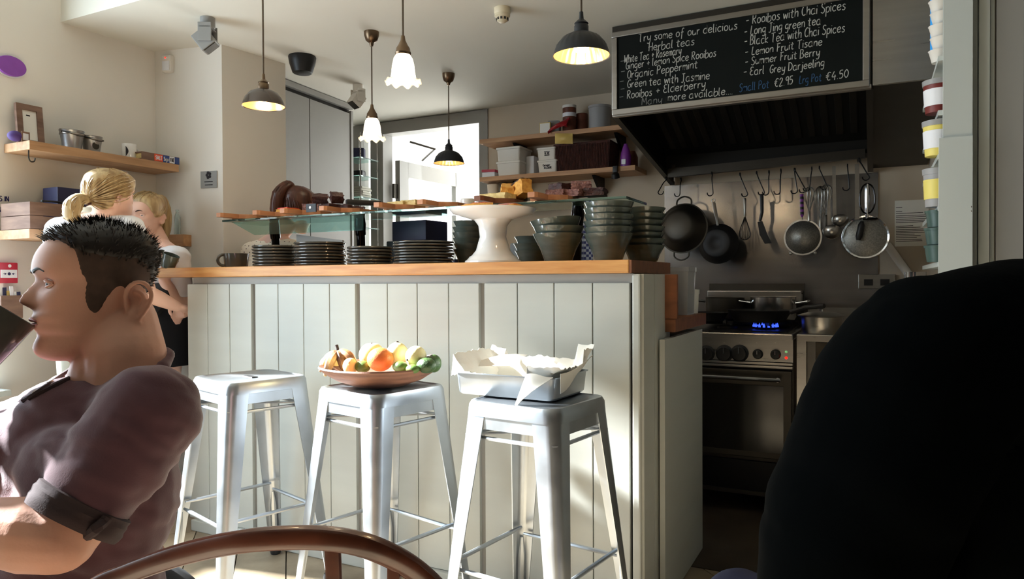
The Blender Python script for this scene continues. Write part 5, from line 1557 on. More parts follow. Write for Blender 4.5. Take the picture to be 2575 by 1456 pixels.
# fire call point
a = onX(-4, 660, LX + 0.03); b = onX(44, 712, LX + 0.03)
t = thing('fire_call_point', 'red fire alarm call point with a white panel on the left wall', 'fire alarm', (LX + 0.002, (a.y + b.y) / 2, (a.z + b.z) / 2))
cw, ch2 = b.y - a.y, a.z - b.z
MB().box((0.017, 0, 0), (0.032, cw, ch2), bevel=0.004).build('case', 'red_box', t)
MB().box((0.0345, 0, -0.004), (0.004, cw * 0.86, ch2 * 0.40)).build('glass_panel', 'label_white', t, smooth=False)
mb = MB(); mb.lathe([(0.001, 0), (0.0065, 0), (0.0065, 0.001), (0.001, 0.001)], 16, (0.0366, 0, -0.004), RY(PI / 2))
for s in (-1, 1):
    mb.prism([(0.0366, s * 0.010, -0.004), (0.0366, s * 0.018, 0.001), (0.0366, s * 0.018, -0.009)], (0.0008, 0, 0))
    mb.box((0.037, s * 0.020, -0.004), (0.0008, 0.008, 0.002))
mb.build('arrows_symbol', 'ink_blue', t, smooth=False)
MB().lathe([(0.001, 0), (0.007, 0), (0.007, 0.001), (0.001, 0.001)], 14, (0.0335, 0.004, ch2 * 0.34), RY(PI / 2)).build('flame_mark', 'label_white', t)
# leaflet rack
a = onX(10, 750, LX + 0.08); b = onX(66, 800, LX + 0.08)
t = thing('leaflet_rack', 'wire rack of pale leaflets on the left wall below the call point', 'leaflet rack', (LX + 0.03, (a.y + b.y) / 2, b.z))
yw = b.y - a.y
MB().box((0.0, 0, 0.05), (0.056, yw, 0.10), bevel=0.003).build('tray', 'crate_wood', t, smooth=False)
rnd = random.Random(11)
for i in range(7):
    h_ = rnd.uniform(0.10, 0.145)
    MB().box((-0.018 + 0.006 * i, -yw / 2 + yw * (0.12 + 0.13 * i), h_ / 2 + 0.012), (0.003, yw * 0.16, h_), RX(rnd.uniform(-0.12, 0.12))).build('leaflet', ['label_white', 'white_paper', 'navy', 'gold_card'][i % 4], t, smooth=False)

# ================================================================ SIDE LIGHT GLASS SHELVES BY THE BACK DOOR
GY = 4.30
gs = thing('glass_shelves', 'narrow glass shelves in front of the side window by the back door', 'shelf', (-3.44, GY, 1.0))
gz = [onY(905, p, GY).z for p in (402, 447, 500, 575)]
for z in gz:
    MB(gs).box((-3.46, 4.31, z), (0.20, 0.22, 0.008)).build('glass_shelf', 'glass_green', gs, smooth=False)
for y in (4.21, 4.41):
    MB(gs).tube([(-3.365, y, 0.6), (-3.365, y, 2.2)], 0.005, 8).build('upright', 'steel', gs)
P = onY(903, 386, 4.27)
solo(MB().box((P.x, 4.27, gz[0] + 0.0045 + 0.037), (0.085, 0.07, 0.074), RZ(0.5), bevel=0.008), 'black_radio', 'navy', 'small black radio on the top glass shelf by the back door', 'radio')
P = onY(903, 434, 4.27)
solo(MB().box((P.x, 4.27, gz[1] + 0.0045 + 0.022), (0.085, 0.06, 0.044), RZ(0.2), bevel=0.012), 'black_case', 'black_plastic', 'dark camera case on the second glass shelf by the back door', 'case')
P = onY(905, 480, 4.27)
for i in range(5):
    solo(MB().box((P.x + 0.006 * (i % 2), 4.28, gz[2] + 0.0045 + 0.0075 + 0.016 * i), (0.10, 0.12, 0.0145), RZ(0.1 * (i % 3)), bevel=0.004), 'folded_cloth', 'apron_stone', ('folded stone cloth at the bottom of the pile on the third glass shelf', 'second folded stone cloth from the bottom on the third glass shelf', 'middle folded stone cloth of the pile on the third glass shelf', 'second folded stone cloth from the top on the third glass shelf', 'topmost folded stone cloth of the pile on the third glass shelf')[i], 'cloth', 'folded cloths by the back door')

# ================================================================ THINGS ON THE BAR TOP
BZ = TZ + 0.0006


def plate_stack(px, wpx, n, Y, seed, dz, place):
    P = onY(px, 662, Y); r = pm(wpx / 2, P)
    rnd = random.Random(seed)
    me = MB().lathe([(0.001, 0.0), (r * 0.72, 0.0), (r * 0.93, dz * 0.16), (r * 0.985, dz * 0.34), (r, dz * 0.55), (r * 0.995, dz * 0.78), (r * 0.975, dz * 0.93), (r * 0.93, dz * 0.97), (r * 0.70, dz * 0.62), (0.001, dz * 0.55)], 44, wob=lambda a, b, c: a * (1 + 0.006 * math.cos(3 * c + seed))).mesh('plate', 'plate_dark')
    names = ['bottom', 'second from bottom', 'third from bottom', 'fourth from bottom', 'fifth from bottom', 'sixth from bottom', 'seventh from bottom', 'eighth from bottom']
    for i in range(n):
        o = bpy.data.objects.new('dinner_plate', me); COL.objects.link(o)
        o.location = (P.x + rnd.uniform(-0.003, 0.003), Y + rnd.uniform(-0.003, 0.003), BZ + dz * 0.985 * i)
        o.rotation_euler = (rnd.uniform(-0.006, 0.006), rnd.uniform(-0.006, 0.006), rnd.uniform(0, 6))
        pos = 'top' if i == n - 1 else names[i]
        tag(o, 'dark glazed plate, %s of the %s plate stack' % (pos, place), 'plate', 'stacked dark plates on the bar')


plate_stack(691, 107, 7, 2.36, 1, 0.0137, 'leftmost')
plate_stack(804, 128, 8, 2.37, 2, 0.0130, 'second from left')
plate_stack(931, 114, 6, 2.35, 3, 0.0128, 'third from left')
plate_stack(1066, 152, 8, 2.36, 4, 0.0114, 'widest, rightmost')


def bowl_stack(px, Y, n, R0, H0, dz, seed, place, base=0.55, tilt=0.0, r_grow=0.0, zoff=0.0):
    P = onY(px, 660, Y); rnd = random.Random(seed)
    prof = [(0.001, 0.0), (R0 * base, 0.0), (R0 * (base + 0.05), H0 * 0.06), (R0 * (base * 0.5 + 0.46), H0 * 0.45), (R0 * 0.905, H0 * 0.78), (R0 * 0.985, H0 * 0.96), (R0 * 1.0, H0), (R0 * 0.96, H0 * 0.99), (R0 * 0.87, H0 * 0.8), (R0 * (base * 0.5 + 0.40), H0 * 0.47), (R0 * base, H0 * 0.14), (0.001, H0 * 0.1)]
    me = MB().lathe(prof, 44, wob=lambda a, b, c: a * (1 + 0.004 * math.sin(14 * b / H0))).mesh('bowl', 'stoneware')
    names = ['bottom', 'second from bottom', 'third from bottom', 'fourth from bottom', 'fifth from bottom', 'sixth from bottom', 'seventh from bottom']
    for i in range(n):
        o = bpy.data.objects.new('stoneware_bowl', me); COL.objects.link(o)
        o.location = (P.x + rnd.uniform(-0.003, 0.003), Y + rnd.uniform(-0.002, 0.002), BZ + zoff + dz * i)
        tt = rnd.uniform(-0.02, 0.02) + (tilt if i == n - 1 else 0) if i else 0.0
        o.rotation_euler = (0.0, tt, rnd.uniform(0, 6) if not tilt else 0)
        pos = 'top' if i == n - 1 else names[i]
        tag(o, 'stoneware bowl, %s of the %s' % (pos, place), 'bowl', 'stacked stoneware bowls on the bar')


def R_at(px, Y, w): return pm(w / 2, onY(px, 640, Y))


bowl_stack(1180, 2.52, 6, R_at(1180, 2.52, 82), 0.062, 0.0225, 5, 'stack behind the cake stand', 0.6)
bowl_stack(1336, 2.55, 3, R_at(1336, 2.55, 86), 0.052, 0.027, 6, 'low stack beside the cake stand', 0.66)
bowl_stack(1405, 2.36, 3, R_at(1405, 2.36, 128), 0.100, 0.026, 7, 'wide middle stack', 0.5, tilt=-0.10)
bowl_stack(1531, 2.36, 6, R_at(1531, 2.36, 124), 0.094, 0.0215, 8, 'tallest stack', 0.52)
bowl_stack(1618, 2.55, 7, R_at(1618, 2.55, 108), 0.060, 0.0225, 9, 'stack at the bar end', 0.6)

# cake stand with tart
P = onY(1240, 658, 2.30); r = pm(108, P)
cs = thing('cake_stand', 'white pedestal cake stand holding a red tart', 'cake stand', (P.x, 2.30, BZ))
hS = onY(1240, 532, 2.30).z - BZ
MB().lathe([(0.001, 0), (r * 0.66, 0), (r * 0.655, 0.006), (r * 0.60, 0.012), (r * 0.55, 0.022), (r * 0.50, 0.026), (r * 0.40, 0.045), (r * 0.31, hS * 0.5), (r * 0.34, hS * 0.72), (r * 0.46, hS * 0.86), (0.001, hS * 0.88)], 48).build('pedestal', 'white_ceramic', cs)
MB().lathe([(0.001, hS * 0.84), (r * 0.5, hS * 0.84), (r * 0.58, hS * 0.87), (r * 0.92, hS * 0.95), (r * 1.0, hS * 1.02), (r * 1.01, hS * 1.045), (r * 0.96, hS * 1.04), (r * 0.88, hS * 0.985), (0.001, hS * 0.96)], 56).build('dish', 'white_ceramic', cs)
tz = BZ + hS * 0.985
ta = thing('fruit_tart', 'red glazed fruit tart with a slice missing on the cake stand', 'tart', (P.x - 0.004, 2.302, tz))
n = 40; a0, a1 = R(-20), R(300); rt = r * 0.74
top = MB(); vs = []; fs = []
crust = MB()
ring = [a0 + (a1 - a0) * i / n for i in range(n + 1)]
crust.loft([[(0.012 * math.cos(a), 0.012 * math.sin(a), 0.001), (rt * 0.95 * math.cos(a), rt * 0.95 * math.sin(a), 0.001), (rt * (1.0 + 0.012 * math.cos(30 * a)) * math.cos(a), rt * (1.0 + 0.012 * math.cos(30 * a)) * math.sin(a), 0.022), (rt * 0.95 * math.cos(a), rt * 0.95 * math.sin(a), 0.0235), (0.012 * math.cos(a), 0.012 * math.sin(a), 0.018)] for a in ring])
crust.build('crust', 'sponge_yellow', ta)
rnd = random.Random(2)
top.loft([[(0.014 * math.cos(a), 0.014 * math.sin(a), 0.0185), (rt * 0.3 * math.cos(a), rt * 0.3 * math.sin(a), 0.0245 + rnd.uniform(-0.002, 0.003)), (rt * 0.65 * math.cos(a), rt * 0.65 * math.sin(a), 0.025 + rnd.uniform(-0.003, 0.003)), (rt * 0.93 * math.cos(a), rt * 0.93 * math.sin(a), 0.026 + rnd.uniform(-0.002, 0.002)), (rt * 0.945 * math.cos(a), rt * 0.945 * math.sin(a), 0.0225)] for a in ring])
top.build('glazed_fruit', 'tart_red', ta)

# mug at the left end, spiral book, till boxes behind
P = onY(594, 662, 2.33); r = pm(31, P)
t = thing('coffee_mug', 'dark glazed mug with a round handle at the left of the bar', 'mug', (P.x, 2.33, BZ))
hm = r * 1.12
MB().lathe([(0.001, 0), (r * 0.86, 0), (r * 0.9, 0.004), (r, hm), (r * 0.95, hm), (r * 0.84, 0.006), (0.001, 0.006)], 32).build('mug_body', 'plate_dark', t)
MB().tube(arc(Vector((-0.55, -0.83, 0)).normalized() * r * 0.95 + Vector((0, 0, hm * 0.52)), hm * 0.40, R(-95), R(95), 10, Vector((-0.55, -0.83, 0)).normalized(), (0, 0, 1)), 0.0068, 8).build('handle', 'plate_dark', t)
a = onY(747, 658, 2.53); b = onY(866, 658, 2.53)
sb = thing('spiral_book', 'grey spiral bound menu book standing behind the plate stacks', 'book', ((a.x + b.x) / 2, 2.53, BZ))
za = onY(747, 590, 2.53).z; zb2 = onY(866, 604, 2.53).z
MB(sb).prism([(a.x, 2.527, BZ), (b.x - 0.008, 2.527, BZ), (b.x - 0.008, 2.527, zb2), (a.x, 2.527, za)], (0, 0.010, 0)).build('cover', 'grey_joinery', sb, smooth=False)
co = MB(sb); pts = []
nt = 9
for i in range(nt * 8 + 1):
    an = i * PI / 4
    pts.append((b.x - 0.004 + 0.008 * math.cos(an), 2.532 + 0.009 * math.sin(an), BZ + 0.008 + (zb2 - BZ - 0.016) * i / (nt * 8)))
co.tube(pts, 0.0016, 5); co.build('wire_spiral', 'steel', sb)

# ================================================================ GLASS CAKE SHELF
GZ = onY(560, 553, 2.45).z
gx0 = onY(558, 553, 2.45).x; gx1 = -0.78
gsh = thing('glass_cake_shelf', 'clear green edged glass shelf on dark chrome posts above the bar', 'shelf', ((gx0 + gx1) / 2, 2.6, BZ))
MB(gsh).box(((gx0 + gx1) / 2, 2.58, GZ - 0.005), (gx1 - gx0, 0.26, 0.010), bevel=0.002).build('glass_top', 'glass_green', gsh, smooth=False)
MB(gsh).prism([(gx0 + 0.06, 2.452, GZ - 0.012), (-1.95, 2.452, GZ - 0.012), (-1.99, 2.50, GZ - 0.075), (gx0 + 0.16, 2.50, GZ - 0.075)], (0, 0.006, 0)).build('sneeze_guard', 'glass_green', gsh, smooth=False)
for px in (688, 903, 1450):
    q = onY(px, 585, 2.56)
    po = MB(gsh)
    po.tube([(q.x - 0.018, 2.60, BZ), (q.x - 0.004, 2.575, GZ - 0.075)], 0.020, 16)
    po = po.build('post', 'black_chrome', gsh)
    MB(gsh).tube([(q.x - 0.006, 2.579, GZ - 0.088), (q.x - 0.004, 2.574, GZ - 0.07), (q.x + 0.004, 2.565, GZ - 0.04), (q.x + 0.006, 2.56, GZ - 0.0115)], [0.024, 0.025, 0.025, 0.022], 16).build('post_elbow', 'black_chrome', po)
    MB(gsh).lathe([(0.001, 0), (0.034, 0), (0.034, 0.006), (0.022, 0.010)], 20, (q.x - 0.018, 2.60, BZ)).build('foot_flange', 'black_chrome', po)

bz = GZ + 0.0006


def paddle(px, py, label, blen=0.26, bwid=0.155, hl=0.12, th=0.019, yn=2.33, wood='board_wood', rot=0.0):
    P = onY(px, py, yn)
    t = thing('serving_board', label, 'serving board', (P.x - 0.0, yn, bz), rot, 'wooden serving boards on the glass shelf')
    hw = 0.021
    out = [(-hw, 0.0), (hw, 0.0)]
    pts = [(-hw, 0.012), (-hw * 0.6, 0.0), (hw * 0.6, 0.0), (hw, 0.012), (hw, hl - 0.02), (bwid / 2 - 0.02, hl + 0.01), (bwid / 2, hl + 0.035), (bwid / 2, hl + blen - 0.01), (bwid / 2 - 0.01, hl + blen), (-bwid / 2 + 0.01, hl + blen), (-bwid / 2, hl + blen - 0.01), (-bwid / 2, hl + 0.035), (-bwid / 2 + 0.02, hl + 0.01), (-hw, hl - 0.02)]
    MB().prism([(x, y, 0) for x, y in pts], (0, 0, th)).build('board', wood, t, smooth=False)
    MB().lathe([(0.001, 0), (0.006, 0), (0.006, 0.0006), (0.001, 0.0006)], 12, (0, 0.03, th)).build('hanging_hole', 'stalk_dark', t)
    return t, P


BOARDS = [(549, 537, 'wooden serving board at the far left of the glass shelf, nearly bare'), (640, 531, 'second serving board from the left, holding orange cakes'),
          (709, 525, 'third serving board from the left, with a pale yellow end'), (808, 516, 'fourth serving board from the left, under the tall brownies'),
          (946, 514, 'serving board right of the black knife handle, with pale squares'), (1056, 508, 'serving board in front of the open back door'),
          (1200, 498, 'dark stained serving board behind the red tart'), (1336, 488, 'serving board at the right carrying nutty chocolate squares')]
BP = []
for px, py, lab in BOARDS:
    t, P = paddle(px, py, lab, wood='oak_end' if 'dark stained' in lab else 'board_wood')
    BP.append(P)


def chunk(name, label, c, s, m, seed, rot=0.0, group=None, topm=None, rough=0.0038, cat='cake', tilt=0.0):
    bm = bmesh.new(); bmesh.ops.create_cube(bm, size=1.0)
    bmesh.ops.subdivide_edges(bm, edges=bm.edges[:], cuts=4, use_grid_fill=True)
    rnd = random.Random(seed)
    q = RZ(rot) @ RX(tilt)
    t = thing(name, label, cat, c, 0, group)
    mb = MB()
    for v in bm.verts:
        p = Vector((v.co.x * s[0], v.co.y * s[1], (v.co.z + 0.5) * s[2]))
        if p.z > 0.002: p += Vector((rnd.uniform(-1, 1), rnd.uniform(-1, 1), rnd.uniform(-1, 0.6))) * rough * min(1, s[2] / 0.03)
        v.co = q @ p
    bm.verts.index_update()
    mz = min(v.co.z for v in bm.verts)
    mb.add([v.co - Vector((0, 0, mz)) for v in bm.verts], [tuple(v.index for v in f.verts) for f in bm.faces]); bm.free()
    mb.build('crumb', m, t, sharp=50)
    if topm:
        tb = MB().grid(lambda u, v: q @ Vector(((u - 0.5) * s[0] * 0.9, (v - 0.5) * s[1] * 0.9, s[2] + 0.003 + 0.003 * rnd.random())) - Vector((0, 0, mz)), 6, 6, 0.005)
        tb.build('topping', topm, t)
    return t


btz = bz + 0.0196


def on_board(px, py, Y): return onY(px, py, Y)


def cakes(items):
    for (name, lab, px, Y, zo, s, m, seed, rot, tm, grp, tilt) in items:
        p = onY(px, 500, Y)
        chunk(name, lab, (p.x, Y, btz + zo), s, m, seed, rot, grp, tm, tilt=tilt)


G1 = 'chocolate brownies on the fourth board'; G2 = 'chocolate squares on the right board'
cakes([
    ('brownie', 'nut topped chocolate brownie at the left of the tall pile', 786, 2.56, 0.0, (0.075, 0.075, 0.040), 'choc_nut', 1, 0.4, None, G1, 0),
    ('brownie', 'dark chocolate brownie in the middle of the tall pile', 832, 2.58, 0.0, (0.07, 0.075, 0.038), 'chocolate', 2, -0.2, None, G1, 0),
    ('brownie', 'tilted chocolate brownie leaning on top of the tall pile', 806, 2.59, 0.041, (0.07, 0.06, 0.034), 'chocolate', 3, 0.7, None, G1, 0.35),
    ('brownie', 'dark chocolate brownie at the right of the tall pile', 868, 2.62, 0.0, (0.06, 0.07, 0.036), 'chocolate', 4, 0.2, None, G1, 0),
    ('brownie', 'pointed chocolate brownie on top right of the tall pile', 846, 2.60, 0.040, (0.055, 0.055, 0.036), 'chocolate', 5, 0.9, None, G1, 0.5),
    ('brownie', 'small broken brownie at the end near the black knife', 902, 2.66, 0.0, (0.05, 0.05, 0.028), 'chocolate', 6, 0.5, None, G1, 0),
    ('orange_cake', 'flat orange cake square on the second board', 672, 2.55, 0.0, (0.07, 0.07, 0.014), 'sponge_yellow', 7, 0.2, None, None, 0),
    ('orange_cake', 'orange cake square topped with strawberry on the third board', 725, 2.52, 0.0, (0.075, 0.08, 0.020), 'sponge_yellow', 8, -0.1, 'strawberry', None, 0),
    ('flapjack', 'pale crumbly cake square, left of two before the door', 1003, 2.53, 0.0, (0.075, 0.07, 0.020), 'sponge_cream', 9, 0.1, None, 'pale squares before the door', 0),
    ('flapjack', 'pale crumbly cake square, right of two before the door', 1040, 2.55, 0.0, (0.085, 0.07, 0.026), 'sponge_cream', 10, -0.15, None, 'pale squares before the door', 0),
    ('sponge_cake', 'pale cream sponge slab lying behind the red tart', 1252, 2.50, 0.0, (0.12, 0.08, 0.022), 'sponge_cream', 12, -0.1, None, 'yellow sponge slices', 0),
    ('sponge_cake', 'pointed yellow sponge slice standing left of two', 1276, 2.58, 0.0, (0.05, 0.09, 0.055), 'sponge_yellow', 13, 0.5, None, 'yellow sponge slices', 0.3),
    ('sponge_cake', 'tall yellow sponge slice next to the nutty chocolate', 1312, 2.56, 0.0, (0.05, 0.10, 0.058), 'sponge_yellow', 14, 1.0, 'chocolate', 'yellow sponge slices', -0.25),
    ('chocolate_square', 'nutty chocolate square at the lower left of the right pile', 1398, 2.54, 0.0, (0.07, 0.06, 0.028), 'choc_nut', 15, 0.2, None, G2, 0),
    ('chocolate_square', 'nutty chocolate square at the lower middle of the right pile', 1446, 2.56, 0.0, (0.075, 0.065, 0.028), 'choc_nut', 16, -0.2, None, G2, 0),
    ('chocolate_square', 'plain dark chocolate square at the lower right of the right pile', 1498, 2.58, 0.0, (0.075, 0.07, 0.030), 'chocolate', 17, 0.1, None, G2, 0),
    ('chocolate_square', 'chocolate square on the upper left of the right pile', 1408, 2.57, 0.0285, (0.07, 0.06, 0.028), 'chocolate', 18, -0.3, None, G2, 0),
    ('chocolate_square', 'nutty chocolate square crowning the right pile', 1462, 2.58, 0.0295, (0.075, 0.06, 0.030), 'choc_nut', 19, 0.35, None, G2, 0),
])
P = onY(872, 508, 2.36)
t = thing('cake_knife', 'black handled cake knife lying over the boards', 'knife', (P.x, 2.36, btz + 0.001))
MB().box((0.04, 0.06, 0.012), (0.026, 0.15, 0.022), RZ(R(-35)), bevel=0.006).build('handle', 'black_plastic', t)
MB().box((0.115, 0.175, 0.008), (0.022, 0.13, 0.002), RZ(R(-35))).build('blade', 'steel', t, smooth=False)
P = onY(783, 520, 2.40)
t = thing('price_tag', 'small black price tag with a white dot standing by the brownies', 'price tag', (P.x, 2.40, bz + 0.0002))
MB().box((0, 0, 0.022), (0.055, 0.006, 0.036)).build('tag_face', 'black_plastic', t, smooth=False)
MB().lathe([(0.001, 0), (0.006, 0), (0.006, 0.001), (0.001, 0.001)], 12, (-0.004, -0.0035, 0.024), RX(PI / 2)).build('dot', 'label_white', t)
# cream jar with yellow lid near the doorway
P = onY(1176, 505, 2.60)
solo(MB().lathe([(0.001, 0), (0.03, 0), (0.03, 0.04), (0.026, 0.045), (0.001, 0.046)], 20, (P.x, 2.60, bz)), 'cream_pot', 'white_ceramic', 'little white pot behind the cake stand on the glass shelf', 'pot')

# till boxes and cloth on the back worktop seen under the glass
WZ = 0.9656
P = onY(1055, 560, 2.80)
solo(MB().box((P.x, 2.80, WZ + 0.16), (0.24, 0.20, 0.32), RZ(0.1), bevel=0.006), 'till', 'black_plastic', 'dark cash till behind the widest plate stack', 'till')
P = onY(1030, 545, 2.80)
solo(MB().box((onY(1062, 545, 2.80).x, 2.78, WZ + 0.3205 + 0.045), (0.20, 0.16, 0.09), RZ(-0.1), bevel=0.004), 'receipt_printer', 'navy', 'navy receipt printer on top of the till under the glass shelf', 'printer')
P = onY(1120, 590, 2.72)
solo(MB().box((P.x + 0.02, 2.72, WZ + 0.115), (0.16, 0.11, 0.23), RZ(-0.15), bevel=0.004), 'blue_box_file', 'navy', 'blue file box standing right of the till', 'box', smooth=False)
P = onY(1445, 530, 2.83)
cl = MB().grid(lambda u, v: (P.x - 0.07 + 0.15 * u, 2.83 + 0.012 * math.sin(9 * u), WZ + 0.36 - 0.26 * v + 0.03 * u), 12, 10, 0.004)
mat('gingham_check', (220, 222, 232), 0.8)
_nt = MATS['gingham_check'].node_tree
_tc = _nt.nodes.new('ShaderNodeTexCoord'); _ck = _nt.nodes.new('ShaderNodeTexChecker')
_ck.inputs['Scale'].default_value = 90; _ck.inputs['Color1'].default_value = (*lin((226, 228, 238)), 1); _ck.inputs['Color2'].default_value = (*lin((84, 88, 140)), 1)
_nt.links.new(_tc.outputs['Object'], _ck.inputs['Vector']); _nt.links.new(_ck.outputs['Color'], _nt.nodes['Principled BSDF'].inputs['Base Color'])
solo(cl, 'tea_towel', 'gingham_check', 'blue and white checked tea towel hanging under the glass shelf', 'towel')
solo(MB().box((P.x, 2.85, WZ + 0.185), (0.03, 0.03, 0.37)), 'towel_post', 'steel', 'steel post carrying the checked tea towel', 'post', smooth=False)
P = onY(1345, 560, 2.86)
solo(MB().box((P.x, 2.86, WZ + 0.15), (0.17, 0.16, 0.30), bevel=0.01), 'bread_bin', 'grey_fitting', 'grey bin on the back worktop behind the low bowls', 'bin')

# plastic tubs on the low worktop at the bar end
P = onY(1706, 790, 2.80)
t = thing('storage_tub', 'tall translucent storage tub of brown pulses on the low worktop', 'tub', (-0.69, 2.80, WZ))
sxy = 0.062
def sq(s, z): return [(-s, -s, z), (s, -s, z), (s, s, z), (-s, s, z)]
MB().loft([sq(sxy * 0.92, 0.0), sq(sxy, 0.165), sq(sxy * 1.05, 0.168), sq(sxy * 1.05, 0.185), sq(sxy * 0.95, 0.185), sq(sxy * 0.88, 0.004)]).build('tub_wall', 'frosted_plastic', t, smooth=False)
MB().box((-0.02, 0, 0.07), (0.05, 0.095, 0.13)).build('pulses', 'lentil_brown', t, smooth=False)
t = thing('white_pot', 'small white lidded pot beside the tall translucent tub', 'pot', (-0.66, 2.915, WZ))
MB().lathe([(0.001, 0), (0.03, 0), (0.034, 0.08), (0.001, 0.08)], 24).build('pot_body', 'white_plastic', t)
MB().lathe([(0.036, 0.078), (0.037, 0.096), (0.001, 0.098)], 24).build('lid', 'white_plastic', t)

# ================================================================ FRUIT BOWL ON THE MIDDLE STOOL
FB_ = Vector((-1.44, 1.895, 0.7605))
fb = thing('fruit_bowl', 'wide shallow carved wooden bowl of fruit on the middle stool', 'bowl', FB_)
rb = 0.196
MB().lathe([(0.001, 0.0), (0.075, 0.0), (0.085, 0.002), (0.14, 0.022), (0.180, 0.047), (rb, 0.063), (rb * 0.985, 0.068), (0.172, 0.056), (0.13, 0.034), (0.08, 0.018), (0.001, 0.014)], 56, wob=lambda a, b, c: a * (1 + 0.012 * math.cos(2 * c + 0.4) + 0.006 * math.cos(5 * c))).build('bowl_shell', 'bowl_wood', fb)


def fpos(px, py, dY):
    return onY(px, py, FB_.y + dY)


def fruit(name, label, px, py, dY, r, m, sq_=(1, 1, 1), fn=None, stalk=None, rot=None, cat='fruit', grp=None):
    P = fpos(px, py, dY)
    t = thing(name, label, cat, P, 0, grp)
    MB().ell((0, 0, 0), (r * sq_[0], r * sq_[1], r * sq_[2]), rot, 28, 18, fn).build('flesh', m, t)
    if stalk:
        MB().lathe([(0.001, -0.004), (stalk[1], -0.002), (stalk[1] * 0.7, stalk[2]), (0.001, stalk[2])], 10, stalk[0]).build('stalk', 'stalk_dark', t)
    return t


dimple = lambda v: Vector((v.x, v.y, v.z * (1 - 0.14 * math.exp(-((v.x ** 2 + v.y ** 2) / 0.08)))))
k = 2.28 / FPX
fruit('apple', 'large pale yellow apple at the top of the fruit bowl, behind the orange', 935, 893, 0.03, 0.043, 'apple_yellow', fn=dimple, stalk=((0, 0, 0.036), 0.003, 0.006))
fruit('orange', 'bright orange at the front of the fruit bowl', 956, 904, -0.05, 0.041, 'orange_peel', (1.03, 1, 0.93))
fruit('quince', 'pale yellow quince with a dark crown at the top of the bowl', 999, 891, 0.01, 0.036, 'lemon_pale', (1, 1, 1.1), stalk=((0, 0, 0.038), 0.006, 0.005))
fruit('lemon', 'round pale lemon with its tip facing out, at the right of the bowl', 1046, 896, -0.015, 0.033, 'lemon_pale', (1, 1.05, 1.0), stalk=((-0.012, -0.031, -0.008), 0.004, 0.003))
fruit('apple', 'apple in an overexposed pale tone at the far left rim of the fruit bowl', 829, 915, -0.01, 0.031, 'sponge_cream', (1.1, 1, 0.9), stalk=((0.0, 0, 0.026), 0.002, 0.005))  # pale colour stands in for overexposure on this apple
fruit('apple', 'cut apple wedge at the front left of the fruit bowl', 881, 921, -0.085, 0.027, 'apple_yellow', (0.95, 0.8, 1.0), fn=lambda v: Vector((min(v.x, 0.45), v.y, v.z)))
fruit('lime', 'yellow green lime left of the orange', 912, 922, -0.06, 0.022, 'lime_green', (1.25, 1, 0.9), grp='limes in the fruit bowl')
fruit('lime', 'lime wedged right of the orange', 1006, 922, -0.05, 0.020, 'lime_green', (1.3, 1, 0.9), grp='limes in the fruit bowl')
fruit('lime', 'lime half hidden under the lemon', 1038, 928, -0.06, 0.018, 'lime_green', (1.3, 1, 0.8), grp='limes in the fruit bowl')
fruit('avocado', 'green avocado lying at the front right of the bowl', 1072, 919, -0.03, 0.026, 'avocado', (1.3, 1, 0.95), grp='avocados in the fruit bowl')
fruit('avocado', 'green avocado standing at the far right of the bowl', 1091, 914, 0.01, 0.026, 'avocado', (0.9, 1, 1.1), grp='avocados in the fruit bowl')
# bananas
T0 = fpos(850, 884, -0.03)
bc = thing('banana_bunch', 'bunch of overripe speckled bananas at the left of the bowl', 'bananas', T0)
for i, (dx_, dy_, dz_, m) in enumerate(((-0.030, -0.035, -0.045, 'banana'), (0.0, -0.05, -0.052, 'banana'), (0.030, -0.015, -0.040, 'banana_old'), (0.062, 0.0, -0.030, 'banana_old'))):
    e = Vector((dx_, dy_, dz_))
    pts = spline([(0, 0, 0), e * 0.25 + Vector((0, 0, 0.006)), e * 0.7 + Vector((0, 0, 0.010)), e * 1.05, e * 1.3 + Vector((0, 0, -0.006))], 4)
    n = len(pts)
    rad = [0.0045 + 0.0115 * math.sin(PI * min(1, max(0, (j / (n - 1) - 0.08) / 0.92)) ** 0.8) if j else 0.0045 for j in range(n)]
    MB().tube(pts, rad, 8).build('banana', m, bc)
MB().tube([(0, 0, -0.004), (-0.004, 0.002, 0.010), (-0.010, 0.004, 0.020)], [0.006, 0.005, 0.006], 8).build('crown_stalk', 'stalk_dark', bc)
P = fpos(1088, 905, 0.03)
solo(MB().tube(spline([P + Vector((-0.03, 0, 0.0)), P + Vector((0, 0, 0.006)), P + Vector((0.025, 0, -0.006))], 4), [0.006, 0.010, 0.011, 0.012, 0.012, 0.012, 0.010, 0.008, 0.005], 8), 'banana', 'stalk_dark', 'single blackened banana behind the avocados', 'banana')

# ================================================================ BAKING TRAY WITH PARCHMENT ON THE RIGHT STOOL
L_ = onZ(1141, 935, 0.826); N_ = onZ(1396, 953, 0.826); R_ = onZ(1522, 938, 0.826)
e1 = (N_ - L_); e1.z = 0; tl = e1.length; e1.normalize(); e2 = Vector((-e1.y, e1.x, 0)); tw = 0.235
ctr = (L_ + N_) / 2 + e2 * tw / 2
tr = thing('baking_tray', 'battered aluminium baking tray on the right stool', 'tray', (ctr.x, ctr.y, 0.7605), math.atan2(e1.y, e1.x))
hl, hw, hh = tl / 2, tw / 2, 0.066


def rrc(hx, hy, z, b=0.02, n=4):
    p = []
    for cx, cy, a0 in ((1, 1, 0), (-1, 1, 90), (-1, -1, 180), (1, -1, 270)):
        for q in range(n + 1):
            a = R(a0 + 90 * q / n); p.append((cx * (hx - b) + b * math.cos(a), cy * (hy - b) + b * math.sin(a), z))
    return p


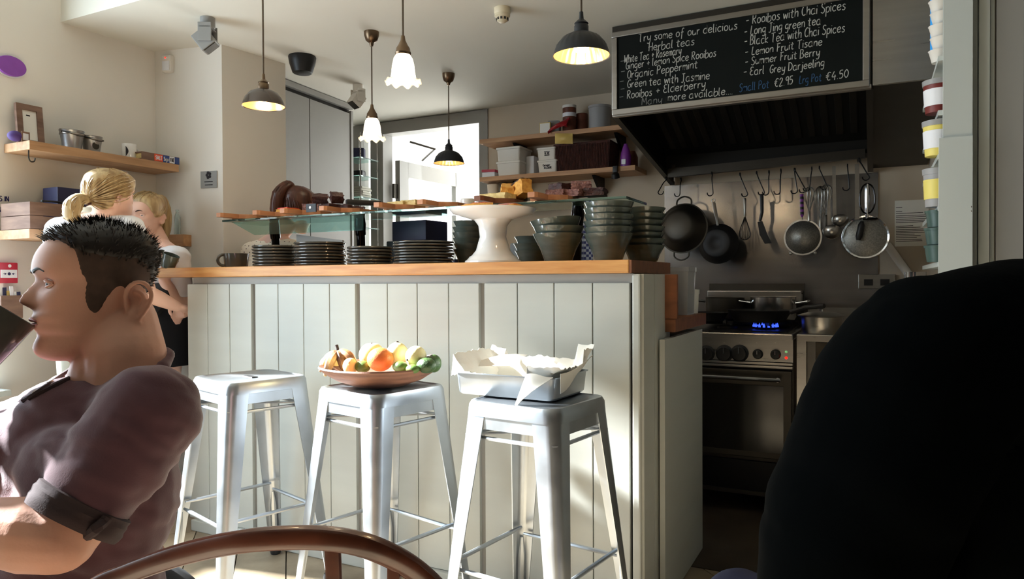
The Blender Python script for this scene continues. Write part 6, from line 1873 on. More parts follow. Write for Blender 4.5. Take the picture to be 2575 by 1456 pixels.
MB().loft([rrc(hl * 0.93, hw * 0.92, 0.0), rrc(hl * 0.96, hw * 0.95, 0.006), rrc(hl * 0.99, hw * 0.99, hh - 0.004), rrc(hl * 1.02, hw * 1.03, hh - 0.002), rrc(hl * 1.02, hw * 1.03, hh + 0.001), rrc(hl * 0.985, hw * 0.98, hh), rrc(hl * 0.95, hw * 0.94, 0.009), rrc(hl * 0.9, hw * 0.88, 0.003)]).build('pan', 'galvanised', tr)
rnd = random.Random(21)
pa = thing('baking_parchment', 'crumpled white baking parchment lining the tray and hanging out', 'parchment', (ctr.x, ctr.y, 0.7605), math.atan2(e1.y, e1.x))
NU, NV = 34, 26
jit = {(i, j): rnd.uniform(-1, 1) for i in range(NU + 1) for j in range(NV + 1)}


def parch(u, v):
    i, j = round(u * NU), round(v * NV)
    x = (u - 0.5) * 2.16 * hl; y = (v - 0.5) * 2.2 * hw
    ex = abs(x) / (hl * 0.93); ey = abs(y) / (hw * 0.92); m_ = max(ex, ey)
    z = 0.012
    if m_ > 0.80: z = 0.012 + (hh - 0.004) * min(1, (m_ - 0.80) / 0.16) ** 1.3
    if m_ > 0.96:
        z = hh + 0.006 + (m_ - 0.96) * 0.10
        if x < -hl * 0.7: z += (m_ - 0.96) * 0.12
        if x > hl * 0.75 and y > hw * 0.4: z += (m_ - 0.96) * 0.22
        if y < -hw * 0.9 and x < hl * 0.45: y = -hw * 0.93 + 0.002 * jit[(i, j)]; z = hh - 0.008 + 0.004 * jit[(i, j)]
    z += 0.003 * jit[(i, j)] * (1.4 if m_ > 0.85 else 0.7) + 0.004 * math.sin(9 * u + 3 * v)
    return (x, y, max(z, 0.012))


MB().grid(parch, NU, NV, 0.0012).build('liner', 'white_paper', pa)


def flap(u, v):
    x = hl * (0.52 + 0.50 * u * (1 - 0.45 * v)) - 0.03 * v
    drop = v * 0.135 * (1 - 0.6 * u)
    y = -hw * 1.05 - 0.012 - 0.045 * v - 0.010 * math.sin(PI * u) - 0.006 * math.sin(7 * u + 2 * v) * v
    return (x, y, hh + 0.010 - drop + 0.004 * math.sin(5 * u))


MB().grid(flap, 14, 12, 0.0012).build('hanging_flap', 'white_paper', pa)
MB().grid(lambda u, v: (hl * 1.045 + 0.008 + 0.004 * math.sin(6 * u), -hw + 2 * hw * u * 0.98, hh + 0.014 + 0.028 * u * u - (0.055 * (1 - u) ** 1.5 + 0.004 * math.sin(11 * u)) * v), 14, 6, 0.0012).build('hanging_flap', 'white_paper', pa)
MB().grid(lambda u, v: (-hl * 0.99 + 0.10 * u - 0.02 * v * (1 - u), -hw * 0.2 + 0.12 * v * u + hw * 0.6 * u, hh + 0.006 + 0.030 * math.sin(PI * (0.3 + 0.7 * (1 - u))) * v), 10, 8, 0.0012).build('raised_corner', 'white_paper', pa)

# ================================================================ CHAIRS


def windsor(label, loc, rz, wood, hoop_h=0.40, group='wooden cafe chairs', hw=0.185):
    t = thing('wooden_chair', label, 'chair', loc, rz, group)
    # local: sitter faces -y, back at +y
    def outline(z, k=1.0):
        p = []
        for i in range(28):
            a = 2 * PI * i / 28
            x = 0.205 * math.copysign(abs(math.cos(a)) ** 0.75, math.cos(a)); y = 0.20 * math.copysign(abs(math.sin(a)) ** 0.75, math.sin(a))
            p.append((x * k, y * k, z))
        return p
    MB().loft([outline(0.425, 0.93), outline(0.435, 1.0), outline(0.455, 1.0), outline(0.46, 0.96), outline(0.452, 0.6)]).build('seat', wood, t)
    for sx in (-1, 1):
        for sy in (-1, 1):
            MB().tube([(sx * 0.13, sy * 0.13, 0.428), (sx * 0.155, sy * 0.16, 0.3), (sx * 0.17, sy * 0.175, 0.2), (sx * 0.195, sy * 0.205, 0.0)], [0.014, 0.018, 0.018, 0.012], 10).build('leg', wood, t)
        MB().tube([(sx * 0.172, -0.178, 0.18), (sx * 0.172, 0.178, 0.18)], 0.009, 8).build('stretcher', wood, t)
    MB().tube([(-0.172, 0, 0.18), (0.172, 0, 0.18)], 0.009, 8).build('stretcher', wood, t)
    hp = []
    for i in range(25):
        a = PI * i / 24
        hp.append((hw * math.cos(a), 0.165 + 0.09 * math.sin(a), 0.45 + hoop_h * math.sin(a) ** 0.75))
    MB().tube(hp, 0.0125, 10).build('hoop', wood, t)
    for k in range(-2, 3):
        x = hw * 0.335 * k; s = math.sqrt(max(0.0, 1 - (x * 1.15 / hw) ** 2))
        MB().tube([(x, 0.17, 0.45), (x * 1.15, 0.165 + 0.09 * s, 0.45 + hoop_h * s ** 0.75)], 0.0075, 8).build('spindle', wood, t)
    return t


# chair in the foreground, hoop fitted at its own distance
HP = [(60, 1660, 1.06), (130, 1570, 1.055), (240, 1478, 1.04), (330, 1438, 1.02), (430, 1402, 0.995), (520, 1378, 0.975), (610, 1361, 0.955), (700, 1353, 0.945), (790, 1352, 0.94), (870, 1360, 0.942), (940, 1379, 0.95), (1010, 1412, 0.965), (1065, 1452, 0.98), (1110, 1500, 0.99), (1150, 1570, 1.0), (1175, 1660, 1.005)]
hp = [onD(p[0], p[1], p[2] * 0.77) for p in HP]
c0 = (hp[0] + hp[-1]) / 2
lat = (hp[-1] - hp[0]); lat.z = 0; lat.normalize(); dpt = Vector((-lat.y, lat.x, 0))
sc = c0 + dpt * 0.17; sc.z = 0
fc = thing('wooden_chair', 'dark brown hoop back wooden chair in the near foreground', 'chair', sc, 0, 'wooden cafe chairs')
band = MB(fc); sp = spline(hp, 5); n = len(sp); rings = []
for i in range(n):
    t_ = (sp[min(i + 1, n - 1)] - sp[max(i - 1, 0)]).normalized()
    out = dpt; s_ = t_.cross(out).normalized(); out = s_.cross(t_)
    ring = []
    for q in range(12):
        a = 2 * PI * q / 12
        ring.append(sp[i] + s_ * (0.0115 * math.copysign(abs(math.cos(a)) ** 0.55, math.cos(a))) + out * (0.009 * math.copysign(abs(math.sin(a)) ** 0.55, math.sin(a))))
    rings.append(ring)
band.loft(rings); band.build('hoop', 'chair_wood', fc)
st_z = 0.45
for (px, py, d, w) in ((836, 1362, 0.724, 0.0158), (992, 1405, 0.739, 0.014), (165, 1545, 0.81, 0.014)):
    a = onD(px, py, d); f_ = (a - c0).dot(lat)
    b = c0 + lat * (f_ * 0.86) + dpt * 0.03; b.z = st_z
    MB(fc).bar(b, a, w, 0.010, up=dpt, bevel=0.003).build('back_slat', 'chair_wood', fc)
so = MB(fc); wd2 = (hp[-1] - hp[0]).length / 2 * 0.84
def seat_ring(z, k):
    p = []
    for i in range(28):
        a = 2 * PI * i / 28
        x = wd2 * math.copysign(abs(math.cos(a)) ** 0.7, math.cos(a)); y = 0.19 * math.copysign(abs(math.sin(a)) ** 0.7, math.sin(a))
        q = sc + lat * x * k + dpt * y * k; p.append((q.x, q.y, z))
    return p
so.loft([seat_ring(0.425, 0.94), seat_ring(0.435, 1.0), seat_ring(0.455, 1.0), seat_ring(0.46, 0.96), seat_ring(0.452, 0.6)]); so.build('seat', 'chair_wood', fc)
for sx in (-1, 1):
    for sy in (-1, 1):
        a = sc + lat * sx * wd2 * 0.68 + dpt * sy * 0.15; b = sc + lat * sx * wd2 * 0.92 + dpt * sy * 0.22
        MB(fc).tube([(a.x, a.y, 0.43), ((a.x + b.x) / 2, (a.y + b.y) / 2, 0.22), (b.x, b.y, 0.0)], [0.014, 0.018, 0.012], 10).build('leg', 'chair_wood', fc)
# hoop feet into the seat
for e in (hp[0], hp[-1]):
    q = c0 + (e - c0) * 0.88; q += dpt * 0.04; q.z = 0.452
    MB(fc).tube([e, q], 0.0105, 8).build('hoop_foot', 'chair_wood', fc)

# ================================================================ PEOPLE


def capsule(mb, p0, p1, r0, r1, seg=18):
    p0 = Vector(p0); p1 = Vector(p1); d = (p1 - p0).normalized()
    pts = []; rad = []
    for k in range(5): a = R(90 * k / 5); pts.append(p0 - d * r0 * math.cos(a)); rad.append(max(r0 * math.sin(a), 0.0008))
    for k in range(5): pts.append(p0.lerp(p1, k / 4)); rad.append(r0 + (r1 - r0) * k / 4)
    for k in range(1, 6): a = R(90 * k / 5); pts.append(p1 + d * r1 * math.sin(a)); rad.append(max(r1 * math.cos(a), 0.0008))
    mb.tube(pts, rad, seg)


def chain(mb, pts):
    """pts: list of (point, radius)"""
    for (a, ra), (b, rb_) in zip(pts[:-1], pts[1:]): capsule(mb, a, b, ra, rb_)


def organic(mb, name, m, parent, voxel=0.006, smooth=5, keep=None):
    """one continuous surface from overlapping shapes"""
    off = Vector(parent.location)
    mb.o = off
    tmp = bpy.data.objects.new('tmp', mb.mesh('tmp', m, smooth=False)); COL.objects.link(tmp)
    rm = tmp.modifiers.new('remesh', 'REMESH'); rm.mode = 'VOXEL'; rm.voxel_size = voxel; rm.use_smooth_shade = True
    if smooth:
        s = tmp.modifiers.new('smooth', 'SMOOTH'); s.factor = 0.5; s.iterations = smooth
    dg = bpy.context.evaluated_depsgraph_get()
    me = bpy.data.meshes.new_from_object(tmp.evaluated_get(dg))
    me.name = name
    bpy.data.objects.remove(tmp)
    for p in me.polygons: p.use_smooth = True
    me.materials.clear()
    me.materials.append(MATS[m])
    if keep:
        bm = bmesh.new(); bm.from_mesh(me)
        bmesh.ops.delete(bm, geom=[v for v in bm.verts if not keep(v.co + off)], context='VERTS')
        bm.to_mesh(me); bm.free()
    o = bpy.data.objects.new(name, me); COL.objects.link(o); o.parent = parent
    return o


# head table: z from chin, front, back, half width (metres, before scaling)
HEAD_M = [(0.000, .066, .030, .016), (0.006, .082, .006, .030), (0.018, .092, -.020, .041), (0.030, .091, -.036, .048), (0.043, .0855, -.048, .054), (0.056, .091, -.056, .058),
          (0.064, .0895, -.059, .060), (0.073, .0935, -.062, .0615), (0.088, .0895, -.068, .064), (0.105, .090, -.076, .067), (0.120, .0885, -.086, .069), (0.134, .0865, -.093, .071),
          (0.148, .096, -.098, .073), (0.160, .0965, -.101, .0745), (0.180, .091, -.101, .0745), (0.200, .077, -.094, .069), (0.214, .055, -.078, .057), (0.224, .030, -.054, .040), (0.2295, .008, -.028, .020), (0.231, -.006, -.014, .004)]
HEAD_F = [(z, f * 0.965 if z < 0.1 else f, b, w * (0.92 if z < 0.1 else 0.97)) for z, f, b, w in HEAD_M]


def head_surface(tab, sx, sy, sz, nose=1.0):
    def surf(th, z0, off=0.0):
        """th 0 = front; z0 unscaled"""
        F, B, Wd = interp(tab, z0)
        c = 0.35 * F + 0.65 * B if z0 < 0.05 else (F + B) / 2
        ct, stn = math.cos(th), math.sin(th)
        ax = (F - c) if ct >= 0 else (c - B)
        x = c + ax * math.copysign(abs(ct) ** (0.80 if ct >= 0 else 0.92), ct)
        y = Wd * math.copysign(abs(stn) ** 0.92, stn)
        if ct > 0.2:
            # nose
            if 0.083 < z0 < 0.140:
                prof = interp([(0.083, 0.0), (0.088, 0.008), (0.094, 0.021), (0.100, 0.0255), (0.108, 0.022), (0.122, 0.012), (0.134, 0.0045), (0.140, 0.0)], z0)[0]
                sg = interp([(0.083, 0.013), (0.095, 0.0125), (0.105, 0.0095), (0.14, 0.0075)], z0)[0]
                x += prof * nose * math.exp(-(y / sg) ** 2)
            # eye sockets and brow
            x -= 0.011 * math.exp(-((abs(y) - 0.030) / 0.015) ** 2 - ((z0 - 0.129) / 0.0105) ** 2)
            # cheek hollow beside the mouth, lips
            x += 0.0028 * math.exp(-(y / 0.020) ** 2 - ((z0 - 0.071) / 0.005) ** 2) + 0.0028 * math.exp(-(y / 0.018) ** 2 - ((z0 - 0.058) / 0.005) ** 2)
            x -= 0.003 * math.exp(-(y / 0.022) ** 2 - ((z0 - 0.0645) / 0.0028) ** 2)
        p = Vector((x * sx, y * sy, z0 * sz))
        if off:
            cc = Vector((c * sx, 0, min(max(z0, 0.08), 0.15) * sz)); n_ = (p - cc); p = p + n_.normalized() * off
        return p
    return surf


def head_mesh(mb, surf, X, nz=64, nt=72, z1=0.231):
    rings = []
    for i in range(nz + 1):
        z = z1 * i / nz
        rings.append([X @ surf(2 * PI * k / nt, z) for k in range(nt)])
    mb.loft(rings)


def hair_shell(parent, surf, X, inside, thick, name, m, nz=70, nt=90, z0=0.02, z1=0.231, noise=0.0, seed=1, soft=0.02):
    """shell over the scalp where inside(theta,z) > 0; it thins to nothing at the hairline"""
    rnd = random.Random(seed); mb = MB(parent)
    idx = {}; vs = []; fs = []
    def vert(i, k):
        key = (i, k % nt)
        if key not in idx:
            z = z0 + (z1 - z0) * i / nz; th = 2 * PI * (k % nt) / nt
            d = inside(th, z); f = min(1.0, max(0.0, d / soft)); f = f * f * (3 - 2 * f)
            h = -0.003 + (thick(th, z) + 0.003 + (noise * rnd.uniform(-1, 1) if f > 0.5 else 0)) * f
            idx[key] = len(vs); vs.append(X @ surf(th, z, h))
        return idx[key]
    for i in range(nz):
        for k in range(nt):
            zc = z0 + (z1 - z0) * (i + 0.5) / nz; th = 2 * PI * (k + 0.5) / nt
            if inside(th, zc) > -soft * 0.3:
                fs.append((vert(i, k), vert(i, k + 1), vert(i + 1, k + 1), vert(i + 1, k)))
    top = [vert(nz, k) for k in range(nt)]
    fs.append(tuple(top))
    mb.add(vs, fs)
    return mb.build(name, m, parent, sharp=80)


def ear(mb, X, surf_y, x0, z0, s=1.0, side=1):
    """outer ear: rim, lobe and bowl as overlapping tubes"""
    def P(x, y, z): return X @ Vector((x0 + x * s, side * (surf_y + y * s * 1.35), z0 + z * s))
    rim = [(0.006, 0.000, -0.016), (0.010, 0.004, 0.004), (0.008, 0.008, 0.020), (-0.002, 0.013, 0.029), (-0.014, 0.016, 0.026), (-0.021, 0.017, 0.012), (-0.019, 0.015, -0.004), (-0.011, 0.010, -0.020), (-0.003, 0.006, -0.030), (0.004, 0.002, -0.028)]
    pts = spline([P(*q) for q in rim], 4)
    mb.tube(pts, 0.0040 * s, 8)
    inner = [(0.0, 0.003, 0.016), (-0.008, 0.008, 0.014), (-0.013, 0.010, 0.004), (-0.010, 0.008, -0.010), (-0.002, 0.004, -0.014)]
    mb.tube(spline([P(*q) for q in inner], 4), 0.0034 * s, 8)
    mb.ell(P(-0.006, 0.000, 0.002), (0.017 * s, 0.0045 * s, 0.025 * s), X.to_3x3() @ RZ(-side * 0.45))
    mb.ell(P(0.001, 0.004, -0.025), (0.008 * s, 0.005 * s, 0.010 * s), X.to_3x3())


def face_parts(parent, surf, X, iris='iris', brow='hair_dark', closed=0.35, lips='lips', scale=1.0):
    hd = X.to_3x3()
    for s in (-1, 1):
        e = surf(s * 0.36, 0.129); e = Vector((e.x - 0.006 * scale, s * 0.030 * scale, e.z))
        mb = MB(parent); mb.ell(X @ e, 0.0115 * scale, None, 18, 12); eo = mb.build('eye', 'eye_white', parent)
        mb = MB(parent); mb.ell(X @ (e + Vector((0.0066, 0.001 * s, -0.001)) * scale), (0.0056 * scale,) * 3, None, 14, 10); mb.build('iris', iris, eo)
        mb = MB(parent)
        lid = [X @ (e + Vector((0.0118 * math.cos(R(a)) + 0.0005, 0.0125 * math.sin(R(a)), 0.0035 * math.cos(R(a)) + 0.0005)) * scale) for a in range(-75, 76, 15)]
        mb.tube(lid, 0.0026 * scale, 6)
        lid = [X @ (e + Vector((0.0112 * math.cos(R(a)), 0.0125 * math.sin(R(a)), -0.0058 * math.cos(R(a)) + 0.001)) * scale) for a in range(-75, 76, 15)]
        mb.tube(lid, 0.0019 * scale, 6)
        mb.build('eyelid', 'skin' if lips == 'lips' else 'skin_fair', eo)
        mb = MB(parent)
        bp = [X @ surf(s * th, 0.1475 + dz, -0.0005) for th, dz in ((0.16, 0.0), (0.30, 0.004), (0.46, 0.005), (0.60, 0.001))]
        mb.tube(spline(bp, 4), [0.0012 + 0.0016 * math.sin(PI * min(1, i / 12 + 0.25)) for i in range(13)], 6)
        mb.build('eyebrow', brow, parent)
    mb = MB(parent)
    for z, rr in ((0.0695, 0.0034), (0.0595, 0.0040)):
        lp = [X @ surf(th, z - 0.0022 * abs(th) / 0.3 * (1 if z > 0.065 else -1.2), 0.0006) for th in (-0.30, -0.18, -0.06, 0.0, 0.06, 0.18, 0.30)]
        mb.tube(spline(lp, 3), [rr * max(0.25, math.sin(PI * (i + 1) / 20.0)) for i in range(19)], 8)
    mb.build('lips', 'lips', parent)


def hand(mb, W0, dirv, up, thumb, curl=0.5, s=1.0, spread=0.10):
    """W0 wrist, dirv along the palm, up = back of the hand, thumb = side of the thumb"""
    d = Vector(dirv).normalized(); u = Vector(up); u = (u - d * u.dot(d)).normalized(); t = d.cross(u); t = t if t.dot(Vector(thumb)) > 0 else -t
    W0 = Vector(W0)
    pr = Matrix((d, t, u)).transposed()
    mb.ell(W0 + d * 0.045 * s, (0.056 * s, 0.042 * s, 0.017 * s), pr)
    mb.ell(W0 + d * 0.068 * s, (0.030 * s, 0.042 * s, 0.0145 * s), pr)
    for k, (o, ln) in enumerate(((0.030, 0.072), (0.010, 0.082), (-0.011, 0.076), (-0.031, 0.060))):
        p = W0 + d * 0.082 * s + t * o * s
        dd = (d + t * spread * (1.2 - k * 0.8)).normalized(); ang = 0.0
        pts = [(p, 0.0088 * s)]
        for f, c in ((0.45, 0.7), (0.31, 1.0), (0.24, 0.7)):
            ang += curl * c
            step = dd * math.cos(ang) - u * math.sin(ang)
            p = p + step * ln * f * s; pts.append((p, (0.0084 - 0.0012 * len(pts)) * s))
        chain(mb, pts)
    p = W0 + d * 0.022 * s + t * 0.030 * s
    pts = [(p, 0.013 * s)]
    for f, (a, b, c) in ((0.036, (0.5, 0.8, -0.15)), (0.030, (0.8, 0.45, -0.25 - 0.4 * curl)), (0.024, (0.9, 0.15, -0.3 - 0.5 * curl))):
        p = p + (d * a + t * b + u * c).normalized() * f * s; pts.append((p, (0.0115 - 0.001 * len(pts)) * s))
    chain(mb, pts)


def wrinkle(o, freq, amp, axis, seed=0.0):
    """cloth folds: ridges running across the given axis"""
    from mathutils import noise
    a = Vector(axis).normalized(); u = a.orthogonal().normalized(); w = a.cross(u)
    me = o.data; nrm = [v.normal.copy() for v in me.vertices]
    for v, n in zip(me.vertices, nrm):
        p = v.co
        q = Vector((p.dot(u) * freq[0], p.dot(w) * freq[1], p.dot(a) * freq[2] + seed))
        k = noise.noise(q) + 0.5 * noise.noise(q * 2.1)
        v.co = p + n * amp * (abs(k) * 1.6 - 0.35)
    me.update()


def X_of(base, fwd, pitch=0.0, roll=0.0):
    f = Vector(fwd); f.z = 0; f.normalize(); l = Vector((-f.y, f.x, 0))
    rot = Matrix((f, l, Vector((0, 0, 1)))).transposed() @ RY(-pitch) @ RX(roll)
    return Matrix.Translation(Vector(base)) @ rot.to_4x4()


def shoe(parent, p, fwd, m='sneaker_white', name='shoe', L=0.25):
    f = Vector(fwd); f.z = 0; f.normalize(); l = Vector((-f.y, f.x, 0)); p = Vector((p[0], p[1], 0.0))
    def ring(z, k, back=1.0):
        out = []
        for i in range(24):
            a = 2 * PI * i / 24; x = math.cos(a); y = math.sin(a)
            out.append(p + f * (0.055 + x * L / 2 * k * back) + l * y * 0.046 * k * (1 - 0.12 * x) + Vector((0, 0, z)))
        return out
    s1 = MB(parent).loft([ring(0.001, 0.97), ring(0.004, 1.0), ring(0.022, 1.0), ring(0.026, 0.97)]).build('shoe_sole', 'sneaker_white', parent)
    up = MB(parent)
    r2 = []
    for (z, k, sh) in ((0.024, 0.96, 0.0), (0.045, 0.88, -0.006), (0.065, 0.66, -0.03), (0.085, 0.46, -0.052), (0.10, 0.40, -0.058)):
        r2.append([q + f * sh for q in ring(z, k)])
    up.loft(r2); up.build(name, m, parent)


# ---------------------------------------------------------------- the seated man drinking
DM = 1.15
mb0 = onD(233, 903, DM)
vh = (mb0 - EYE); vh.z = 0; vh.normalize()
fm = Vector((-vh.y, vh.x, 0))                              # image left, square to the view
fm = (fm * math.cos(R(8)) - vh * math.sin(R(8))).normalized()
man = thing('person', 'man in a plum henley shirt seated at left, drinking from a dark mug', 'person', (mb0.x, mb0.y, 0.44))
Xm = X_of(mb0, fm, R(1.5))
surf_m = head_surface(HEAD_M, 0.875, 0.96, 0.93)
body = MB()
head_mesh(body, surf_m, Xm)
ear(body, Xm, 0.064, -0.044, 0.094, 1.05, 1); ear(body, Xm, 0.064, -0.044, 0.094, 1.05, -1)
nb = onD(318, 968, 1.14)                                   # base of the neck
n0 = Xm @ Vector((-0.038, 0, 0.055)); n1 = Xm @ Vector((-0.022, 0, 0.030))
chain(body, [(n0, 0.058), (nb + Vector((0, 0, 0.045)), 0.060), (nb, 0.066)])
chain(body, [(n1, 0.040), (nb + Vector((-0.03, -0.02, 0.01)), 0.050)])
ft = Vector((0.05, -1.0, 0)).normalized(); lt = Vector((-ft.y, ft.x, 0))      # chest facing, his left
shL = onD(372, 1042, 1.03); shR = nb * 2 - shL; shR.z = shL.z; shR += lt * 0.02
elL = onD(150, 1352, 0.955); wrL = onD(-150, 1318, 0.95)
chest = nb + Vector((0, 0, -0.13)) + ft * 0.045
chain(body, [(elL, 0.047), (elL.lerp(wrL, 0.25), 0.050), (elL.lerp(wrL, 0.6), 0.042), (wrL, 0.030)])
chain(body, [(nb + Vector((0, 0, -0.03)), 0.055), (shL, 0.052), (shL.lerp(elL, 0.5), 0.052), (elL, 0.046)])
hand(body, wrL, wrL - elL, (0, 0, 1), Vector((-0.5, -0.6, 0)), 0.35)
# right arm raised with the mug
mouth = Xm @ (surf_m(0, 0.064) + Vector((0.002, 0, 0)))
ax = (fm * 0.60 + Vector((0, 0, -0.80)) + vh * 0.02).normalized()      # mug axis, from rim to base
mugc = mouth + fm * 0.004 + Vector((0, 0, -0.002))
rm_ = 0.047; mh = 0.105
side = ax.cross(Vector((0, 0, 1))).normalized(); upm = side.cross(ax).normalized()
if upm.z < 0: upm = -upm; side = -side
rimc = mugc + upm * (rm_ * 0.86)                             # centre of the rim; lower lip of the mug at the mouth
wrR = rimc + ax * 0.12 + fm * 0.075 + vh * 0.03 - Vector((0, 0, 0.02))
elR = wrR + Vector((-0.03, -0.04, -0.22)) + fm * 0.06
chain(body, [(nb + Vector((0, 0, -0.03)), 0.055), (shR, 0.052), (elR, 0.044), (elR.lerp(wrR, 0.4), 0.043), (wrR, 0.029)])
hand(body, wrR, (rimc + ax * 0.05 + vh * 0.03) - wrR, fm + ax * 0.3, vh, 0.75, 0.95)
bo = organic(body, 'body', 'skin', man, 0.0032, 3)
# hair: faded sides and spiky top
def hl_m(th, z):
    a = abs(((th + PI) % (2 * PI)) - PI)
    zl_ = interp([(0.0, 0.196), (0.5, 0.197), (0.85, 0.190), (1.15, 0.178), (1.30, 0.150), (1.42, 0.105), (1.55, 0.080), (1.68, 0.080), (1.80, 0.118), (2.05, 0.112), (2.3, 0.075), (2.7, 0.050), (3.15, 0.046)], a)[0]
    return z - zl_
hair_shell(man, surf_m, Xm, hl_m, lambda th, z: 0.0016, 'hair_fade', 'hair_stubble', soft=0.010, nz=170, nt=240)
def hl_top(th, z):
    a = abs(((th + PI) % (2 * PI)) - PI)
    zl_ = interp([(0.0, 0.197), (0.9, 0.192), (1.2, 0.176), (1.6, 0.166), (2.2, 0.160), (2.7, 0.125), (3.15, 0.100)], a)[0]
    return z - zl_
ho = hair_shell(man, surf_m, Xm, hl_top, lambda th, z: 0.003 + 0.006 * min(1, max(0, (z - 0.17) / 0.04)), 'hair', 'hair_dark', noise=0.0012, soft=0.016, seed=4)
rnd = random.Random(8); tf = MB(man)
for _ in range(2600):
    th = rnd.uniform(0, 2 * PI); z = 0.231 - (0.231 - 0.10) * rnd.random() ** 1.4
    d_ = hl_top(th, z)
    if d_ < 0.003: continue
    p = Xm @ surf_m(th, z, 0.001); q = Xm @ surf_m(th, z, 1.0); n_ = (q - p).normalized()
    ln = (0.004 + 0.010 * min(1, max(0, (z - 0.165) / 0.045))) * rnd.uniform(0.7, 1.25)
    n_ = (n_ + Vector((rnd.uniform(-.35, .35), rnd.uniform(-.35, .35), rnd.uniform(-.1, .3))) + fm * 0.25 * (1 if z > 0.2 else 0)).normalized()
    o_ = n_.orthogonal().normalized() * 0.0014; w_ = n_.cross(o_)
    tf.add([p + o_, p - o_ * 0.5 + w_ * 0.9, p - o_ * 0.5 - w_ * 0.9, p + n_ * (ln + 0.004)], [(0, 1, 3), (1, 2, 3), (2, 0, 3), (0, 2, 1)])
tfo = tf.build('hair_tufts', 'hair_dark', man, sharp=80); tfo['kind'] = 'stuff'
face_parts(man, surf_m, Xm, 'iris', 'hair_dark')
# shirt
sh_ = MB()
chain(sh_, [(shL, 0.070), (nb + Vector((0, 0, -0.055)) + ft * 0.0, 0.070), (shR, 0.072)])
chain(sh_, [(nb + Vector((0, 0, -0.030)) - ft * 0.02 + lt * 0.045, 0.046), (shL + Vector((0, 0, 0.0)), 0.066)])
chain(sh_, [(nb + Vector((0, 0, -0.035)) - ft * 0.02 - lt * 0.055, 0.050), (shR + Vector((0, 0, 0.005)), 0.066)])
tr_ = Matrix((lt, -ft, Vector((0, 0, 1)))).transposed()
sh_.ell(chest + Vector((0, 0, -0.02)) - lt * 0.045, (0.165, 0.122, 0.17), tr_)
sh_.ell(chest + Vector((0, 0, -0.20)) - ft * 0.01 - lt * 0.075, (0.150, 0.118, 0.20), tr_)
sh_.ell(chest + Vector((0, 0, -0.34)) - ft * 0.02 - lt * 0.085, (0.150, 0.122, 0.15), tr_)
for s in (-1, 1): sh_.ell(chest - lt * 0.04 + lt * s * 0.08 + ft * 0.075 + Vector((0, 0, 0.01)), (0.095, 0.055, 0.085), tr_)
slv = shL.lerp(elL, 0.80)
chain(sh_, [(shL, 0.073), (shL.lerp(elL, 0.35), 0.070), (shL.lerp(elL, 0.6), 0.063)])
sh_.tube([shL.lerp(elL, 0.5), shL.lerp(elL, 0.68), slv], [0.064, 0.062, 0.059], 24)
chain(sh_, [(shR, 0.074), (shR.lerp(elR, 0.6), 0.060), (elR, 0.056)])
for q in range(24):
    a = 2 * PI * q / 24; b_ = 2 * PI * (q + 1) / 24
    capsule(sh_, nb + lt * 0.066 * math.cos(a) + ft * (0.012 + 0.072 * math.sin(a)) + Vector((0, 0, 0.018 - 0.030 * math.sin(a))), nb + lt * 0.066 * math.cos(b_) + ft * (0.012 + 0.072 * math.sin(b_)) + Vector((0, 0, 0.018 - 0.030 * math.sin(b_))), 0.0115, 0.0115, 8)
shirt = organic(sh_, 'shirt', 'plum_jersey', man, 0.006, 6)
wrinkle(shirt, (9, 9, 26), 0.0045, (elL - shL))
# rolled cuff and tab
d_ = (elL - shL).normalized(); cf = MB(man)
u_ = d_.orthogonal().normalized(); w_ = d_.cross(u_)
rings = []
for k, (f, r) in enumerate(((0.70, 0.0610), (0.715, 0.0655), (0.745, 0.0650), (0.765, 0.0668), (0.80, 0.0655), (0.825, 0.0668), (0.865, 0.0650), (0.885, 0.0635), (0.888, 0.0585), (0.86, 0.0550))):
    c = shL.lerp(elL, f)
    rings.append([c + (u_ * math.cos(2 * PI * q / 36) + w_ * math.sin(2 * PI * q / 36)) * r * (1 + 0.012 * math.sin(5 * q + k)) for q in range(36)])
cf.loft(rings, caps=False); cuff = cf.build('rolled_cuff', 'plum_dark', man)
from mathutils.bvhtree import BVHTree


def caster(*objs):
    dg = bpy.context.evaluated_depsgraph_get(); T = []
    for o in objs:
        bm = bmesh.new(); bm.from_mesh(o.data); bm.transform(Matrix.Translation(o.parent.location)); T.append(BVHTree.FromBMesh(bm)); bm.free()
    def hit(px, py):
        best = None
        for t in T:
            h = t.ray_cast(EYE, ray(px, py).normalized())
            if h[0] is not None and (best is None or h[3] < best[3]): best = h
        return best
    return hit


hit = caster(shirt, cuff)


def pts_on(lst, out=0.002):
    r_ = []
    for px, py in lst:
        h = hit(px, py)
        if h: r_.append(h[0] + h[1] * out)
    return r_


def disc(parent, px, py, r, m, name, th=0.003, own=None):
    h = hit(px, py)
    if not h: return None
    q = h[1].to_track_quat('Z', 'Y').to_matrix()
    return MB(parent).lathe([(0.001, 0), (r, 0), (r, th * 0.7), (r * 0.8, th), (0.001, th * 0.8)], 16, h[0], q).build(name, m, own or parent)


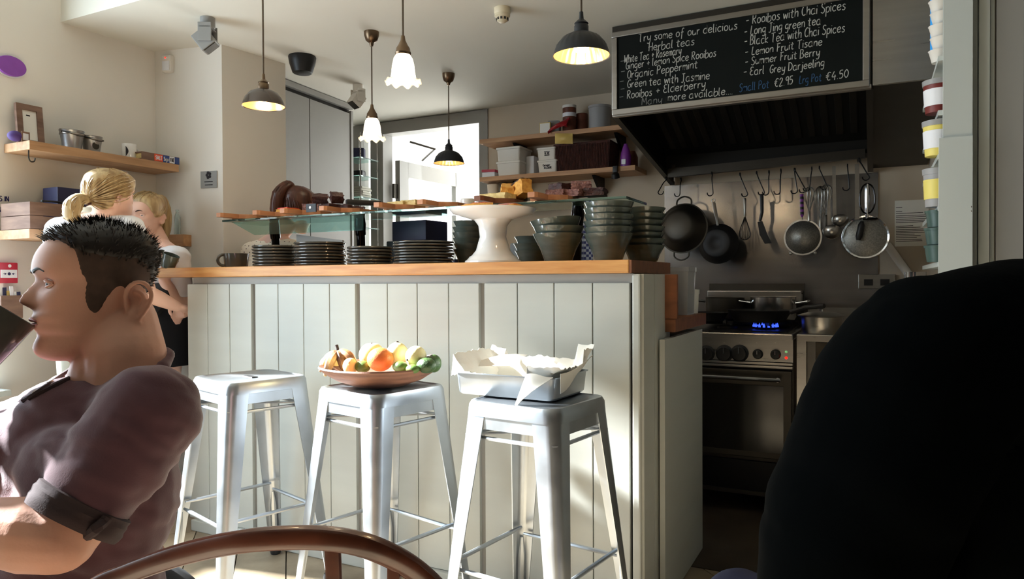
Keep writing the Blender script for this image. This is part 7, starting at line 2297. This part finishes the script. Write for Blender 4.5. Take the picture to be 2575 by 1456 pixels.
for lst, r_, m in (([(180, 930), (150, 950), (115, 975), (75, 1003)], 0.0045, 'plum_dark'), ([(60, 1008), (110, 985), (160, 960), (215, 938), (262, 925)], 0.004, 'plum_dark'), ([(20, 962), (60, 940), (110, 925), (160, 908)], 0.004, 'plum_dark')):
    pp = pts_on(lst, 0.001)
    if len(pp) > 2: MB(man).tube(spline(pp, 4), r_, 6).build('neckline_seam', m, shirt)
for px, py in ((126, 962), (90, 988)): disc(man, px, py, 0.0052, 'button', 'button', own=shirt)
disc(man, 259, 1313, 0.0055, 'button', 'eyelet', own=cuff)
pp = pts_on([(170, 1385), (200, 1362), (232, 1336), (259, 1313), (268, 1303)], 0.001)
if len(pp) > 2: MB(man).tube(spline(pp, 4), 0.0075, 8).build('sleeve_tab', 'plum_dark', cuff)
# trousers and shoes
tro = MB(); pel = Vector((nb.x, nb.y + 0.02, 0.535)) - lt * 0.09
tro.ell(pel, (0.185, 0.15, 0.095), tr_)
for s in (-1, 1):
    hip = pel + lt * s * 0.09; kn = hip + ft * 0.42 + lt * s * 0.05 + Vector((0, 0, -0.02)); an = kn + Vector((0, 0, -0.43)) + ft * 0.02
    chain(tro, [(hip, 0.085), (kn, 0.062), (an, 0.048)])
    shoe(man, an, ft, 'black_cloth')
organic(tro, 'trousers', 'black_cloth', man, 0.009, 4)
# the mug he drinks from
mg = thing('coffee_mug', 'dark mug tipped to the lips of the seated man', 'mug', rimc)
rot = frame_from(side, upm)
rotm = Matrix((side, upm, ax)).transposed() if Matrix((side, upm, ax)).determinant() > 0 else Matrix((-side, upm, ax)).transposed()
hs = 1.0 if (rotm @ Vector((1, 0, 0))).dot(vh) > 0 else -1.0
MB().lathe([(rm_, 0.0), (rm_ * 1.01, 0.002), (rm_ * 0.97, 0.05), (rm_ * 0.90, mh - 0.006), (rm_ * 0.84, mh), (0.001, mh), (0.001, mh - 0.005), (rm_ * 0.82, mh - 0.007), (rm_ * 0.93, 0.05), (rm_ * 0.955, 0.0), (rm_, 0.0)], 36, (0, 0, 0), rotm, cap=False).build('mug_body', 'plate_dark', mg)
MB().tube([rotm @ Vector(q) for q in ((hs * rm_ * 0.97, 0, 0.02), (hs * rm_ * 1.5, 0, 0.028), (hs * rm_ * 1.62, 0, 0.05), (hs * rm_ * 1.4, 0, 0.072), (hs * rm_ * 0.9, 0, 0.078))], 0.006, 8).build('handle', 'plate_dark', mg)

windsor('light wooden stick back chair the man is sitting on', (pel.x, pel.y + 0.02, 0), math.atan2(-vh.x, vh.y), 'chair_wood_light', 0.17, hw=0.10)


# ---------------------------------------------------------------- standing staff


def dots(parent, obj, cands, r, m, name):
    h2 = caster(obj); mb = MB(parent); k = 0
    for px, py in cands:
        h = h2(px, py)
        if h:
            q = h[1].to_track_quat('Z', 'Y').to_matrix(); k += 1
            mb.lathe([(0.0005, 0), (r, 0), (r, 0.0008), (0.0005, 0.001)], 8, h[0], q)
    if k: mb.build(name, m, obj)


def woman_head(body, parent, base, fwd, pitch, hair_m, hl, thick, brow, s=0.965):
    X = X_of(base, fwd, pitch)
    sf = head_surface(HEAD_F, s, s, s * 0.97, 0.85)
    head_mesh(body, sf, X, 56, 60)
    ear(body, X, 0.063 * s, -0.016, 0.098, 0.85, 1); ear(body, X, 0.063 * s, -0.016, 0.098, 0.85, -1)
    return X, sf


def hl_f(th, z):
    a = abs(((th + PI) % (2 * PI)) - PI)
    zl_ = interp([(0.0, 0.193), (0.5, 0.189), (0.9, 0.170), (1.15, 0.140), (1.35, 0.112), (1.6, 0.108), (1.85, 0.105), (2.2, 0.065), (2.7, 0.040), (3.15, 0.036)], a)[0]
    return z - zl_


def strands(parent, surf, X, hl, n, seed, tail, m, th0=0.0035):
    """long locks lying on the scalp, swept to the tie point"""
    rnd = random.Random(seed); mb = MB(parent); T = Vector(tail)
    for _ in range(n):
        th = rnd.uniform(0, 2 * PI); z = rnd.uniform(0.05, 0.228)
        if hl(th, z) < 0.002: continue
        p0 = X @ surf(th, z, 0.010)
        # path over the scalp: blend towards the tie, pushed out to the hair surface
        c = X @ Vector((-0.01, 0, 0.13))
        pts = []
        for k in range(7):
            u = k / 6; q = p0.lerp(T, u); d = (q - c); r0 = (p0 - c).length * (1 - u) + (T - c).length * u
            pts.append(c + d.normalized() * (r0 + 0.002 * math.sin(PI * u)))
        mb.tube(pts, [0.0006, 0.0016, 0.002, 0.002, 0.002, 0.0016, 0.0008], 4, caps=False)
    o = mb.build('hair_strands', m, parent, sharp=80); o['kind'] = 'stuff'
    return o


def ponytail(parent, pts, rads, m, seed=1):
    mb = MB(parent); P = spline(pts, 4); n = len(P)
    rr = []
    for i in range(n):
        f = i / 4; k = int(min(f, len(rads) - 2)); rr.append(rads[k] + (rads[k + 1] - rads[k]) * (f - k) if k + 1 < len(rads) else rads[-1])
    rnd = random.Random(seed)
    mb.tube(P, rr, 14)
    for j in range(26):
        a = rnd.uniform(0, 2 * PI); v = Vector((math.cos(a), math.sin(a), rnd.uniform(-.4, .4)))
        mb.tube([p + v * r * rnd.uniform(0.85, 1.0) for p, r in zip(P, rr)], [0.0012 + 0.0016 * math.sin(PI * (i + 1) / (n + 1)) for i in range(n)], 4)
    return mb.build('ponytail', m, parent, sharp=80)


# waitress with her back turned, low blonde ponytail
D1 = 3.0
b1 = onD(281, 562, D1)
v1 = (b1 - EYE); v1.z = 0; v1.normalize(); left1 = Vector((-v1.y, v1.x, 0))
f1 = (v1 * 0.62 - left1 * 0.78).normalized()
w1_ = thing('person', 'waitress with a low blonde ponytail and white shirt, back turned', 'person', (b1.x - 0.0, b1.y, 0))
bd = MB(); X1, s1 = woman_head(bd, w1_, b1, f1, 0, None, None, None, None)
nb1 = onD(238, 544, D1)
chain(bd, [(X1 @ Vector((-0.030, 0, 0.05)), 0.047), (nb1, 0.050)])
ft1 = (v1 * 0.80 - left1 * 0.60).normalized(); lt1 = Vector((-ft1.y, ft1.x, 0))
sL, sR = nb1 + lt1 * 0.165 + Vector((0, 0, -0.055)), nb1 - lt1 * 0.165 + Vector((0, 0, -0.055))
arms1 = []
for sd, s_ in ((1, sL), (-1, sR)):
    el = s_ + lt1 * sd * 0.05 + ft1 * 0.03 + Vector((0, 0, -0.27)); wr = el + ft1 * 0.20 + Vector((0, 0, -0.06))
    chain(bd, [(s_, 0.042), (el, 0.036), (el.lerp(wr, 0.4), 0.034), (wr, 0.024)]); hand(bd, wr, ft1 + Vector((0, 0, -0.2)), (0, 0, 1), -lt1 * sd, 0.4, 0.9)
    arms1.append((s_, el))
zh = 0.93
hipc = Vector((nb1.x, nb1.y, zh))
for sd in (1, -1):
    hp_ = hipc + lt1 * sd * 0.085; kn = hp_ + Vector((0, 0, -0.43)) + ft1 * 0.02; an = Vector((kn.x, kn.y, 0.09))
    chain(bd, [(hp_, 0.075), (kn, 0.055), (kn + Vector((0, 0, -0.1)), 0.055), (an, 0.036)])
    shoe(w1_, an - ft1 * 0.0, ft1, 'navy')
chain(bd, [(nb1, 0.05), (nb1.lerp(hipc, 0.4), 0.07), (hipc, 0.08)])
for s_ in (sL, sR): chain(bd, [(nb1, 0.045), (s_, 0.040)])
organic(bd, 'body', 'skin_fair', w1_, 0.006, 3)
ts = Matrix((lt1, ft1, Vector((0, 0, 1)))).transposed()
shb = MB()
chain(shb, [(sL, 0.056), (nb1 + Vector((0, 0, -0.04)), 0.058), (sR, 0.056)])
shb.ell(nb1 + Vector((0, 0, -0.19)), (0.165, 0.115, 0.19), ts); shb.ell(nb1 + Vector((0, 0, -0.40)), (0.150, 0.110, 0.2), ts)
for s_, el in arms1: shb.tube([s_, s_.lerp(el, 0.35), s_.lerp(el, 0.62)], [0.056, 0.055, 0.052], 20)
wrinkle(organic(shb, 'white_shirt', 'white_tee', w1_, 0.008, 5), (12, 12, 22), 0.004, (0.3, 0.2, 1))
cl_ = MB(w1_); cl_.tube([nb1 + (lt1 * math.cos(2 * PI * k / 20) * 0.062 + ft1 * math.sin(2 * PI * k / 20) * 0.058) + Vector((0, 0, 0.010 + 0.012 * math.cos(2 * PI * k / 20 + PI / 2))) for k in range(20)], 0.011, 8, closed=True); cl_.build('collar', 'apron_stone', w1_)
tr1 = MB(); tr1.ell(hipc + Vector((0, 0, 0.02)), (0.170, 0.125, 0.13), ts)
for sd in (1, -1):
    hp_ = hipc + lt1 * sd * 0.085; chain(tr1, [(hp_, 0.088), (hp_ + Vector((0, 0, -0.43)), 0.066), (hp_ + Vector((0, 0, -0.78)), 0.052)])
organic(tr1, 'stone_trousers', 'apron_stone', w1_, 0.009, 4)
hair_shell(w1_, s1, X1, hl_f, lambda th, z: 0.014, 'hair', 'hair_blonde', soft=0.02, noise=0.0004)
tie = X1 @ Vector((-0.108, 0.0, 0.088))
strands(w1_, s1, X1, hl_f, 260, 3, tie, 'hair_blonde')
ponytail(w1_, [tie, tie - f1 * 0.025 + Vector((0, 0, -0.002)) + left1 * 0.01, tie - f1 * 0.05 + left1 * 0.012 + Vector((0, 0, -0.03)), tie - f1 * 0.055 + left1 * 0.01 + Vector((0, 0, -0.07)), tie - f1 * 0.045 + Vector((0, 0, -0.095))], [0.016, 0.026, 0.034, 0.030, 0.008], 'hair_blonde', 2)
MB(w1_).tube([tie + (left1 * math.cos(a) + Vector((0, 0, 1)) * math.sin(a)) * 0.018 for a in [2 * PI * k / 14 for k in range(14)]], 0.005, 8, closed=True).build('hair_tie', 'hair_brown', w1_)
face_parts(w1_, s1, X1, 'iris', 'hair_brown', lips='fair')

# waitress facing left with two cups
D2 = 3.46
b2 = onD(374, 603, D2)
v2 = (b2 - EYE); v2.z = 0; v2.normalize(); left2 = Vector((-v2.y, v2.x, 0))
f2 = (left2 * 0.60 - v2 * 0.80).normalized()
w2_ = thing('person', 'smiling blonde waitress in a white tee carrying dark cups by the bar end', 'person', (b2.x, b2.y, 0))
bd = MB(); X2, s2 = woman_head(bd, w2_, b2, f2, R(-7), None, None, None, None)
nb2 = onD(402, 618, D2 + 0.02)
chain(bd, [(X2 @ Vector((-0.030, 0, 0.05)), 0.046), (nb2, 0.050)])
ft2 = (left2 * 0.86 - v2 * 0.5).normalized(); lt2 = Vector((-ft2.y, ft2.x, 0))
sL = nb2 + lt2 * 0.150 + Vector((0, 0, -0.060)); sR = nb2 - lt2 * 0.150 + Vector((0, 0, -0.060))
elL2 = sL + Vector((0, 0, -0.255)) - ft2 * 0.01 + lt2 * 0.02; wrL2 = onD(412, 705, D2 - 0.14)
elR2 = sR + Vector((0, 0, -0.26)); wrR2 = elR2 + ft2 * 0.2 + Vector((0, 0, 0.02))
chain(bd, [(sL, 0.040), (elL2, 0.034), (elL2.lerp(wrL2, 0.4), 0.033), (wrL2, 0.024)])
chain(bd, [(sR, 0.040), (elR2, 0.034), (wrR2, 0.024)])
cup2 = onD(432, 648, D2 - 0.17)
hand(bd, wrL2, (cup2 - wrL2), lt2, ft2, 0.5, 0.9); hand(bd, wrR2, ft2, (0, 0, 1), lt2, 0.5, 0.9)
hip2 = Vector((nb2.x, nb2.y, 0.92)) + ft2 * 0.01
for sd in (1, -1):
    hp_ = hip2 + lt2 * sd * 0.085; kn = hp_ + Vector((0, 0, -0.43)) + ft2 * 0.02; an = Vector((kn.x, kn.y, 0.09)) - ft2 * 0.02
    chain(bd, [(hp_, 0.075), (kn, 0.054), (kn + Vector((0, 0, -0.1)), 0.054), (an, 0.035)]); shoe(w2_, an, ft2, 'sneaker_white')
chain(bd, [(nb2, 0.05), (nb2.lerp(hip2, 0.4), 0.07), (hip2, 0.08)])
for s_ in (sL, sR): chain(bd, [(nb2, 0.045), (s_, 0.040)])
organic(bd, 'body', 'skin_fair', w2_, 0.0055, 3)
ts = Matrix((lt2, ft2, Vector((0, 0, 1)))).transposed()
tee = MB(); chain(tee, [(sL, 0.056), (nb2 + Vector((0, 0, -0.045)), 0.056), (sR, 0.056)])
tee.ell(nb2 + Vector((0, 0, -0.19)) + ft2 * 0.01, (0.155, 0.115, 0.18), ts); tee.ell(nb2 + Vector((0, 0, -0.38)), (0.138, 0.105, 0.18), ts)
for sd in (1, -1): tee.ell(nb2 + Vector((0, 0, -0.19)) + ft2 * 0.075 + lt2 * sd * 0.06, (0.06, 0.055, 0.062), ts)
for s_, el in ((sL, elL2), (sR, elR2)): tee.tube([s_, s_.lerp(el, 0.4), s_.lerp(el, 0.75)], [0.055, 0.053, 0.048], 20)
tee.tube([hip2 + Vector((0, 0, 0.16)), hip2 + Vector((0, 0, 0.06))], [0.125, 0.145], 28)
wrinkle(organic(tee, 'white_tee', 'white_tee', w2_, 0.007, 5), (12, 12, 22), 0.004, (0.3, 0.2, 1))
sk = MB(); sk.tube([hip2 + Vector((0, 0, 0.13)), hip2 + Vector((0, 0, 0.0)), hip2 + Vector((0, 0, -0.16)), hip2 + Vector((0, 0, -0.22))], [0.125, 0.158, 0.165, 0.16], 32)
for q in sk.v:
    pass
organic(sk, 'black_skirt', 'black_cloth', w2_, 0.009, 3)
hair_shell(w2_, s2, X2, hl_f, lambda th, z: 0.012, 'hair', 'hair_blonde', soft=0.02, noise=0.0004, seed=3)
tie = X2 @ Vector((-0.085, 0, 0.190))
strands(w2_, s2, X2, hl_f, 240, 5, tie, 'hair_blonde')
bk2 = -f2
ponytail(w2_, [tie, tie + bk2 * 0.035 + Vector((0, 0, 0.004)), tie + bk2 * 0.06 + Vector((0, 0, -0.05)), tie + bk2 * 0.062 + Vector((0, 0, -0.14)), tie + bk2 * 0.045 + Vector((0, 0, -0.21))], [0.016, 0.026, 0.03, 0.026, 0.006], 'hair_blonde', 4)
face_parts(w2_, s2, X2, 'iris', 'hair_brown', lips='fair')


def cup(name, label, c, axis, r=0.036, h=0.062):
    a = Vector(axis).normalized(); q = a.to_track_quat('Z', 'Y').to_matrix()
    t = thing(name, label, 'cup', c)
    MB().lathe([(0.001, 0), (r * 0.8, 0), (r * 0.88, 0.004), (r, h), (r * 0.94, h), (r * 0.82, 0.006), (0.001, 0.006)], 28, (0, 0, 0), q).build('cup_body', 'stoneware', t)
    MB().tube([q @ Vector((r * 0.9 + x, 0, z)) for x, z in ((0, h * 0.8), (0.016, h * 0.85), (0.022, h * 0.5), (0.014, h * 0.18), (-0.004, h * 0.2))], 0.0045, 8).build('handle', 'stoneware', t)


cup('coffee_cup', 'upper dark cup tilted in the waitress hand', onD(420, 672, D2 - 0.20), CR * 0.4 + Vector((0, 0, 0.9)) - CF * 0.1)
cup('coffee_cup', 'dark cup half hidden by the head of the man', onD(396, 664, D2 - 0.16), CR * -0.1 + Vector((0, 0, 1)))
for px, py, lab in ((402, 742, 'upper dark pan lid hanging at the arm of the waitress'), (388, 770, 'lower dark pan lid hanging at the arm of the waitress')):
    c = onD(px, py, D2 - 0.12)
    solo(MB().lathe([(0.001, 0), (0.045, 0.0), (0.055, 0.008), (0.05, 0.03), (0.03, 0.036), (0.001, 0.037)], 24, c, RX(R(70)) @ RY(R(25))), 'black_saucer', 'black_plastic', lab, 'saucer')

# barista behind the bar, brown ponytail, seen from behind
D3 = 3.72
b3 = onD(740, 578, D3)
v3 = (b3 - EYE); v3.z = 0; v3.normalize(); left3 = Vector((-v3.y, v3.x, 0))
f3 = (v3 * 0.75 - left3 * 0.66).normalized()
w3_ = thing('person', 'barista with a high brown ponytail and spotted cream blouse behind the bar', 'person', (b3.x, b3.y, 0))
bd = MB(); X3, s3 = woman_head(bd, w3_, b3, f3, R(-18), None, None, None, None)
nb3 = onD(690, 604, D3)
chain(bd, [(X3 @ Vector((-0.03, 0, 0.05)), 0.046), (nb3, 0.050)])
lt3 = Vector((-f3.y, f3.x, 0))
sL = nb3 + lt3 * 0.155 + Vector((0, 0, -0.06)); sR = nb3 - lt3 * 0.155 + Vector((0, 0, -0.06))
for sd, s_ in ((1, sL), (-1, sR)):
    el = s_ + f3 * 0.08 + Vector((0, 0, -0.24)); wr = el + f3 * 0.18 + Vector((0, 0, -0.04))
    chain(bd, [(s_, 0.040), (el, 0.034), (wr, 0.024)]); hand(bd, wr, f3 + Vector((0, 0, -0.3)), (0, 0, 1), -lt3 * sd, 0.4, 0.9)
hip3 = Vector((nb3.x, nb3.y, 0.94)) - f3 * 0.04
for sd in (1, -1):
    hp_ = hip3 + lt3 * sd * 0.085; an = Vector((hp_.x, hp_.y, 0.09))
    chain(bd, [(hp_, 0.075), (hp_ + Vector((0, 0, -0.43)), 0.055), (an, 0.036)]); shoe(w3_, an, f3, 'black_cloth')
chain(bd, [(nb3, 0.05), (nb3.lerp(hip3, 0.4), 0.07), (hip3, 0.08)])
for s_ in (sL, sR): chain(bd, [(nb3, 0.045), (s_, 0.040)])
organic(bd, 'body', 'skin_fair', w3_, 0.007, 3)
ts = Matrix((lt3, f3, Vector((0, 0, 1)))).transposed()
bl_ = MB(); chain(bl_, [(sL, 0.058), (nb3 + Vector((0, 0, -0.04)), 0.060), (sR, 0.058)])
bl_.ell(nb3 + Vector((0, 0, -0.2)), (0.165, 0.12, 0.2), ts); bl_.ell(nb3.lerp(hip3, 0.65), (0.145, 0.11, 0.2), ts)
for sd, s_ in ((1, sL), (-1, sR)):
    el = s_ + f3 * 0.08 + Vector((0, 0, -0.24)); bl_.tube([s_, s_.lerp(el, 0.5), el], [0.057, 0.052, 0.046], 20)
blo = organic(bl_, 'spotted_blouse', 'cream_blouse', w3_, 0.008, 5)
rnd = random.Random(6)
dots(w3_, blo, [(585 + 12 * i + (6 if j % 2 else 0) + rnd.uniform(-2, 2), 572 + 9 * j + rnd.uniform(-1.5, 1.5)) for i in range(18) for j in range(10)], 0.0032, 'hair_brown', 'blouse_spots')
tr3 = MB(); tr3.ell(hip3, (0.165, 0.125, 0.14), ts)
for sd in (1, -1):
    hp_ = hip3 + lt3 * sd * 0.085; chain(tr3, [(hp_, 0.088), (hp_ + Vector((0, 0, -0.43)), 0.066), (hp_ + Vector((0, 0, -0.8)), 0.05)])
organic(tr3, 'dark_trousers', 'black_cloth', w3_, 0.01, 3)
hair_shell(w3_, s3, X3, hl_f, lambda th, z: 0.016, 'hair', 'hair_brown', soft=0.02, noise=0.0004, seed=5)
tie = X3 @ Vector((-0.075, 0, 0.205))
strands(w3_, s3, X3, hl_f, 260, 9, tie, 'hair_brown')
MB(w3_).tube([tie + (lt3 * math.cos(a) + Vector((0, 0, 1)) * math.sin(a) * 0.8) * 0.016 for a in [2 * PI * k / 14 for k in range(14)]], 0.005, 8, closed=True).build('hair_tie', 'gold_card', w3_)
ponytail(w3_, [tie, tie - f3 * 0.02 + left3 * 0.012 + Vector((0, 0, 0.010)), tie - f3 * 0.035 + left3 * 0.045 + Vector((0, 0, -0.035)), tie - f3 * 0.03 + left3 * 0.065 + Vector((0, 0, -0.12)), tie - f3 * 0.02 + left3 * 0.075 + Vector((0, 0, -0.20))], [0.016, 0.026, 0.032, 0.030, 0.006], 'hair_brown', 7)
face_parts(w3_, s3, X3, 'iris', 'hair_brown', lips='fair')

# ---------------------------------------------------------------- the diner in black at the right edge
k1 = thing('person', 'diner in a black jumper at the right edge, seen from behind', 'person', (onD(2620, 1100, 0.86).x, onD(2620, 1100, 0.86).y, 0.44))
ch_ = [(onD(2352, 912, 0.76), 0.096), (onD(2282, 1010, 0.75), 0.098), (onD(2205, 1180, 0.74), 0.094), (onD(2140, 1350, 0.735), 0.089), (onD(2110, 1500, 0.73), 0.080)]
jm = MB(); chain(jm, ch_)
lk = CR.copy(); lk.z = 0; lk.normalize(); fk = CF.copy(); fk.z = 0; fk.normalize()
nk = onD(2850, 850, 0.80)
chain(jm, [(ch_[0][0], 0.094), (onD(2560, 862, 0.78), 0.094), (nk, 0.090)])
shr = nk * 2 - ch_[0][0]; shr.z = ch_[0][0].z
chain(jm, [(nk, 0.090), (shr, 0.09), (shr + Vector((0, 0, -0.28)) + fk * 0.05, 0.075), (shr + Vector((0, 0, -0.30)) + fk * 0.28, 0.055)])
tk = Matrix((lk, fk, Vector((0, 0, 1)))).transposed()
cc = (ch_[0][0] + shr) / 2
jm.ell(cc + Vector((0, 0, -0.16)), (0.215, 0.135, 0.22), tk); jm.ell(cc + Vector((0, 0, -0.36)), (0.195, 0.135, 0.20), tk)
fa = ch_[-1][0] + fk * 0.14 + lk * 0.20 + Vector((0, 0, 0.02))
chain(jm, [(ch_[-1][0], 0.078), (fa, 0.050)])
wrinkle(organic(jm, 'jumper', 'black_knit', k1, 0.008, 6), (6, 6, 12), 0.005, (0.3, 0.2, 1))
bk_ = MB(); bh = nk + Vector((0, 0, 0.075)) + fk * 0.03 + lk * 0.06
Xk = X_of(bh, (fk + lk * 0.1)); sk_ = head_surface(HEAD_M, 1.0, 1.0, 0.96)
head_mesh(bk_, sk_, Xk, 44, 48)
ear(bk_, Xk, 0.066, -0.02, 0.097, 1.0, 1); ear(bk_, Xk, 0.066, -0.02, 0.097, 1.0, -1)
chain(bk_, [(Xk @ Vector((-0.03, 0, 0.05)), 0.055), (nk + Vector((0, 0, 0.02)), 0.06)])
w_r = shr + Vector((0, 0, -0.30)) + fk * 0.28
hand(bk_, fa, fk, (0, 0, 1), lk, 0.4); hand(bk_, w_r, fk, (0, 0, 1), -lk, 0.4)
chain(bk_, [(fa - fk * 0.05, 0.03), (fa, 0.028)]); chain(bk_, [(w_r - fk * 0.05, 0.03), (w_r, 0.028)])
chain(bk_, [(nk, 0.06), (ch_[0][0], 0.05), (ch_[2][0], 0.045), (ch_[-1][0], 0.042), (fa, 0.03)]); chain(bk_, [(nk, 0.06), (shr, 0.05), (shr + Vector((0, 0, -0.28)) + fk * 0.05, 0.042), (w_r, 0.03)])
organic(bk_, 'body', 'skin', k1, 0.006, 3)
hair_shell(k1, sk_, Xk, hl_m, lambda th, z: 0.010, 'hair', 'hair_dark', soft=0.016, noise=0.001, seed=9)
face_parts(k1, sk_, Xk)
jn = MB(); pk = Vector((cc.x, cc.y, 0.535)); jn.ell(pk, (0.185, 0.15, 0.095), tk)
knl = onD(1862, 1530, 1.22); knl.z = min(knl.z, 0.60)
for hipk, kk in ((pk - lk * 0.09, knl), (pk + lk * 0.09, pk + lk * 0.12 + fk * 0.42)):
    an = Vector((kk.x, kk.y, 0.09)) + fk * 0.02
    chain(jn, [(hipk, 0.088), (kk, 0.066), (kk + Vector((0, 0, -0.06)), 0.060), (an, 0.048)]); shoe(k1, an, fk, 'black_cloth')
organic(jn, 'jeans', 'denim', k1, 0.009, 4)
windsor('dark wooden chair under the diner in black', (pk.x, pk.y, 0), math.atan2(-lk.y, -lk.x), 'chair_wood', 0.26)
